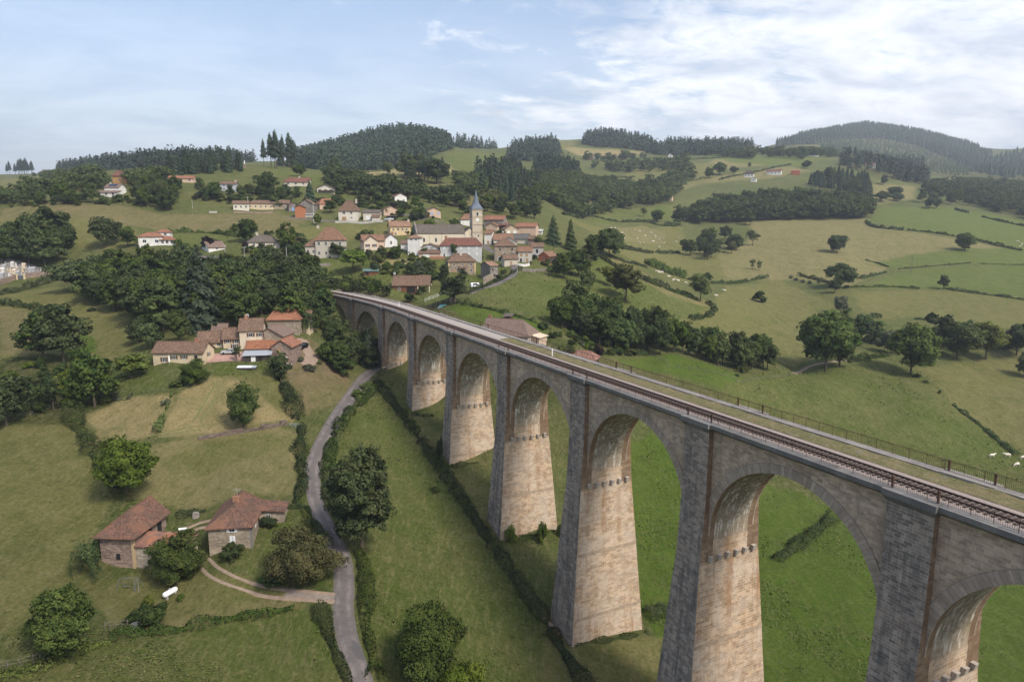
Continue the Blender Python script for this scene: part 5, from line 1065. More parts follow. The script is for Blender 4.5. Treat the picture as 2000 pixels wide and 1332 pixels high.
L_RUST = leaf_mat('leaf_bronze', (.055, .060, .020), (.10, .092, .030), (.13, .11, .042)); L_PURP = leaf_mat('leaf_purple', (.014, .008, .012), (.032, .016, .022), (.045, .025, .03))
L_GREY = leaf_mat('leaf_greygreen', (.075, .088, .052), (.12, .135, .080), (.165, .18, .11)); L_HEDGE = leaf_mat('leaf_hedge', (.026, .044, .012), (.052, .080, .020), (.085, .110, .030))
BARK = plain('bark', (.085, .068, .052), .95, 0, .4, 3.0)
def quads(P, Nrm, size, rng, jit=.8, asp=(.6, 1.0), shade_n=None):
    n = len(P); o = Nrm + rng.normal(0, jit, (n, 3)); o /= np.linalg.norm(o, axis=1)[:, None] + 1e-9
    r = rng.normal(0, 1, (n, 3)); a = np.cross(o, r); a /= np.linalg.norm(a, axis=1)[:, None] + 1e-9; b = np.cross(o, a)
    s = (np.asarray(size) * rng.uniform(.6, 1.35, n))[:, None]; k = rng.uniform(asp[0], asp[1], n)[:, None]
    V = np.stack([P - a * s, P - b * s * k, P + a * s, P + b * s * k], 1).reshape(-1, 3)
    sn = (shade_n if shade_n is not None else Nrm) * .75 + o * .35; sn /= np.linalg.norm(sn, axis=1)[:, None] + 1e-9
    return V, np.arange(4 * n).reshape(n, 4), np.repeat(sn, 4, 0)
def sph(rng, n):
    d = rng.normal(0, 1, (n, 3)); return d / np.linalg.norm(d, axis=1)[:, None]
def crown_arrays(seed, lobes=12, subs=15, leaves=52, size=.024, base=.08, width=.42, top=1.0, shape='round', gap=0.0):
    """crown of a tree of height 1: lobes -> clumps -> leaves"""
    rng = np.random.default_rng(seed); cz, hz = (base + top) / 2, (top - base) / 2
    C = []; tries = 0
    while len(C) < lobes and tries < 4000:
        tries += 1; d = sph(rng, 1)[0] * rng.uniform(.06, .56) ** .5; z = d[2]
        wz = {'round': 1.0, 'tall': .9, 'spread': 1.0, 'oak': 1.0}[shape]
        if shape == 'tall': wz = 1 - .45 * max(0, z)
        if shape == 'spread': wz = 1 + .15 * z
        c = np.array([d[0] * width * wz, d[1] * width * wz, cz + z * hz])
        if all(np.linalg.norm((c - q) / np.array([width, width, hz])) > .30 for q, _ in C): C.append((c, .42 if shape == 'oak' else rng.choice([.22, .28, .34, .42, .5])))
    P, Nn = [], []
    for c, r in C:
        dirs = sph(rng, subs); dirs[:, 2] = np.where(dirs[:, 2] < -.45, -dirs[:, 2], dirs[:, 2])
        rad = np.array([r * width, r * width, r * hz * .95])
        for d in dirs:
            if rng.random() < gap: continue
            s = c + d * rad * rng.uniform(.75, 1.05); rr = rng.uniform(.06, .115) * (width / .42)
            e = sph(rng, leaves); e[:, 2] *= .75; p = s + e * rr * rng.uniform(.35, 1.0, (leaves, 1)) ** .5
            P.append(p); nn = e * .55 + d * .6 + np.array([0, 0, .25]); Nn.append(nn / np.linalg.norm(nn, axis=1)[:, None])
    P = np.concatenate(P); Nn = np.concatenate(Nn); k = (P[:, 2] - base) / (top - base)
    if shape == 'oak': return quads(P, Nn, size, rng)
    P[:, 0] = P[:, 0] * rng.uniform(.85, 1.15) + k * rng.uniform(-.09, .09) * width * 2; P[:, 1] = P[:, 1] * rng.uniform(.85, 1.15) + k * rng.uniform(-.09, .09) * width * 2
    P *= 1 + .10 * np.sin(5 * np.arctan2(P[:, 1], P[:, 0]) + rng.uniform(0, 6) + P[:, 2] * 9)[:, None] * np.array([1, 1, .5])
    return quads(P, Nn, size, rng)
def trunk_mesh(seed, h=.6, r=.022, limbs=6, spread=.28, start=.18):
    rng = random.Random(seed); b = MB(); p = Vector((0, 0, -.06)); rr = r; pts = [p]
    for i in range(1, 6):
        q = Vector((rng.uniform(-.012, .012) * i, rng.uniform(-.012, .012) * i, h * i / 5)); b.bar(pts[-1], q, rr, 0, 7, rr * .82); rr *= .82; pts.append(q)
    for i in range(limbs):
        t = start + (h - start) * (i + .3) / limbs; k = min(4, int(t / h * 5)); o = pts[k].lerp(pts[k + 1], t / h * 5 - k)
        a = i * 2.4 + rng.uniform(-.4, .4); l = spread * rng.uniform(.7, 1.1); e = o + Vector((math.cos(a) * l, math.sin(a) * l, l * rng.uniform(.55, 1.0)))
        mI = o.lerp(e, .5) + Vector((0, 0, -.02)); b.bar(o, mI, r * .45, 0, 5, r * .32); b.bar(mI, e, r * .32, 0, 5, r * .15)
    return b.mesh('trunk', [BARK])
def conifer_arrays(seed, n=1900, R0=.17, base=.08, droop=.5, size=.035, ragged=.25, power=.85):
    rng = np.random.default_rng(seed); t = base + (1 - base) * (1 - np.sqrt(rng.uniform(0, 1, n))) ** 1.0
    tier = np.round(t * 22) / 22 + rng.normal(0, .006, n); ang0 = rng.uniform(0, 2 * math.pi, n)
    nb = 9; ang = np.round(ang0 / (2 * math.pi) * nb) / nb * 2 * math.pi + (np.round(t * 22) * 1.3) + rng.normal(0, .16, n)
    rmax = R0 * (1 - tier).clip(0, 1) ** power * (1 + ragged * np.sin(ang * 3 + tier * 40) * rng.uniform(.4, 1, n))
    f = rng.uniform(.25, 1, n) ** .6; r = rmax * f
    P = np.stack([r * np.cos(ang), r * np.sin(ang), tier - droop * r * f * .6 + .01], -1)
    Nn = np.stack([np.cos(ang) * .8, np.sin(ang) * .8, np.full(n, .65)], -1); Nn /= np.linalg.norm(Nn, axis=1)[:, None]
    return quads(P, Nn, size * (1.15 - .6 * tier.mean()), rng, .45, (.35, .7))
def lm(name, arr, mat): V, Fq, Nr = arr; return np_mesh(name, V, Fq, mat, normals=Nr)
def variants(mat, n, **kw): return [lm('crown', crown_arrays(100 + i * 7 + kw.get('seed0', 0), **{k: v for k, v in kw.items() if k != 'seed0'}), mat) for i in range(n)]
CR = {
 'mid': variants(L_MID, 5, base=.09, width=.38), 'dark': variants(L_DARK, 5, seed0=60, base=.08, width=.38), 'yel': variants(L_YEL, 2, seed0=30, base=.08, width=.42), 'olive': variants(L_OLIVE, 2, seed0=80, base=.12, width=.39),
 'tall': variants(L_MID, 4, seed0=11, shape='tall', width=.32, base=.08, lobes=14, subs=13), 'tdark': variants(L_DARK, 4, seed0=17, shape='tall', width=.34, base=.05, lobes=14, subs=13),
 'purp': variants(L_PURP, 1, seed0=5, base=.05), 'grey': variants(L_GREY, 2, seed0=8, base=.04), 'rust': variants(L_RUST, 1, seed0=2, base=.0, width=.62, lobes=16, subs=22, leaves=110, size=.019),
 'near': variants(L_DARK, 2, seed0=41, lobes=18, subs=26, leaves=110, size=.0135, base=.04, width=.30, gap=.25), 'nearyel': variants(L_YEL, 1, seed0=45, lobes=18, subs=24, leaves=110, size=.016, base=.10, width=.48, shape='spread', gap=.18),
 'nearmid': variants(L_MID, 2, seed0=49, lobes=18, subs=24, leaves=100, size=.015, base=.05, width=.42, gap=.15), 'neargreen': variants(L_HEDGE, 1, seed0=57, lobes=20, subs=28, leaves=120, size=.0125, base=.03, width=.46, gap=.12),
 'oak': variants(L_DARK, 3, seed0=121, base=.12, width=.44, lobes=18, subs=15, shape='oak'), 'thin': variants(L_MID, 2, seed0=71, lobes=10, subs=9, leaves=34, gap=.3, size=.022, base=.2, width=.36), 'bare': variants(L_GREY, 1, seed0=75, lobes=7, subs=6, leaves=14, gap=.4, size=.018),
}
CON = {'spruce': [lm('crown', conifer_arrays(i), L_CON) for i in range(4)], 'fir': [lm('crown', conifer_arrays(20 + i, 3600, .20, .04, .7, .030, .45, .75), L_CON) for i in range(2)],
       'cedar': [lm('crown', conifer_arrays(30, 5200, .26, .03, .5, .026, .5, .7), L_CON)], 'larch': [lm('crown', conifer_arrays(33, 2400, .16, .05, .3, .032, .3, .7), L_MID)],
       'douglas': [lm('crown', conifer_arrays(40 + i, 1700, .15, .34, .45, .036, .5, .6), L_CON) for i in range(3)]}
TRUNKS = [trunk_mesh(i) for i in range(4)]; CTRUNK = []
for i in range(2):
    b = MB(); b.bar((0, 0, -.05), (0, 0, .95), .014, 0, 6, .003); CTRUNK.append(b.mesh('trunk', [BARK]))
VR = random.Random(7)
def tree(p, h, kind, label, w=1.0, group=None, name=None, cat=None):
    con = kind in CON; name = name or ('conifer' if con else 'tree'); cat = cat or name
    t = thing(name, label, cat, p, VR.uniform(0, 6.28), group); t.scale = (h * w, h * w, h)
    link('crown', VR.choice((CON if con else CR)[kind]), t); link('trunk', VR.choice(CTRUNK if con else TRUNKS), t)
    return t
def TP(px, py, top, kind, label, w=1.0, group=None, dz=0.0, y=None):
    """tree whose foot is at the pixel (px, py) and whose crown reaches up to pixel row top"""
    p = G(px, py) if y is None else None
    if y is not None: q = at_y(px, py, y); p = np.array([q[0], q[1], zg(q[0], q[1])])
    h = 5.0
    for _ in range(8): h *= (py - top) / max(1e-3, py - proj((p[0], p[1], p[2] + h))[1])
    return tree(p, h, kind, label, w, group)
BUSH = {k: [lm('bush', crown_arrays(300 + i * 5 + j * 31, lobes=9, subs=14, leaves=60, size=.036, base=-.25, width=.58, top=1.0), mt) for i in range(2)] for j, (k, mt) in enumerate((('mid', L_HEDGE), ('dark', L_DARK), ('yel', L_YEL), ('grey', L_GREY), ('purp', L_PURP), ('olive', L_OLIVE)))}
def bush(px, py, wpx, kind, label, hk=.9, group=None, name='bush', y=None):
    p = G(px, py); wm = wpx * depth(p) / F; o = link(name, VR.choice(BUSH[kind]), None, p, VR.uniform(0, 6.28)); o.scale = (wm / 1.1, wm / 1.1, wm * hk * .8)
    return tag(o, label, name, group)
# --- woods made of single trees
def poly_pts(poly, n, seed, mind=0.0):
    rng = random.Random(seed); W = [G(*p)[:2] for p in poly]; q = [(float(a), float(c)) for a, c in W]; xs, ys = [a for a, _ in q], [c for _, c in q]; out = []; tries = 0
    while len(out) < n and tries < n * 400:
        tries += 1; x, y = rng.uniform(min(xs), max(xs)), rng.uniform(min(ys), max(ys))
        if not inside(q, np.array([x]), np.array([y]))[0]: continue
        if any((x - a) ** 2 + (y - c) ** 2 < mind * mind for a, c, _ in out): continue
        out.append((x, y, zg(x, y)))
    return out
def wood(poly, n, hr, kinds, label, group, seed, mind=3.5, wr=(.9, 1.25), name=None):
    rng = random.Random(seed)
    for p in poly_pts(poly, n, seed, mind): tree(p, rng.uniform(*hr), rng.choice(kinds), label, rng.uniform(*wr), group, name)
wood([(118,566),(200,548),(300,540),(420,545),(540,552),(625,582),(640,620),(620,652),(565,645),(545,625),(470,636),(400,645),(330,652),(262,640),(205,606)], 74, (10.5, 15), ['dark', 'dark', 'tdark', 'mid'], 'broadleaf tree in the dense dark wood left of the far end of the viaduct', 'trees of the wood left of the viaduct', 11, 4.2, (1.05, 1.4))
wood([(642,572),(700,574),(752,590),(770,584),(745,566),(690,556),(640,556)], 18, (3.5, 6), ['mid', 'yel', 'mid'], 'bright green tall shrub behind the far end of the viaduct deck', 'bushy trees behind the viaduct end', 12, 2.5, (1.2, 1.6), 'shrub')
wood([(0,525),(45,515),(125,522),(135,480),(100,465),(60,480),(0,480)], 12, (12, 17), ['dark', 'tdark', 'dark'], 'dark tree in the wood behind the cemetery', 'trees behind the cemetery', 13, 5, (1.0, 1.3))
wood([(60,396),(120,388),(185,390),(200,396),(130,402),(70,404)], 14, (6, 11), ['dark', 'mid', 'dark'], 'tree in the garden belt along the top of the brown left field', 'trees along the top of the left field', 14, 5)
wood([(250,392),(300,372),(345,372),(350,400),(330,412),(280,408)], 16, (8, 14), ['dark', 'mid', 'dark'], 'tree in the clump right of the solar-panelled house', 'trees right of the solar-panelled house', 15, 4.5)
wood([(322,346),(380,332),(470,330),(474,336),(400,342),(340,350)], 26, (13, 19), ['spruce', 'fir', 'spruce'], 'dark spruce in the plantation behind the pink bungalow', 'spruces behind the pink bungalow', 16, 4)
wood([(1080,640),(1150,672),(1250,690),(1290,694),(1290,672),(1240,655),(1160,635),(1110,622)], 24, (10, 15), ['mid', 'dark', 'mid', 'tdark'], 'tall tree in the belt between the village meadow and the garden hedges', 'trees in the belt below the meadow', 17, 4, (.9, 1.15))
wood([(1295,692),(1400,716),(1520,727),(1520,712),(1400,700),(1300,676)], 17, (10, 15), ['tall', 'mid', 'tdark', 'tall'], 'tall ash-like tree in the row along the wooden meadow fence', 'trees along the meadow fence', 18, 4, (.85, 1.1))
wood([(1345,502),(1390,512),(1440,508),(1445,478),(1400,462),(1360,478)], 13, (10, 15), ['dark', 'mid', 'tdark', 'olive'], 'tree in the clump in the middle of the hillside pasture', 'trees of the hillside clump', 19, 7, (1.0, 1.3))
STREAM = [([(1010,398),(1100,414),(1200,410),(1300,402),(1310,388),(1200,384),(1100,388),(1030,384)], 75, 7)]
wood([(940,388),(1030,398),(1050,376),(1000,352),(950,352)], 24, (17, 25), ['douglas', 'spruce', 'fir'], 'tall dark conifer in the plantation behind the steeple', 'conifers behind the steeple', 21, 6)
wood([(783,356),(860,362),(868,346),(800,342)], 22, (15, 21), ['douglas', 'dark', 'douglas'], 'dark pine in the dense grove on the pale hay field', 'pines of the hay field grove', 22, 4.5, (1.1, 1.4), 'conifer')
wood([(502,330),(575,332),(580,326),(510,324)], 13, (22, 33), ['douglas', 'douglas', 'spruce'], 'very tall spruce in the group standing against the sky', 'tall spruces against the sky', 23, 4.5)
HAML = [([(1150,327),(1200,330),(1240,322),(1340,318),(1350,330),(1260,338),(1180,334)], 34, 12), ([(1130,312),(1180,308),(1240,305),(1260,312),(1180,318)], 16, 8)]
SLOPE = [([(1240,370),(1300,345),(1350,330),(1370,345),(1320,365),(1270,378)], 24, 12)]
wood([(1800,408),(1870,408),(1880,395),(1830,388),(1795,396)], 9, (12, 16), ['dark', 'mid'], 'tree in the small wood above the bright green field', 'trees above the bright green field', 26, 8, (1.1, 1.3))
UPV = [([(640,375),(700,385),(830,395),(900,405),(890,390),(760,372),(660,352)], 60, 6), ([(640,350),(700,360),(720,372),(660,372)], 14, 6)]
wood([(880,420),(960,402),(1010,410),(1060,425),(1030,436),(960,418)], 16, (8, 12), ['mid', 'dark', 'olive'], 'tree in the row behind the church and steeple', 'trees behind the church', 28, 6, (1.1, 1.4))
wood([(1580,372),(1640,382),(1700,378),(1690,352),(1620,350)], 38, (15, 22), ['fir', 'douglas', 'fir', 'tdark'], 'dark spruce in the stand above the big round wood', 'spruces above the round wood', 29, 6, (1.2, 1.6), 'conifer')
wood([(660,735),(730,722),(735,690),(700,668),(650,690),(640,712)], 15, (4.5, 9), ['dark', 'mid', 'tdark'], 'tall shrub in the thicket by the road under the far arches', 'trees under the far arches', 30, 3.2, (1.1, 1.4), 'shrub')
wood([(590,652),(640,668),(700,690),(640,640),(600,636)], 9, (6, 10), ['dark', 'mid'], 'tree on the bank between the farm lane and the viaduct', 'trees on the farm lane bank', 31, 3.5, (1.1, 1.4))
# --- single trees, foreground first: foot x, foot y, top y
TP(706,1078,884,'near','big dark walnut tree leaning over the bend of the road',1.05)
tree((-13.2, 95, zg(-13.2, 95)), 12.5, 'neargreen', 'large bushy tree at the bottom edge beside the road', 1.0)
tree((-6.5, 91, zg(-6.5, 91)), 8.0, 'nearyel', 'lighter leafy tree at the bottom edge right of the large bushy one', 1.0)
TP(250,968,855,'nearyel','yellow green walnut tree at the corner of the field above the barn',1.0)
TP(346,1141,1050,'nearmid','spreading fruit tree in front of the stone lean-to',1.15)
TP(597,1136,1040,'rust','bronze tinted plum tree in the garden of the square stone house',.95)
TP(128,1280,1146,'near','wide dark tree at the lower left behind the field fence',1.25)
TP(475,834,752,'nearmid','lone small tree in the straw coloured field',.95)
TP(85,705,610,'tdark','left tree of the pair in the sloping left meadow',1.1); TP(125,708,598,'dark','taller right tree of the pair in the sloping left meadow',1.1)
TP(185,795,680,'dark','dark tree left of the walled lawn',1.0); TP(258,740,690,'yel','low spreading bright tree on the farm lawn',1.5)
TP(378,754,706,'nearmid','low spreading tree below the long cream cottage',1.1); TP(350,672,608,'olive','olive tinted tree behind the long cream cottage',1.0)
TP(300,680,622,'mid','green tree left of the olive tinted tree',1.1); TP(268,672,626,'dark','dark tree at the edge of the meadow below the wood',1.0)
TP(12,832,720,'dark','dark tree cut by the left edge of the photo',1.1); TP(105,802,740,'thin','thin ragged tree by the fence left of the bright bush',1.0); TP(50,790,745,'dark','small dark tree behind the field fence',1.2)
TP(395,642,474,'cedar','huge dark conifer towering over the left wood',.95)
TP(548,745,690,'tdark','dark clipped tree at the end of the farm hedge',1.2); TP(462,706,678,'thin','young tree in front of the silver car',1.0)
TP(405,745,722,'thin','very small fruit tree in the farm garden',1.0)
TP(720,716,640,'fir','dark conifer in front of the second arch',1.0)
TP(1080,478,420,'cedar','big dark conifer at the right edge of the village',1.0); TP(1114,488,428,'larch','lighter conifer beside the big dark one',1.25)
TP(1130,540,480,'mid','round tree below the two village conifers',1.2); TP(1148,512,470,'mid','tree on the slope right of the village',1.2); TP(1190,502,450,'oak','dark tree at the upper end of the long hedge',1.2); TP(1160,494,458,'mid','tree behind the long hedge',1.2)
TP(1146,563,530,'oak','small round tree alone in the village meadow',1.1); TP(1222,590,514,'olive','big light green tree in the meadow',1.2); TP(1192,560,520,'olive','smaller light green tree behind the big one in the meadow',1.1)
TP(1368,588,534,'olive','light tree with a bent trunk at the end of the long hedge',1.05); TP(1382,552,530,'dark','small dark tree behind the light bent tree',1.0)
TP(885,592,534,'dark','wide dark tree by the pool and silver van',1.35); TP(1100,545,492,'mid','leafy tree right of the orange red garage',1.3)
TP(480,475,422,'mid','green tree on the slope above the bungalow',1.1); TP(562,490,440,'mid','tree between the bungalow and the manor house',1.1); TP(210,482,418,'dark','broad dark tree below the brown left field',1.2); TP(250,484,445,'mid','tree left of the white villa',1.2)
TP(60,500,422,'dark','tall dark tree at the left edge of the brown field',1.0); TP(128,492,435,'dark','dark tree at the right end of the cemetery wood',1.0)
TP(402,488,462,'purp','dark red leaved tree beside the small bungalow',1.3); TP(425,484,466,'grey','grey green tree behind the small bungalow',1.2); TP(477,488,474,'purp','small dark red tree left of the cream bungalow',1.2)
TP(662,505,474,'dark','tree in front of the pale manor house',1.2); TP(690,532,480,'yel','large light tree below the pale manor house',1.3); TP(775,506,478,'mid','tree in front of the white gabled house',1.2); TP(720,506,486,'dark','tree below the cream villa',1.2)
TP(890,500,473,'mid','tree in front of the red roofed house',1.1); TP(820,542,506,'grey','grey leaved tree in the village garden',1.0); TP(805,540,510,'dark','dark tree beside the grey leaved tree',1.2); TP(826,530,500,'mid','green tree above the grey leaved tree',1.1)
TP(1020,446,438,'mid','round tree before the orange barn',1.3); TP(1028,458,444,'oak','round dark tree in front of the long orange roof',1.3)
TP(606,402,352,'fir','olive green conifer in front of the chalet',1.25); TP(646,416,388,'dark','round tree before the bright orange roof',1.2); TP(590,412,394,'dark','round tree left of the bright orange roof',1.1)
TP(524,378,332,'dark','tall dark tree left of the split-level house',1.0); TP(418,392,360,'mid','tree beside the grey balcony house',1.2); TP(320,398,355,'olive','pale tree below the pink bungalow',1.0)
TP(683,332,300,'spruce','single spruce rising above the village woods',1.2); TP(655,345,312,'mid','large tree on the ridge above the village',1.2); TP(757,340,318,'oak','lone round tree on the pale hay field',1.1); TP(783,424,408,'oak','round tree between the carport and the hilltop house',1.3)
TP(840,448,425,'yel','light tree left of the steeple',1.3); TP(815,470,440,'mid','tree before the church front',1.1); TP(868,545,514,'dark','tree left of the quoined stone house',1.0)
TP(1634,494,458,'oak','lone round oak in the tan pasture',1.15); TP(1884,490,457,'oak','lone oak by the hedge of the green field',1.15); TP(1842,565,537,'mid','small round tree on the hedge between two green fields',1.15)
TP(1640,562,516,'oak','large tree at the meeting of the hedges',1.3); TP(1630,572,545,'mid','willow-like tree in front of the large hedge tree',1.2); TP(1642,612,576,'grey','thin grey tree in the gully',1.0); TP(1652,628,600,'thin','bare topped small tree in the gully',1.1)
TP(1612,726,612,'oak','leaning oak in the lane end group',1.0); TP(1640,716,618,'near','bushy oak in the lane end group',1.0); TP(1682,665,610,'dark','dark tree behind the lane end oaks',1.2)
TP(1778,732,636,'oak','dark drooping tree in the middle of the right meadow',1.0); TP(1835,690,613,'mid','tree left of the dead grey trunk',1.1); TP(1868,700,622,'mid','wide tree in the stream-side row',1.3); TP(1925,702,630,'olive','light tree at the right of the stream-side row',1.2); TP(1985,695,625,'dark','tree with a pale dead trunk at the right edge',1.2); TP(2000,735,690,'dark','dark tree cut by the right edge of the photo',1.2)
TP(1740,690,640,'grey','thin grey leaved tree in the stream-side row',1.2); TP(1710,672,640,'dark','low dark tree in the stream-side row',1.3); TP(1838,684,640,'bare','dead grey tree in the stream-side row',1.0)
TP(1470,480,450,'thin','thin tree alone on the tan hillside',1.2); TP(1469,526,505,'thin','left one of two small thin trees on the hillside',1.0); TP(1482,528,508,'thin','right one of two small thin trees on the hillside',1.0)
TP(1465,440,409,'mid','round tree below the edge of the big wood',1.1); TP(1328,442,402,'tdark','tall tree at the left corner of the big wood',1.3); TP(1284,434,409,'oak','small dark tree on the far hedge',1.1); TP(1257,424,406,'thin','thin tree on the far hedge',1.0)
TP(1722,394,374,'oak','left tree of three below the spruce stand',1.6); TP(1752,393,378,'oak','right tree of three below the spruce stand',1.6); TP(1748,386,364,'oak','rear tree of three below the spruce stand',1.4); TP(1725,362,342,'dark','lone tree on the tan field under the spruces',1.0)
TP(1405,342,318,'oak','big round tree above the tan slope',1.2); TP(1385,348,326,'dark','dark tree left of the big round one',1.2); TP(1434,340,323,'mid','small tree right of the big round one',1.3); TP(1464,328,318,'mid','tiny round tree on the green ridge field',1.0); TP(1567,314,300,'mid','lone tree on the crest of the bright field',1.3); TP(1575,330,314,'oak','tree by the red brick barn',1.2)
wood([(14,343),(66,343),(66,339.5),(14,339.5)], 14, (24, 34), ['douglas', 'douglas', 'dark'], 'tall pine in the clump on the far left skyline', 'pines on the far left skyline', 32, 7, (1.0, 1.4), 'conifer')
# cypress climbing plant by the pier and small growth round the pier feet
# --- far woods that read as masses
def far_conifer():
    V = []; Fc = []; rng = np.random.default_rng(5)
    for k, (z0, z1, r) in enumerate(((.06, .5, .17), (.3, .75, .125), (.55, 1.0, .08))):
        n = 7; o = len(V); V += [(r * math.cos(6.283 * i / n) * rng.uniform(.75, 1.2), r * math.sin(6.283 * i / n) * rng.uniform(.75, 1.2), z0 + rng.uniform(-.04, .04)) for i in range(n)] + [(0, 0, z1)]
        Fc += [(o + i, o + (i + 1) % n, o + n) for i in range(n)]
    return np.array(V), np.array(Fc)
FCV, FCF = far_conifer()
SV = [conifer_arrays(900 + i, 95, .19, .04, .35, .075, .5, .8) for i in range(4)]
def merge_wood(name, polys, hr, mat, label, cat, seed, kind='conifer', wr=(1.15, 1.75)):
    rng = np.random.default_rng(seed); Vs, Fs, Ns = [], [], []; off = 0
    if kind != 'conifer': BV = [crown_arrays(700 + i, lobes=9, subs=9, leaves=9, size=.058, base=.03, width=.50) for i in range(5)]; NB_ = 5
    for poly, n, mind in polys:
        for p in poly_pts(poly, n, int(seed + n), mind):
            h = rng.uniform(*hr); w = h * rng.uniform(*wr); a = rng.uniform(0, 6.28); ca, sa = math.cos(a), math.sin(a)
            if kind == 'conifer': v0, f0, n0 = FCV, FCF, None
            elif kind == 'spruce': v0, f0, n0 = SV[rng.integers(4)]
            else: v0, f0, n0 = BV[rng.integers(5)]
            rot = np.array([[ca, -sa, 0], [sa, ca, 0], [0, 0, 1]])
            Vs.append((v0 @ rot.T) * np.array([w, w, h]) + np.array(p)); Fs.append(f0 + off); off += len(v0)
            if n0 is not None: Ns.append(n0 @ rot.T)
    me = np_mesh(name, np.concatenate(Vs), np.concatenate(Fs), mat, normals=np.concatenate(Ns) if Ns else None)
    return tag(link(name, me), label, cat, kind='stuff')
merge_wood('conifer_forest', [([(570,322),(600,300),(680,280),(740,265),(800,262),(870,262),(882,292),(840,306),(780,325),(700,333),(620,332)], 2300, 4.5)], (13, 27), L_CONF, 'dense spruce forest covering the rounded hill behind the village', 'forest', 51, 'spruce', (1.0, 1.5))
merge_wood('conifer_forest', [([(110,330),(200,318),(300,312),(420,306),(500,300),(500,312),(420,322),(300,328),(200,334),(120,338)], 900, 5)], (12, 24), L_CONF, 'dark spruce forest along the left skyline', 'forest', 52, 'spruce', (1.0, 1.5))
merge_wood('conifer_forest', [([(1136,282),(1150,270),(1200,266),(1265,275),(1280,298),(1230,292),(1170,288)], 380, 7), ([(990,308),(1010,292),(1080,280),(1095,300),(1085,312),(1030,316)], 300, 6), ([(1290,286),(1340,284),(1420,282),(1470,290),(1460,300),(1400,298),(1330,296)], 300, 9), ([(882,284),(930,284),(970,284),(970,288),(900,290)], 60, 8), ([(1260,300),(1290,304),(1380,304),(1400,296),(1300,292)], 160, 8)], (14, 28), L_CONF, 'spruce woods crowning the middle hilltops', 'forest', 53, 'spruce', (1.0, 1.5))
merge_wood('conifer_forest', [([(1512,288),(1560,270),(1640,254),(1690,247),(1740,250),(1800,260),(1880,280),(1940,304),(1900,325),(1850,308),(1790,285),(1720,272),(1650,272),(1590,282)], 3200, 7.5), ([(1860,305),(1935,312),(1990,300),(2080,296),(2080,345),(1960,350),(1890,335)], 700, 9)], (14, 28), L_CONF, 'spruce forest on the big round hill at the right', 'forest', 54)
merge_wood('conifer_forest', [([(1600,286),(1650,274),(1720,274),(1790,288),(1850,312),(1900,330),(1890,345),(1800,335),(1700,312),(1640,302)], 1500, 8)], (6, 12), leaf_mat('needle_young', (.040, .062, .032), (.062, .092, .045), (.085, .115, .055), .1), 'younger paler plantation low on the big round hill', 'forest', 65)
merge_wood('conifer_forest', [([(1640,322),(1690,318),(1800,322),(1812,345),(1810,362),(1740,352),(1700,345),(1650,330)], 240, 7)], (21, 30), L_CON, 'dark spruce clump below the big round hill', 'wood', 55, 'spruce', (1.0, 1.5))
merge_wood('broadleaf_wood', [([(1322,430),(1345,420),(1400,405),(1500,398),(1600,395),(1690,402),(1700,420),(1680,429),(1600,430),(1450,434),(1380,438)], 190, 6)], (13, 19), L_DARK, 'big dark rounded beech wood on the right hillside', 'wood', 56, 'broad', (1.0, 1.4))
merge_wood('broadleaf_wood', [([(1880,390),(1880,400),(1950,415),(2000,428),(2080,440),(2080,370),(2000,365),(1900,360),(1820,365),(1800,380)], 330, 7)], (11, 17), L_DARK, 'dark mixed wood at the right edge below the spruce hill', 'wood', 57, 'broad', (1.0, 1.4))
merge_wood('broadleaf_wood', [([(1010,345),(1100,345),(1180,352),(1250,362),(1330,372),(1300,392),(1200,390),(1100,392),(1060,372),(990,352)], 300, 7), ([(890,350),(930,352),(950,372),(935,385),(905,372)], 70, 6)], (6, 10), L_MID, 'young green wood on the slopes right of the steeple', 'wood', 58, 'broad', (1.2, 1.7))
merge_wood('conifer_forest', [([(1040,330),(1090,318),(1130,330),(1130,345),(1060,345)], 90, 7), ([(930,340),(1000,325),(1020,340),(960,350)], 60, 7)], (14, 22), L_CON, 'dark conifers on the slope under the middle hilltop', 'wood', 59, 'spruce', (1.0, 1.5))
merge_wood('broadleaf_wood', [([(40,372),(120,362),(200,360),(210,368),(120,378),(50,382)], 40, 7), ([(60,346),(130,342),(220,344),(215,349),(130,350)], 30, 9), ([(250,356),(320,345),(330,352),(262,366)], 26, 6), ([(0,392),(60,388),(60,396),(0,400)], 14, 6)], (6, 10), L_DARK, 'scattered dark trees behind the upper left houses', 'wood', 60, 'broad', (1.0, 1.4))
merge_wood('broadleaf_wood', [([(1480,300),(1540,302),(1620,300),(1640,310),(1560,312),(1490,308)], 60, 14), ([(1380,304),(1460,304),(1475,312),(1400,306)], 40, 12)], (12, 18), L_MID, 'hedgerow trees among the small fields under the round hill', 'wood', 61, 'broad', (1.0, 1.4))
merge_wood('broadleaf_wood', STREAM, (10, 15), L_DARK, 'leafy belt of trees along the stream right of the steeple', 'wood', 62, 'broad', (1.0, 1.4))
merge_wood('broadleaf_wood', HAML + SLOPE, (10, 16), L_DARK, 'round trees and hedgerow trees scattered over the ridge hamlet pastures', 'wood', 63, 'broad', (1.0, 1.4))
merge_wood('broadleaf_wood', UPV, (8, 13), L_MID, 'leafy slope of trees behind the upper village houses', 'wood', 64, 'broad', (1.0, 1.4))
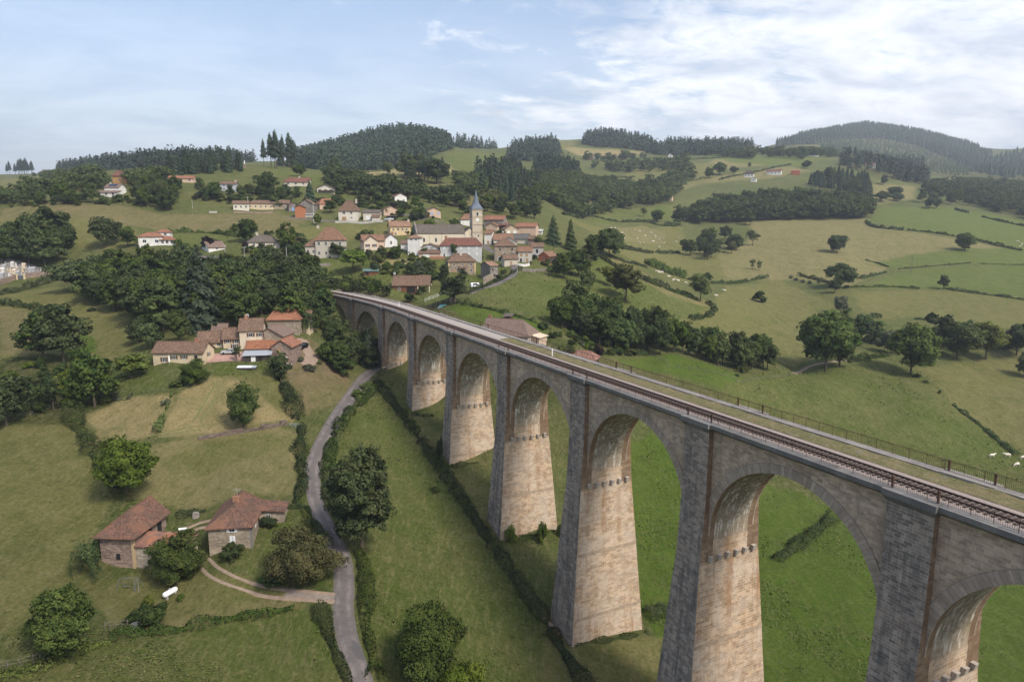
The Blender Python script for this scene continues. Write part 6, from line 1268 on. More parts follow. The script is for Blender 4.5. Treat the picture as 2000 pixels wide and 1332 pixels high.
# --- hedges
def hedge(px, hgt, wid, label, mat=None, size=None, dens=26, seed=1, ragged=.75, name='hedge', off=0.0):
    c = spline([G(*p)[:2] for p in px], 1.2); rng = np.random.default_rng(seed + abs(int(px[0][0]))); P, Nn = [], []
    dep = depth(G(*px[len(px) // 2])); size = size or max(.13, dep / F * 1.25); dens = dens * (.3 / size) ** 1.3
    for a, b in zip(c[:-1], c[1:]):
        L = np.linalg.norm(b - a); n = max(3, int(L * (wid + 1.6 * hgt) * dens * .5)); u = rng.uniform(0, 1, n); th = rng.uniform(-.15, math.pi + .15, n)
        tn = (b - a) / (L + 1e-9); nn = np.array([tn[1], -tn[0]])
        xy = a + (b - a) * u[:, None]
        k = 1 + ragged * (vnoise(xy[:, 0], xy[:, 1], 1.8, 7) * 2.0 + vnoise(xy[:, 0], xy[:, 1], 6, 8) * 1.6); rr = rng.uniform(.72, 1.06, n)
        s = np.cos(th) * wid / 2 * k * rr; z = np.sin(th).clip(-.1, 1) ** .6 * hgt * k * rr if False else np.sign(np.sin(th)) * np.abs(np.sin(th)) ** .65 * hgt * k * rr
        q = xy + nn * (s[:, None] + off); g0 = np.array([zg(*x) for x in (a, b)]); g = g0[0] + (g0[1] - g0[0]) * u
        P.append(np.column_stack([q, g + z.clip(-.2)])); d = np.column_stack([nn[0] * np.cos(th), nn[1] * np.cos(th), np.sin(th) + .2]); Nn.append(d / np.linalg.norm(d, axis=1)[:, None])
    P = np.concatenate(P); V, Fq, Nr = quads(P, np.concatenate(Nn), size, rng); o = np.append(P[:, :2].mean(0), P[:, 2].min())
    return tag(link(name, np_mesh(name, V - o, Fq, mat or L_HEDGE, normals=Nr), None, o), label, 'hedge' if name == 'hedge' else name)
hedge([(735,748),(768,790),(800,832),(842,890),(890,960),(930,1020),(975,1085),(1020,1150),(1080,1240),(1150,1350)], 1.6, 2.8, 'long dark hedge running along the left foot of the viaduct')
hedge([(622,1188),(634,1215),(648,1255),(665,1295),(690,1350)], 1.5, 2.2, 'rough hedge left of the road at the bottom edge')
hedge([(215,1250),(300,1238),(400,1222),(500,1205),(575,1188)], 1.3, 1.8, 'rough low hedge along the top of the bottom left field')
hedge([(-20,1330),(60,1312),(140,1280),(215,1255)], .8, 1.6, 'brambly strip under the field fence at the lower left corner', L_OLIVE)
hedge([(742,752),(730,762),(712,782),(690,800),(672,822),(656,850),(645,885),(640,930)], 1.6, 2.4, 'bushy hedge between the road and the narrow meadow', L_HEDGE)
hedge([(700,1080),(712,1110),(716,1150),(718,1200),(722,1260),(735,1330)], 1.9, 2.6, 'overgrown hedge right of the road below the walnut tree')
hedge([(140,815),(160,850),(180,885),(205,930),(235,965)], 2.2, 2.6, 'tall leafy hedge beside the small straw field', L_HEDGE)
hedge([(338,765),(325,800),(305,848)], 1.3, 1.5, 'short bright hedge between the two straw fields', L_YEL)
hedge([(590,838),(586,870),(588,910),(592,950),(575,985)], 1.7, 2.2, 'hedge along the left verge of the road by the tan field')
hedge([(535,722),(550,752),(568,785),(578,822)], 2.4, 2.8, 'thick green hedge between the straw field and the brown bank', L_HEDGE)
hedge([(556,994),(585,992),(602,996),(612,1020),(628,1045),(645,1075)], 1.5, 1.5, 'clipped garden hedge round the lawn of the stone house')
hedge([(345,1012),(375,1004),(402,998)], 1.6, 2.0, 'dark hedge behind the two foreground stone buildings', L_DARK)
hedge([(-10,592),(30,598),(70,604),(106,612)], 1.8, 2.4, 'dark hedge across the left meadow')
hedge([(-10,578),(40,568),(80,556),(112,544)], 2.0, 5.0, 'wild bank of bushes below the cemetery wall', L_OLIVE)
hedge([(160,1140),(178,1105),(192,1075)], 4.0, 2.4, 'ivy and brambles heaped against the barn corner', L_DARK)
hedge([(180,785),(205,778),(230,782),(258,778)], 2.2, 2.6, 'grey green olive bushes at the edge of the lawn', L_GREY)
hedge([(902,594),(935,600),(970,608),(1005,618),(1040,628),(1076,644)], 1.5, 1.9, 'dark hedge between the meadow and the bungalow lawn', L_DARK)
hedge([(912,574),(935,566),(965,553),(990,541),(1018,526)], 1.2, 1.5, 'clipped hedge along the village road')
hedge([(1162,496),(1195,517),(1230,537),(1270,552),(1310,566),(1355,582)], 1.7, 2.4, 'long dark hedge slanting down the hill above the narrow pasture', L_DARK)
hedge([(1190,502),(1220,512),(1262,523)], 1.2, 1.8, 'upper hedge of the narrow cattle pasture', L_DARK)
hedge([(1258,549),(1275,555),(1292,562)], 1.8, 2.4, 'short hedge piece beside the long slanting hedge', L_DARK); hedge([(1300,565),(1330,576),(1364,588)], 1.3, 1.8, 'second slanting hedge below the long one', L_DARK); hedge([(1274,607),(1295,613),(1318,622)], 1.6, 2.4, 'short isolated hedge in the sloping meadow', L_DARK)
hedge([(1380,592),(1394,602),(1392,612),(1380,619),(1348,624)], 1.4, 2.2, 'hooked hedge at the corner of the meadow')
hedge([(1100,420),(1140,424),(1190,431),(1230,434),(1262,434),(1290,441),(1318,442)], 1.8, 2.6, 'far dark hedge above the cattle herd', L_DARK)
hedge([(1212,486),(1240,490),(1275,494)], 1.5, 2.2, 'left piece of the hedge below the cattle herd', L_DARK); hedge([(1282,494),(1305,495),(1326,494)], 1.7, 2.4, 'right piece of the hedge below the cattle herd', L_DARK)
hedge([(1326,542),(1345,546),(1365,552)], 1.5, 2.0, 'hedge left of the light bent tree', L_DARK); hedge([(1390,554),(1430,554),(1465,549),(1498,542)], 1.4, 2.0, 'curved hedge under the tan hillside', L_DARK)
hedge([(1264,518),(1280,524),(1300,532),(1336,538)], 3.6, 5.0, 'row of tall bushes above the narrow pasture', L_DARK)
hedge([(1692,434),(1702,442),(1730,447),(1765,450)], 2.0, 3.0, 'left half of the dark hedge under the bright green field', L_DARK); hedge([(1772,450),(1820,455),(1870,463),(1915,472),(1955,482),(1995,490)], 1.9, 2.6, 'right half of the dark hedge under the bright green field', L_DARK)
hedge([(1865,410),(1890,416)], 1.6, 2.4, 'small hedge at the top of the bright green field', L_DARK); hedge([(1918,424),(1955,433),(2005,443)], 1.6, 2.4, 'hedge at the top right of the bright green field', L_DARK)
hedge([(1690,508),(1712,514),(1735,522)], .8, 1.4, 'low broken hedge at the tip of the upper green field', L_OLIVE); hedge([(1755,526),(1800,522),(1850,518),(1896,514)], .7, 1.4, 'thin ragged hedge between the two upper green fields', L_OLIVE)
hedge([(1915,516),(1960,517),(2005,518)], .7, 1.4, 'thin ragged hedge near the right edge', L_OLIVE)
hedge([(1680,545),(1705,539),(1732,532)], 1.3, 1.8, 'short hedge right of the large hedge tree', L_DARK); hedge([(1650,563),(1690,561),(1740,561),(1796,565)], 1.3, 1.8, 'hedge between the middle and lower green fields', L_DARK); hedge([(1845,564),(1880,570),(1935,577),(2005,587)], 1.3, 2.0, 'hedge running right from the small round tree', L_DARK)
hedge([(1700,619),(1722,622)], 1.5, 2.0, 'tiny hedge remnant above the stream-side row', L_DARK); hedge([(1785,624),(1810,626),(1860,634),(1915,638)], 2.0, 2.6, 'thick hedge behind the stream-side trees', L_DARK)
hedge([(1670,706),(1700,700),(1740,694)], 1.6, 2.4, 'rough hedge right of the lane end oaks')
hedge([(1655,660),(1700,668),(1760,672),(1850,678),(1990,682)], 2.4, 4.0, 'undergrowth under the stream-side trees', L_DARK)
for i, (x, y, w_) in enumerate(((1790, 737, 14), (1808, 748, 11), (1836, 768, 9))): bush(x, y, w_, 'dark', ('bush at the foot of the dark drooping tree', 'round bush on the right meadow ditch', 'small bush lower down the right meadow ditch')[i])
hedge([(1862,792),(1885,810),(1915,832),(1950,862),(1985,890)], 1.1, 1.8, 'dark bushes strung along the ditch of the right meadow', L_DARK, ragged=.6)
hedge([(1516,1096),(1545,1078),(1580,1052),(1628,1012)], 1.7, 2.6, 'hedge seen through the nearest complete arch'); hedge([(1262,1208),(1290,1198),(1312,1190)], 2.2, 3.0, 'dark hedge seen behind the second pier from the right', L_DARK)
hedge([(330,456),(360,454),(395,455),(430,457),(470,464)], 1.6, 2.4, 'dark hedge round the small green field above the villa', L_DARK)
hedge([(492,500),(530,496),(570,489)], 2.2, 2.6, 'thick dark hedge below the cream bungalow', L_DARK); hedge([(336,474),(350,481),(372,486)], 2.0, 3.0, 'hedge right of the white villa', L_DARK)
hedge([(720,530),(760,524),(800,524)], 1.2, 1.6, 'hedge below the yellow garden strip', L_DARK); hedge([(700,404),(740,410),(760,402)], 1.8, 2.4, 'upper hedge on the village terrace', L_DARK); hedge([(720,396),(745,400),(765,404)], 1.4, 2, 'middle clipped hedge on the village terrace', L_DARK)
hedge([(1170,694),(1220,688),(1268,694)], 1.4, 1.6, 'low clipped hedge along the top of the small meadow'); hedge([(1240,300),(1330,324)], 1.4, 2, 'far hedge left of the green ridge field', L_DARK) if False else None
hedge([(1405,352),(1470,338),(1545,322)], 1.5, 2.4, 'far hedge along the tan strip above the big beech wood', L_DARK); hedge([(1270,364),(1310,360),(1370,350)], 1.2, 2, 'far hedge across the ridge pasture', L_DARK); hedge([(1336,314),(1390,310),(1452,307)], 1.6, 2.6, 'far hedge under the bright ridge field', L_DARK); hedge([(1200,347),(1240,347)], 1.6, 2.6, 'hedge below the ridge hamlet pasture', L_DARK); hedge([(1280,378),(1310,366),(1340,360)], 1.6, 2.4, 'slanting hedge below the ridge pastures', L_DARK)
hedge([(640,1000),(636,960),(628,905)], .7, 1.2, 'grassy verge growth right of the road', L_OLIVE)
hedge([(1560,538),(1600,548),(1640,560)], 1.4, 2.6, 'ragged scrub line at the bottom of the tan hillside', L_OLIVE, ragged=.9)
ROADPX = [(742,716),(728,726),(712,738),(690,768),(660,810),(632,860),(612,910),(612,955),(625,1000),(648,1048),(668,1090),(672,1140),(670,1190),(680,1250),(700,1310),(716,1360)]
for a_, b_, o_, lab in ((0, 13, 2.7, 'long grass along the right verge of the road'), (0, 10, -2.7, 'long grass along the left verge of the road above the drive'), (11, 16, -2.8, 'long grass along the left verge of the road below the drive')): hedge(ROADPX[a_:b_], .45, 1.2, lab, L_OLIVE, name='verge_grass', ragged=.3, off=o_ * 1.1)
for q, lab in (([(1118,1262),(1195,1252),(1270,1238)], 'weeds at the foot of the second pier from the right'), ([(1002,1056),(1045,1049),(1094,1036)], 'weeds at the foot of the ivy grown pier'), ([(870,913),(915,908),(962,901)], 'weeds at the foot of the pier with the ivy column'), ([(803,812),(835,813),(866,811)], 'weeds at the foot of the pier right of the small bushes')): hedge(q, .5, 1.6, lab, L_HEDGE, name='weeds', ragged=1.4, off=-.5)
# --- bushes
for a in [(745,752,18,'dark','round bush at the top of the viaduct hedge'), (700,780,26,'yel','bright bush beside the road above the meadow'), (715,762,26,'yel','leafy bright bush nearer the viaduct by the road'),
 (603,724,24,'grey','white flowering bush on the farm bank'), (587,706,16,'grey','grey green bush left of the white flowering bush'), (625,712,12,'dark','small dark bush right of the white flowering bush'), (668,722,34,'olive','rounded olive bush above the road bend'), (640,706,34,'dark','dark bush under the farm lane trees'),
 (125,765,44,'yel','bright rounded bush in the rough left bank'), (138,790,38,'yel','bright bush at the head of the tall hedge'), (345,755,26,'dark','clipped dark bush beside the white parasol'), (325,790,20,'grey','greyish leafless bush at the straw field corner'),
 (298,1214,80,'mid','big shrub beside the white gas tank',.62), (353,1172,16,'yel','bright yellow green bush right of the white gas tank'), (290,1182,26,'yel','lighter shrub above the big shrub'), (530,1140,46,'dark','dark bush left of the bronze plum tree'), (525,1030,34,'mid','bush growing on the wing of the square stone house'),
 (438,1086,18,'dark','left climbing bush at the foot of the stone house'), (458,1086,18,'dark','right climbing bush at the foot of the stone house'), (450,1090,46,'mid','low flower bed along the foot of the stone house'),
 (850,960,20,'dark','small bush beside the pier hedge'), (997,1060,24,'yel','left ivy bush at the foot of the middle pier',2.2), (1059,1060,22,'yel','right ivy bush at the foot of the middle pier',2.2), (1092,1047,16,'mid','ivy bush at the right corner of the middle pier',2.2), (860,896,14,'mid','tall column of ivy on the left side of the slim pier',5.0),
 (816,812,8,'mid','small leafy bush at the foot of the fourth arch pier',1.4), (826,813,5,'mid','very small bush right of it at the pier foot'), (844,814,7,'mid','leafy bush at the middle of the pier foot',1.3),
 (1440,735,9,'dark','dark dot-like bush on the meadow fence line'), (1450,728,20,'olive','tan dead bush at the meadow fence corner'), (1082,660,22,'mid','round bush in the bungalow garden'), (1060,642,26,'dark','dark bush behind the bungalow'), (1012,668,16,'dark','small dark conifer-like bush beside the bungalow'), (1116,676,18,'mid','clipped green mound left in the garden row'), (1135,676,16,'grey','clipped greyish mound in the garden row'), (1098,690,22,'yel','light green garden bush near the shed'), (1112,694,24,'yel','second light green garden bush near the shed'), (1168,692,26,'purp','dark red bush in the garden row'), (1190,692,14,'mid','small upright bush right of the red bush'), (1212,694,18,'mid','bush in the middle of the meadow hedge'), (1230,694,20,'olive','bush near the right end of the meadow hedge'),
 (802,573,14,'mid','bush before the timber house porch'), (818,575,14,'dark','dark bush right of the timber house porch'), (800,590,24,'mid','bush on the slope above the viaduct deck'), (938,505,17,'dark','clipped dark bush by the church square'), (905,540,16,'mid','bush before the quoined stone house'), (975,545,16,'mid','green bush inside the road bend'), (983,535,14,'mid','higher green bush inside the road bend'), (1080,530,28,'dark','large bush beside the village garden walls'), (1060,518,10,'dark','small bush beside the orange red garage'),
 (700,468,16,'dark','dark garden bush above the cream villa'), (725,460,14,'mid','upright garden bush above the cream villa'), (795,458,14,'mid','bush beside the yellow house'), (610,480,20,'dark','bush left of the manor house lawn'), (585,490,14,'dark','small bush by the manor drive'), (830,500,20,'dark','bush before the grey workshop'), (178,608,14,'dark','dark bush alone in the left meadow'), (45,400,24,'dark','garden bush near the left edge poles'), (850,546,30,'dark','rounded bush in the garden below the stone house'), (1485,590,28,'dark','dark clump on the pasture spring line'), (1120,480,20,'mid','bush at the foot of the lighter conifer'), (770,404,12,'purp','dark red bush by the porch house'), (742,404,14,'purp','dark red bush on the terrace')]: bush(*a)
for (x, y) in ((1545, 543), (1555, 548), (1568, 552), (1582, 555), (1601, 552)): bush(x, y, 9, 'grey', 'scrubby bush on the spring line at the foot of the tan hillside', 1.0, 'scrub on the spring line')

# garden shrubs scattered round the houses
for a in [(590,478,452,'mid','rounded tree on the lawn left of the manor house'),(712,470,446,'dark','dark tree above the cream villa'),(744,504,482,'mid','leafy tree right of the tree below the cream villa'),(846,470,446,'dark','dark tree behind the church nave'),(890,452,428,'mid','light tree before the white house left of the steeple'),(975,472,450,'mid','leafy tree between the steeple and the village top right'),(1050,486,462,'dark','dark tree above the plain grey block'),(665,386,362,'dark','dark tree above the steep roofed white house'),(700,402,378,'mid','tree above the low grey roofed house'),(738,394,372,'dark','dark tree left of the porch house'),(812,408,384,'mid','green tree left of the cream hilltop house'),(545,385,362,'mid','tree on the bank above the terrace'),(490,384,360,'dark','dark tree above the left end of the terrace'),(395,388,362,'mid','leafy tree left of the grey balcony house'),(585,345,318,'dark','dark tree behind the split-level house'),(525,478,450,'mid','tree behind the cream bungalow'),(620,440,420,'mid','small tree in the pasture below the grey barn'),(450,398,378,'dark','dark tree at the left end of the terrace'),(870,405,380,'dark','dark tree right of the cream hilltop house'),(915,425,402,'mid','green tree behind the white house left of the steeple')]: TP(a[0],a[1],a[2],a[3],a[4],1.15)
def shrubs(poly, n, wr, kinds, label, group, seed, mind=3.0):
    rng = random.Random(seed)
    for q in poly_pts(poly, n, seed, mind):
        o = link('bush', rng.choice(BUSH[rng.choice(kinds)]), None, q, rng.uniform(0, 6.28)); wv = rng.uniform(*wr); o.scale = (wv, wv * rng.uniform(.8, 1.2), wv * rng.uniform(.6, 1.0)); tag(o, label, 'bush', group)
GK = ['mid', 'dark', 'mid', 'dark', 'yel', 'olive']
shrubs([(700,498),(860,508),(862,545),(760,542),(700,528)], 30, (2.0, 5.0), GK, 'garden bush in the plots below the white village houses', 'bushes below the white houses', 81)
shrubs([(620,385),(780,392),(860,428),(800,436),(700,408),(630,412)], 50, (2.2, 6.5), GK, 'garden bush among the upper village houses', 'bushes of the upper village', 82)
shrubs([(190,388),(330,396),(330,410),(240,404),(185,402)], 18, (2.5, 5.5), GK, 'garden bush along the top of the brown field near the solar-panelled house', 'bushes near the solar-panelled house', 83)
shrubs([(10,396),(190,397),(190,406),(10,408)], 16, (2.5, 5.0), GK, 'bush in the garden belt at the far left', 'bushes of the far left gardens', 84)
shrubs([(470,492),(600,478),(600,500),(500,506)], 24, (2.5, 6), GK, 'garden bush between the cream bungalow and the manor house', 'bushes by the manor house', 85)
shrubs([(1060,520),(1165,498),(1175,530),(1090,548)], 18, (2.5, 5.0), GK, 'bush on the bank right of the village', 'bushes right of the village', 86)
shrubs([(380,366),(560,366),(610,402),(440,404),(380,398)], 42, (3, 8.0), GK, 'bush on the slope between the terrace and the balcony house', 'bushes above the terrace', 87, 4)
shrubs([(1070,664),(1160,690),(1250,696),(1240,684),(1130,660)], 20, (1.5, 3.6), GK, 'garden bush between the tree belt and the viaduct deck', 'bushes beside the deck', 88, 2)
shrubs([(60,765),(140,722),(215,735),(225,785),(130,805),(60,815)], 20, (2.0, 4.5), GK, 'wild bush on the rough left bank', 'bushes of the rough left bank', 89)
shrubs([(0,720),(60,712),(130,716),(120,750),(20,770),(-10,770)], 14, (2.0, 4.0), GK, 'low scrub bush in the dip below the left meadow', 'scrub below the left meadow', 90)
shrubs([(940,470),(1060,470),(1060,500),(1040,516),(960,520)], 12, (1.5, 3.2), GK, 'bush squeezed between the houses right of the church', 'bushes right of the church', 91)

# tufts and weeds in the nearer meadows
def tufts(n, seed):
    rng = np.random.default_rng(seed); az = rng.uniform(R(-39), R(39), n); ld = rng.uniform(math.log(85), math.log(330), n); d = np.exp(ld); x, y = d * np.sin(az), d * np.cos(az)
    keep = (vnoise(x, y, 9, 41) + vnoise(x, y, 3, 43) * .8 + rng.normal(0, .12, n)) > .16
    s_ax = (x - VO[0]) * VD[0] + (y - VO[1]) * VD[1]
    x, y = x[keep], y[keep]; i = np.clip(((np.arctan2(x, y) + AZC) / (2 * AZC) * (NF - 1)).astype(int), 0, NF - 1); j = np.clip(np.searchsorted(LD, np.log(np.hypot(x, y))), 0, len(LD) - 1)
    z = gE[i, j] * np.hypot(x, y) + CZ + .06; c = gC[i, j, :3]
    ok = c[:, 1] > c[:, 0] * .98
    rd = np.array([G(*q)[:2] for q in [(742,716),(712,738),(690,768),(660,810),(632,860),(612,910),(612,955),(625,1000),(648,1048),(668,1090),(672,1140),(670,1190),(680,1250),(700,1310),(716,1360),(735,1430)]])
    for a_, b_ in zip(rd[:-1], rd[1:]):
        u_ = np.clip(((x - a_[0]) * (b_ - a_)[0] + (y - a_[1]) * (b_ - a_)[1]) / ((b_ - a_) @ (b_ - a_)), 0, 1); ok &= np.hypot(x - a_[0] - u_ * (b_ - a_)[0], y - a_[1] - u_ * (b_ - a_)[1]) > 3.2
    for q in ((264, 1090), (310, 1095), (455, 1060), (550, 1160), (470, 1145), (425, 1120), (640, 1168)): g_ = G(*q); ok &= np.hypot(x - g_[0], y - g_[1]) > 5.5
    P = np.column_stack([x, y, z])[ok]; Nn = np.tile([0, 0, 1.0], (len(P), 1))
    k = (np.hypot(P[:, 0], P[:, 1]) / 110) ** .5
    return quads(P, Nn, 0.16 * k, rng, .6, (.35, .9), Nn)
def tuft_mat(name, a, b_):
    m, t, b = mat_base(name, .9); b.inputs['Specular IOR Level'].default_value = .05; g = t.nodes.new('ShaderNodeNewGeometry'); t.links.new(mixc(t, g.outputs['Random Per Island'], a, b_), b.inputs['Base Color']); return m
arr = tufts(210000, 1); tag(link('grass', lm('grass', arr, tuft_mat('tuft_green', (.058, .095, .018), (.150, .145, .055)))), 'fresh green grass tufts in the near meadows', 'grass', kind='stuff')
# ------------------------------------------------------------------ small things
# cattle
def cow_mesh(seed):
    rng = random.Random(seed); me = bpy.data.meshes.new('x'); graze = seed % 2 == 0
    hz = .45 if graze else 1.35
    v = [(0, 0, 1.08), (-.5, 0, 1.12), (-.85, 0, 1.1), (.5, 0, 1.1), (.85, 0, 1.15 if not graze else 1.0), (1.2, 0, hz + .1 if not graze else .72), (1.45, 0, hz - .1 if not graze else .38), (1.62, 0, hz - .28 if not graze else .22)]
    r = [.36, .36, .30, .35, .24, .16, .15, .10]; e = [(0, 1), (1, 2), (0, 3), (3, 4), (4, 5), (5, 6), (6, 7)]
    for base, x, bend in ((3, .55, -.05), (2, -.75, .1)):
        for s in (-.2, .2):
            i = len(v); v += [(x, s, .8), (x + bend, s, .42), (x - bend * .3, s, .04)]; r += [.17 if base == 2 else .14, .075, .065]; e += [(base, i), (i, i + 1), (i + 1, i + 2)]
    i = len(v); v += [(-1.05, 0, 1.05), (-1.1, 0, .5)]; r += [.04, .035]; e += [(2, i), (i, i + 1)]
    for s in (-.22, .22): v.append((v[5][0] + .05, s, v[5][2] + .1)); r.append(.05); e.append((5, len(v) - 1))
    me.from_pydata(v, e, []); o = bpy.data.objects.new('x', me); COL.objects.link(o)
    m = o.modifiers.new('s', 'SKIN')
    for k, sv in enumerate(me.skin_vertices[0].data): sv.radius = (r[k], r[k]); sv.use_root = k == 0
    o.modifiers.new('u', 'SUBSURF').levels = 1
    dg = bpy.context.evaluated_depsgraph_get(); nm = bpy.data.meshes.new_from_object(o.evaluated_get(dg)); bpy.data.objects.remove(o)
    nm.name = 'cow'; nm.materials.clear(); nm.materials.append(plain('cow_hide', (.66, .60, .50), .85, 0, .12)); 
    for p in nm.polygons: p.use_smooth = True
    return nm
COWS = [cow_mesh(1), cow_mesh(2)]
def cow(px, py, label, group=None, i=0, rz=None):
    o = link('cow', COWS[i % 2], None, G(px, py), VR.uniform(0, 6.28) if rz is None else rz); return tag(o, label, 'cow', group)
cow(1937, 894, 'white cow at the left of the near group on the right meadow', None, 0, 0.2); cow(1967, 893, 'white cow standing behind in the near group on the right meadow', None, 0, 3.0); cow(1986, 911, 'grazing white cow nearest the viaduct railing', None, 1, 3.5); cow(1998, 898, 'white cow cut by the right edge of the photo', None, 0, .1)
for i, (x, y) in enumerate([(177,185),(207,183),(292,200),(262,222),(215,240),(280,267),(363,200),(398,210),(425,213),(488,220),(380,267),(440,245),(470,248),(516,243),(522,257),(548,271),(580,271),(495,290),(508,288),(430,298),(398,302),(587,302),(700,260),(683,292),(553,335)]): cow(1150 + x / 4, 400 + y / 4 + 1, 'tiny white cow of the herd on the pasture under the far hedge', 'herd under the far hedge', i)
for i, (x, y) in enumerate([(532,527),(550,535),(572,533),(624,567),(660,595),(680,592),(700,600),(756,616)]): cow(1150 + x / 4, 400 + y / 4 + 1, 'white cow in the narrow pasture between the slanting hedges', 'cows in the narrow pasture', i)
cow(1415, 570, 'white cow higher of two on the brownish slope', None, 0); cow(1398, 580, 'white cow lower of two on the brownish slope', None, 1)
for i, (x, y) in enumerate([(1988, 473), (1996, 478), (1992, 483)]): cow(x, y, 'pale cow lying in the bright green field at the right edge', 'cows in the bright green field', i)
# vehicles
def car(px, py, rz, paint, label, L=4.2, van=False, name='car'):
    p = G(px, py); t = thing(name, label, name if not van else 'van', p + np.array([0, 0, .1]), rz)
    pm = plain('paint_' + paint[0], paint[1], .3, .35, .03); H1 = 1.0; 
    prof = [(-L / 2, .35), (-L / 2, .85), (-L / 2 + .15, .98), (-L * .18, 1.02), (-.02 * L, 1.48), (L * .32, 1.48), (L / 2 - .12, 1.0), (L / 2, .9), (L / 2, .35)] if not van else [(-L / 2, .35), (-L / 2, .9), (-L * .36, 1.1), (-L * .22, 1.85), (L * .46, 1.9), (L / 2, 1.6), (L / 2, .35)]
    b = MB(); W2 = .86
    def wd(z): return W2 if z <= 1.05 else W2 - (z - 1.05) * .32
    n = len(prof)
    for i in range(n):
        (x0, z0), (x1, z1) = prof[i], prof[(i + 1) % n]; b.face([(x0, -wd(z0), z0), (x0, wd(z0), z0), (x1, wd(z1), z1), (x1, -wd(z1), z1)])
    for s in (-1, 1): q = [(x, s * wd(z), z) for x, z in prof]; b.face(q if s < 0 else q[::-1])
    b.build('body', [pm], t)
    zt = 1.4 if not van else 1.75; g = MB()
    for s in (-1, 1):
        q = [(-.14 * L, s * (wd(1.06) + .01), 1.06), (.38 * L, s * (wd(1.06) + .01), 1.06), (.30 * L, s * (wd(zt) + .01), zt), (-.05 * L, s * (wd(zt) + .01), zt)]; g.face(q if s < 0 else q[::-1])
    g.build('side_window', [GLASS], t); g = MB(); a, c = (prof[3], prof[4]) if not van else (prof[2], prof[3])
    nx, nz = -(c[1] - a[1]), c[0] - a[0]; k = .02 / math.hypot(nx, nz); g.face([(a[0] + nx * k, -wd(a[1]) * .9, a[1] + nz * k), (a[0] + nx * k, wd(a[1]) * .9, a[1] + nz * k), (c[0] + nx * k, wd(c[1]) * .9, c[1] + nz * k), (c[0] + nx * k, -wd(c[1]) * .9, c[1] + nz * k)]); g.build('windscreen', [GLASS], t)
    for x in (-L * .31, L * .31):
        for s in (-1, 1): w_ = MB(); w_.bar((x, s * .68, .33), (x, s * .88, .33), .33, 0, 14); w_.build('wheel', [plain('tyre', (.02, .02, .02), .8)], t)
    for s in (-1, 1): h = MB(); h.box(-L / 2 - .02, -L / 2 + .05, s * .6 - .15, s * .6 + .15, .68, .82); h.build('headlight', [FRAME], t)
    return t
SIL = ('silver', (.55, .57, .60)); WHT = ('white', (.80, .80, .80)); BLK = ('black', (.02, .021, .024))
car(447, 692, R(10), SIL, 'silver car parked on the pink farm yard'); car(592, 680, R(80), BLK, 'black car parked in the farm lane')
car(930, 562, R(205), WHT, 'white van parked below the village road', 4.8, True); car(523, 503, R(5), WHT, 'white car parked beside the tiny beige cabin'); car(598, 423, R(0), WHT, 'white car in front of the tall grey barn'); car(758, 431, R(0), WHT, 'left white car under the carport'); car(766, 431, R(90), WHT, 'right white car under the carport')
# poles
def pole(px, py, top, label, r=.14, mat=None, cross=False, name='utility_pole'):
    p = G(px, py); h = 5.0
    for _ in range(6): h *= (py - top) / max(1e-3, py - proj((p[0], p[1], p[2] + h))[1])
    t = thing(name, label, 'pole', p); mat = mat or plain('concrete_pole', (.45, .44, .42), .8, 0, .1)
    b = MB(); b.bar((0, 0, -1), (0, 0, h), r, 0, 6, r * .7); b.build('post', [mat], t)
    if cross: b = MB(); b.box(-.9, .9, -.06, .06, h - .45, h - .3); b.bar((-.7, 0, h - .3), (-.7, 0, h - .05), .05); b.bar((.7, 0, h - .3), (.7, 0, h - .05), .05); b.build('crossarm', [mat], t)
    return t
WP = plain('wood_pole', (.16, .13, .105), .9, 0, .2)
pole(613, 437, 397, 'tall pale concrete pole in the field below the grey barn', .24); pole(34, 398, 366, 'wooden pole at the far left garden edge', .14, WP, True); pole(101, 393, 372, 'wooden pole before the left garden trees', .14, WP); pole(210, 398, 376, 'wooden pole below the solar-panelled house', .16, WP); pole(376, 407, 390, 'slim pale pole in the brown field', .12); pole(485, 411, 384, 'pale pole in front of the hillside terrace', .16); pole(332, 390, 374, 'slim pole left of the pale tree', .12)
pole(560, 505, 482, 'pale leaning pole by the thick dark hedge', .14); pole(478, 505, 482, 'street lamp by the cream bungalow', .1, None, True, 'street_lamp'); pole(440, 499, 478, 'street lamp right of the small bungalow', .1, None, True, 'street_lamp'); pole(747, 408, 392, 'pole on the village terrace', .13, WP); pole(991, 455, 432, 'slim pole right of the orange barn', .11); pole(1777, 533, 498, 'left pole of the twin wooden power poles in the green field', .16, WP); pole(1780, 533, 499, 'right pole of the twin wooden power poles in the green field', .16, WP); pole(1028, 311, 303, 'power pole on the small light field under the hilltop', .3); pole(730, 436, 402, 'pole behind the low grey roofed house', .12, WP) if False else None
pole(1010, 532, 518, 'white sign post at the bend of the village road', .09, FRAME, False, 'sign_post')
# white marker posts on the deck
for s_, n_, lab in ((89.6, 5.6, 'white marker post on the far gravel part of the deck'), (-8.9, 6.3, 'white marker post on the grassy part of the deck')):
    b = MB(); b.box(-.09, .09, -.09, .09, -.1, 1.5); tag(b.build('marker_post', [FRAME], None, vx(s_, n_, DZ)), lab, 'post')
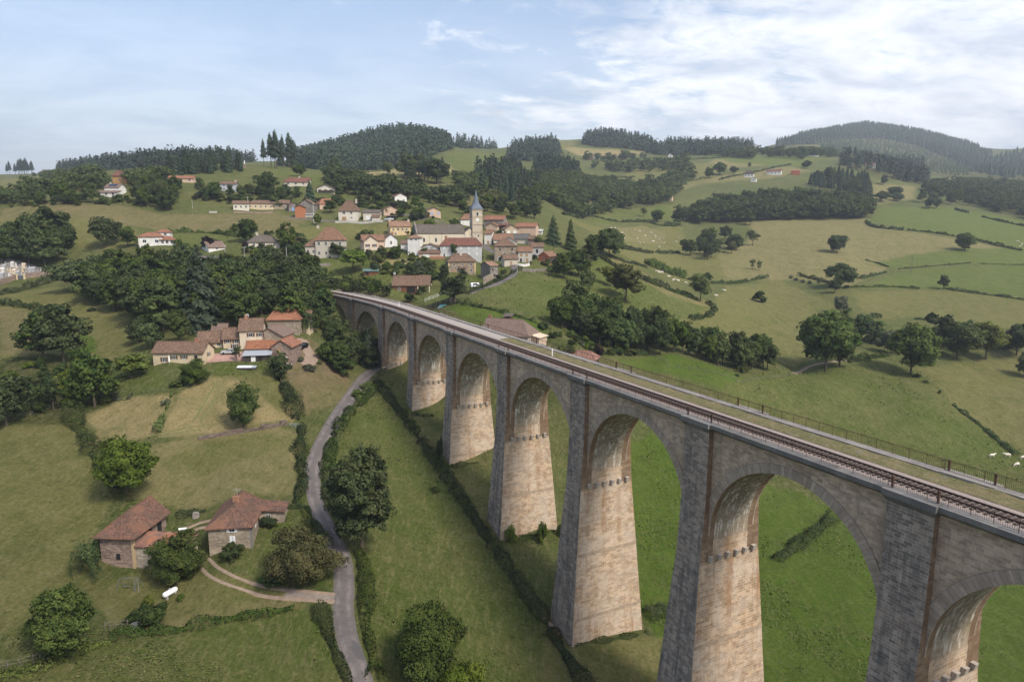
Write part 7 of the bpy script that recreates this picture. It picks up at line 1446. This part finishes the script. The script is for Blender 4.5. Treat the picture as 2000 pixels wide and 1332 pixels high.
# fences
def fence(px, h, label, mat, gap=2.2, rails=(.45, .9), name='fence', r=.06, y=None):
    c = spline([G(*p)[:2] for p in px], gap); P = [Vector((q[0], q[1], zg(*q))) for q in c]; o = P[0]
    t = thing(name, label, 'fence', o)
    b = MB(); 
    for a, d in zip(P[:-1], P[1:]):
        for z in rails: b.bar(a - o + Vector((0, 0, z * h)), d - o + Vector((0, 0, z * h)), r * .6)
    b.build('rails', [mat], t)
    for p in P[:60]: b = MB(); b.bar(Vector((0, 0, -.3)), Vector((0, 0, h)), r, 0, 5); b.build('post', [mat], t, p - o)
    return t
GW = plain('grey_wood', (.15, .135, .115), .9, 0, .25)
fence([(-10,1310),(40,1300),(90,1288),(130,1278)], 1.3, 'weathered post fence at the lower left corner', GW); fence([(205,1228),(225,1226),(250,1224)], 1.2, 'short post fence between the dark tree and the big shrub', GW); fence([(-5,826),(30,820),(60,812),(115,795)], 1.2, 'post and rail fence at the left edge above the olive field', GW)
fence([(1305,718),(1345,722),(1400,732),(1440,742)], 1.2, 'wooden fence along the foot of the tall tree row', GW, 3); fence([(1270,696),(1290,702),(1305,712)], 1.1, 'grey rail fence at the right end of the clipped hedge', GW)
fence([(830,590),(846,584),(862,577)], 1.3, 'white rail fence on the slope below the timber house', FRAME, 2.5, (.3, .65, 1.0)); fence([(836,604),(856,598),(886,587)], 1.7, 'dark boarded fence behind the pool', WOODD, 1.5, (.1, .3, .5, .7, .9), r=.16)
fence([(565,734),(600,728),(640,722)], .9, 'thin post fence on the farm bank', GW, 3); fence([(280,770),(300,768),(320,766)], 1.3, 'wire fence with a wooden gate below the lawn', GW, 2)
fence([(1440,747),(1480,742),(1530,738),(1560,730)], 1.1, 'thin wire fence between the two right meadows', GW, 4); fence([(400,710),(430,709),(465,708)], 1.0, 'low grey fence in front of the pink yard', GW, 2); fence([(860,538),(905,545),(940,548)], 1.1, 'garden rail before the quoined house', GW, 2) if False else None
# farm gate leaning beside the hedge
gp = G(278, 1222); t = thing('gate', 'tubular metal field gate standing open beside the big shrub', 'gate', gp, R(55)); b = MB()
for z in (.15, .4, .65, .9, 1.15): b.bar((-1.6, 0, z), (1.6, 0, z), .035)
for x in (-1.6, 0, 1.6): b.bar((x, 0, .1), (x, 0, 1.2), .04)
b.build('bars', [METALR], t)
gp = G(578, 836); t = thing('gate', 'tubular metal gate at the roadside corner of the straw field', 'gate', gp, R(-5)); b = MB()
for z in (.15, .4, .65, .9, 1.15): b.bar((-1.5, 0, z), (1.5, 0, z), .035)
for x in (-1.5, 0, 1.5): b.bar((x, 0, .1), (x, 0, 1.2), .04)
b.build('bars', [METALR], t)
# walls
def wall(px, h, w_, label, mat, rough=0.0, name='stone_wall', capm=None):
    c = spline([G(*p)[:2] for p in px], 1.5); b = MB(); rng = random.Random(3); o = Vector((c[0][0], c[0][1], zg(*c[0])))
    for i in range(len(c) - 1):
        a, d = c[i], c[i + 1]; tn = (d - a) / (np.linalg.norm(d - a) + 1e-9); nn = np.array([tn[1], -tn[0]]) * w_ / 2
        za, zb = zg(*a), zg(*d); hh = h * (1 + rng.uniform(-rough, rough))
        lo = [(*(a - nn), za - 1.5), (*(a + nn), za - 1.5), (*(d + nn), zb - 1.5), (*(d - nn), zb - 1.5)][::-1]; hi = [(*(a - nn), za + hh), (*(a + nn), za + hh), (*(d + nn), zb + hh), (*(d - nn), zb + hh)][::-1]
        lo = [tuple(Vector(p) - o) for p in lo]; hi = [tuple(Vector(p) - o) for p in hi]; b.hexa(lo, hi)
    return tag(b.build(name, [mat], None, o), label, 'wall')
wall([(388,858),(420,853),(460,846),(510,838),(560,830)], .8, .9, 'tumbled dry stone wall across the tan field', rubble('rubble_tumbled', (.26, .19, .155), (.13, .10, .085), (.10, .08, .065)), .5)
wall([(590,520),(615,521),(645,519)], 1.3, .6, 'dark retaining wall below the manor lawn', ST_GREY); wall([(945,556),(955,549),(968,541)], 2.6, .6, 'old stone wall dropping from the narrow stone house', ST_BEIGE); wall([(1020,530),(1040,531),(1066,529)], 1.2, .5, 'low garden wall right of the road bend', ST_GREY); wall([(1012,520),(1024,521),(1034,519)], 1.2, .4, 'low white garden wall', WHITE); wall([(655,436),(700,437),(748,434)], 1.2, .5, 'grey wall in front of the garage houses', GREYW); wall([(408,416),(424,416)], .9, .5, 'short concrete wall left of the terrace', GREYW); wall([(456,417),(490,417),(533,416)], 1.0, .5, 'stone retaining wall below the terrace', ST_PINK); wall([(840,506),(868,506)], 1.2, .5, 'brick garden wall below the porch', plaster((.33, .16, .10)))
# cemetery on the left
cw = wall([(-20,560),(10,553),(34,545)], 2.2, .5, 'pink stone cemetery wall left of the gate', ST_PINK); cw = wall([(48,545),(70,541),(96,536)], 2.2, .5, 'pink stone cemetery wall right of the gate', ST_PINK)
gp = G(41, 546); t = thing('cemetery_gate', 'grey iron cemetery gate between two cream pillars', 'gate', gp, 0); 
for x in (-1.6, 1.6): b = MB(); b.box(x - .3, x + .3, -.3, .3, -1, 2.3); b.box(x - .38, x + .38, -.38, .38, 2.3, 2.45); b.build('pillar', [plaster((.66, .54, .33))], t)
b = MB(); b.box(-1.3, 1.3, -.05, .05, .1, 1.7); b.build('gate_leaf', [plain('grey_gate', (.10, .11, .14), .6)], t)
rng = random.Random(9); gm_ = []
def grave_mesh(k):
    b = MB(); b.box(-.5, .5, -1.1, 1.0, -.5, .3, 0)
    if k == 0: b.box(-.45, .45, .75, 1.0, .3, 1.3, 0); 
    elif k == 1: b.box(-.12, .12, .8, 1.0, .3, 2.0, 0); b.box(-.45, .45, .82, .98, 1.3, 1.55, 0)
    elif k == 2: b.hexa([(-.35, .6, .3), (.35, .6, .3), (.35, 1.2, .3), (-.35, 1.2, .3)], [(-.2, .75, 2.4), (.2, .75, 2.4), (.2, 1.05, 2.4), (-.2, 1.05, 2.4)], 0)
    else: b.box(-.9, .9, -.3, 1.0, .3, 2.2, 0); b.hexa([(-1, -.4, 2.2), (1, -.4, 2.2), (1, 1.1, 2.2), (-1, 1.1, 2.2)], [(-.1, -.4, 2.9), (.1, -.4, 2.9), (.1, 1.1, 2.9), (-.1, 1.1, 2.9)], 0)
    return [b.mesh('tombstone', [m_]) for m_ in (plain('tomb_grey', (.34, .34, .35), .5, 0, .2), plain('tomb_cream', (.56, .47, .36), .8, 0, .2), plain('tomb_pale', (.58, .56, .54), .6, 0, .15))]
GM = [grave_mesh(k) for k in range(4)]
for row in range(7):
    for col in range(13):
        px, py = -8 + col * 7.6 + row * 1.4, 546 - row * 5.0 - col * .75 + (row * .2)
        if px > 86 - (6 - row) * 0 or py > 546 - px * .11 or py < 509 + px * .27: continue
        o = link('tombstone', GM[rng.choice((0, 0, 1, 2, 3, 0))][rng.randrange(3)], None, G(px + rng.uniform(-1, 1), py), R(rng.uniform(-8, 8) + 100)); tag(o, 'grave or small monument in the crowded cemetery at the left edge', 'tombstone', 'graves in the cemetery')
strip('path', [(10,509),(40,516),(70,525),(98,533)], 4.0, PINK if False else GRAV, .15)
# statue on the hill
p = G(478, 328); t = thing('statue', 'white statue on a stone pedestal on the green hilltop', 'statue', p); b = MB(); b.box(-1.0, 1.0, -1.0, 1.0, -1, .5); b.box(-.7, .7, -.7, .7, .5, 3.0); b.box(-.85, .85, -.85, .85, 3.0, 3.2); b.build('pedestal', [ST_PINK], t)
b = MB(); pr = [(.55, 3.2), (.5, 3.9), (.42, 4.6), (.48, 5.1), (.4, 5.35), (.16, 5.5), (.24, 5.75), (.2, 5.95), (.03, 6.05)]
for (r0, z0), (r1, z1) in zip(pr[:-1], pr[1:]):
    for i in range(10): a0, a1 = 6.2832 * i / 10, 6.2832 * (i + 1) / 10; b.face([(r0 * math.cos(a0), r0 * .8 * math.sin(a0), z0), (r0 * math.cos(a1), r0 * .8 * math.sin(a1), z0), (r1 * math.cos(a1), r1 * .8 * math.sin(a1), z1), (r1 * math.cos(a0), r1 * .8 * math.sin(a0), z1)])
b.build('figure', [plain('statue_white', (.78, .78, .76), .7)], t)
# garden objects
p = G(333, 1164); t = thing('gas_tank', 'white cylindrical gas tank beside the bright bush', 'gas tank', p, R(66)); t.scale = (.8, .8, .8); b = MB(); n = 14
prof = [(-1.75, .0), (-1.68, .3), (-1.5, .5), (-1.2, .6), (1.2, .6), (1.5, .5), (1.68, .3), (1.75, .0)]
for (x0, r0), (x1, r1) in zip(prof[:-1], prof[1:]):
    for i in range(n): a0, a1 = 6.2832 * i / n, 6.2832 * (i + 1) / n; b.face([(x0, r0 * math.cos(a0), .95 + r0 * math.sin(a0)), (x1, r1 * math.cos(a0), .95 + r1 * math.sin(a0)), (x1, r1 * math.cos(a1), .95 + r1 * math.sin(a1)), (x0, r0 * math.cos(a1), .95 + r0 * math.sin(a1))])
b.build('tank', [plain('tank_white', (.78, .79, .80), .35, 0, .05)], t)
for x in (-1.0, 1.0): b = MB(); b.box(x - .12, x + .12, -.45, .45, -.2, .5); b.build('leg', [GREYW], t)
b = MB(); b.bar((0, 0, 1.5), (0, 0, 1.75), .25, 0, 10); b.build('valve_cap', [GREYL], t)
p = G(258, 1150); t = thing('swing_set', 'grey metal swing frame with a ladder on the barn lawn', 'swing set', p, R(4)); mt = plain('dull_metal', (.17, .18, .19), .6, .3); b = MB()
b.bar((-1.9, 0, 2.1), (1.1, 0, 2.1), .05); b.build('top_bar', [mt], t)
for x, y in ((-2.3, -.9), (-1.7, .9), (1.5, -.9), (1.5, .9)): b = MB(); b.bar((x, y, -.1), (-1.9 if x < 0 else 1.1, 0, 2.1), .045); b.build('leg', [mt], t)
b = MB(); 
for k in range(7): b.bar((.62, -.75 + k * .1, .2 + k * .28), (.95, -.75 + k * .1, .2 + k * .28), .03)
for x in (.62, .95): b.bar((x, -.82, 0), (x, -.12, 2.05), .035)
b.build('ladder', [mt], t)
for x in (-1.2, -.5): b = MB(); b.bar((x - .2, 0, 2.1), (x - .2, 0, .55), .015); b.bar((x + .2, 0, 2.1), (x + .2, 0, .55), .015); b.box(x - .24, x + .24, -.1, .1, .5, .55); b.build('swing_seat', [mt], t)
p = G(357, 1036); b = MB(); b.bar((-.7, 0, .35), (.7, 0, .35), .25, 0, 10); tag(b.build('bath_tub', [FRAME], None, p, R(15)), 'white tub lying on the earth yard behind the lean-to', 'tub')
p = G(383, 1010); b = MB(); b.box(-.6, .6, -.4, .4, -.2, .75); b.box(-.5, .4, -.3, .35, .75, 1.0); tag(b.build('stone_trough', [ST_GREY], None, p, R(20)), 'grey stone block by the hedge behind the stone house', 'trough')
p = G(331, 712); t = thing('parasol', 'closed white parasol beside the long cream cottage', 'parasol', p); b = MB(); b.bar((0, 0, 0), (0, 0, 2.6), .03); b.build('pole', [FRAME], t); b = MB(); b.bar((0, 0, .9), (0, 0, 2.0), .28, 0, 8, .2); b.bar((0, 0, 2.0), (0, 0, 2.7), .2, 0, 8, .03); b.build('canopy', [FRAME], t)
p = G(478, 721); t = thing('cold_frame', 'long white topped cold frame in the farm vegetable garden', 'cold frame', p, R(2)); b = MB(); b.box(-1.9, 1.9, -.6, .6, -.2, .5); b.build('box', [WOODD], t); b = MB(); b.hexa([(-2, -.7, .52), (2, -.7, .52), (2, .7, .85), (-2, .7, .85)], [(-2, -.7, .58), (2, -.7, .58), (2, .7, .91), (-2, .7, .91)]); b.build('lid', [plain('lid_white', (.7, .73, .76), .3)], t)
p = G(496, 721); t = thing('cold_frame', 'short grey cold frame beside the long one', 'cold frame', p, R(2)); b = MB(); b.box(-.6, .6, -.6, .6, -.2, .5); b.build('box', [WOODD], t); b = MB(); b.hexa([(-.7, -.7, .52), (.7, -.7, .52), (.7, .7, .85), (-.7, .7, .85)], [(-.7, -.7, .58), (.7, -.7, .58), (.7, .7, .91), (-.7, .7, .91)]); b.build('lid', [METALR], t)
rng = random.Random(2)
for x, y, lab, mm in ((553, 706, 'heap of firewood under white sheeting by the farm hedge', FRAME), (560, 720, 'lower heap of grey timber beside the farm hedge', GREYW)):
    p = G(x, y); t = thing('wood_pile', lab, 'wood pile', p, R(70)); b = MB()
    for i in range(5):
        for j in range(3): b.bar((-1.2 + rng.uniform(-.1, .1), -.8 + i * .4, .2 + j * .35), (1.2 + rng.uniform(-.1, .1), -.8 + i * .4, .2 + j * .35), .19, 0, 7)
    b.build('logs', [GW], t); b = MB(); b.hexa([(-1.3, -1.1, 1.1), (1.3, -1.1, 1.1), (1.3, 1.0, 1.2), (-1.3, 1.0, 1.2)], [(-1.2, -1.0, 1.2), (1.2, -1.0, 1.25), (1.2, 1.0, 1.32), (-1.2, 1.0, 1.3)]); b.build('cover', [mm], t)
p = G(884, 590); t = thing('barbecue', 'stone garden barbecue with a tapering chimney behind the pool', 'barbecue', p, R(-10)); b = MB(); b.box(-1, 1, -.5, .6, -.3, .9); b.box(-1, -.7, -.5, .6, .9, 2.0); b.box(.7, 1, -.5, .6, .9, 2.0); b.build('hearth', [ST_BEIGE], t); b = MB(); b.hexa([(-1.1, -.6, 2.0), (1.1, -.6, 2.0), (1.1, .7, 2.0), (-1.1, .7, 2.0)], [(-.3, -.2, 3.6), (.3, -.2, 3.6), (.3, .4, 3.6), (-.3, .4, 3.6)]); b.build('hood', [T_GREY], t)
pa, pb = G(857, 602), G(886, 594); d = pb - pa; L = np.linalg.norm(d[:2]); t = thing('swimming_pool', 'swimming pool under a bulging turquoise cover', 'pool', pa + np.array([0, 0, .1]), math.atan2(d[1], d[0])); b = MB()
b.box(-.4, L + .4, -.4, 3.4, -.8, .25); b.build('pool_edge', [GREYL], t); b = MB(); n = 8
for i in range(n):
    for j in range(12):
        f = lambda i_, j_: (L * j_ / 12, 3.0 * i_ / n, .28 + .85 * math.sin(math.pi * i_ / n) * (.75 + .25 * math.sin(math.pi * j_ / 12)))
        b.face([f(i, j), f(i, j + 1), f(i + 1, j + 1), f(i + 1, j)])
b.build('cover', [plain('pool_cover', (.17, .47, .43), .35, 0, .12, .8)], t)
# growth on the piers
# haze: one box of thin air round everything
b = MB(); b.box(-13500, 13500, -13500, 13500, -260, 760); mh = bpy.data.materials.new('haze_air'); mh.use_nodes = True; t = mh.node_tree; t.nodes.clear()
v = N(t, 'ShaderNodeVolumePrincipled'); v.inputs['Density'].default_value = 0.00015; v.inputs['Color'].default_value = (.80, .88, 1.0, 1); v.inputs['Anisotropy'].default_value = .2
t.links.new(v.outputs[0], N(t, 'ShaderNodeOutputMaterial').inputs['Volume'])
tag(b.build('haze', [mh]), None, None, None, 'stuff')
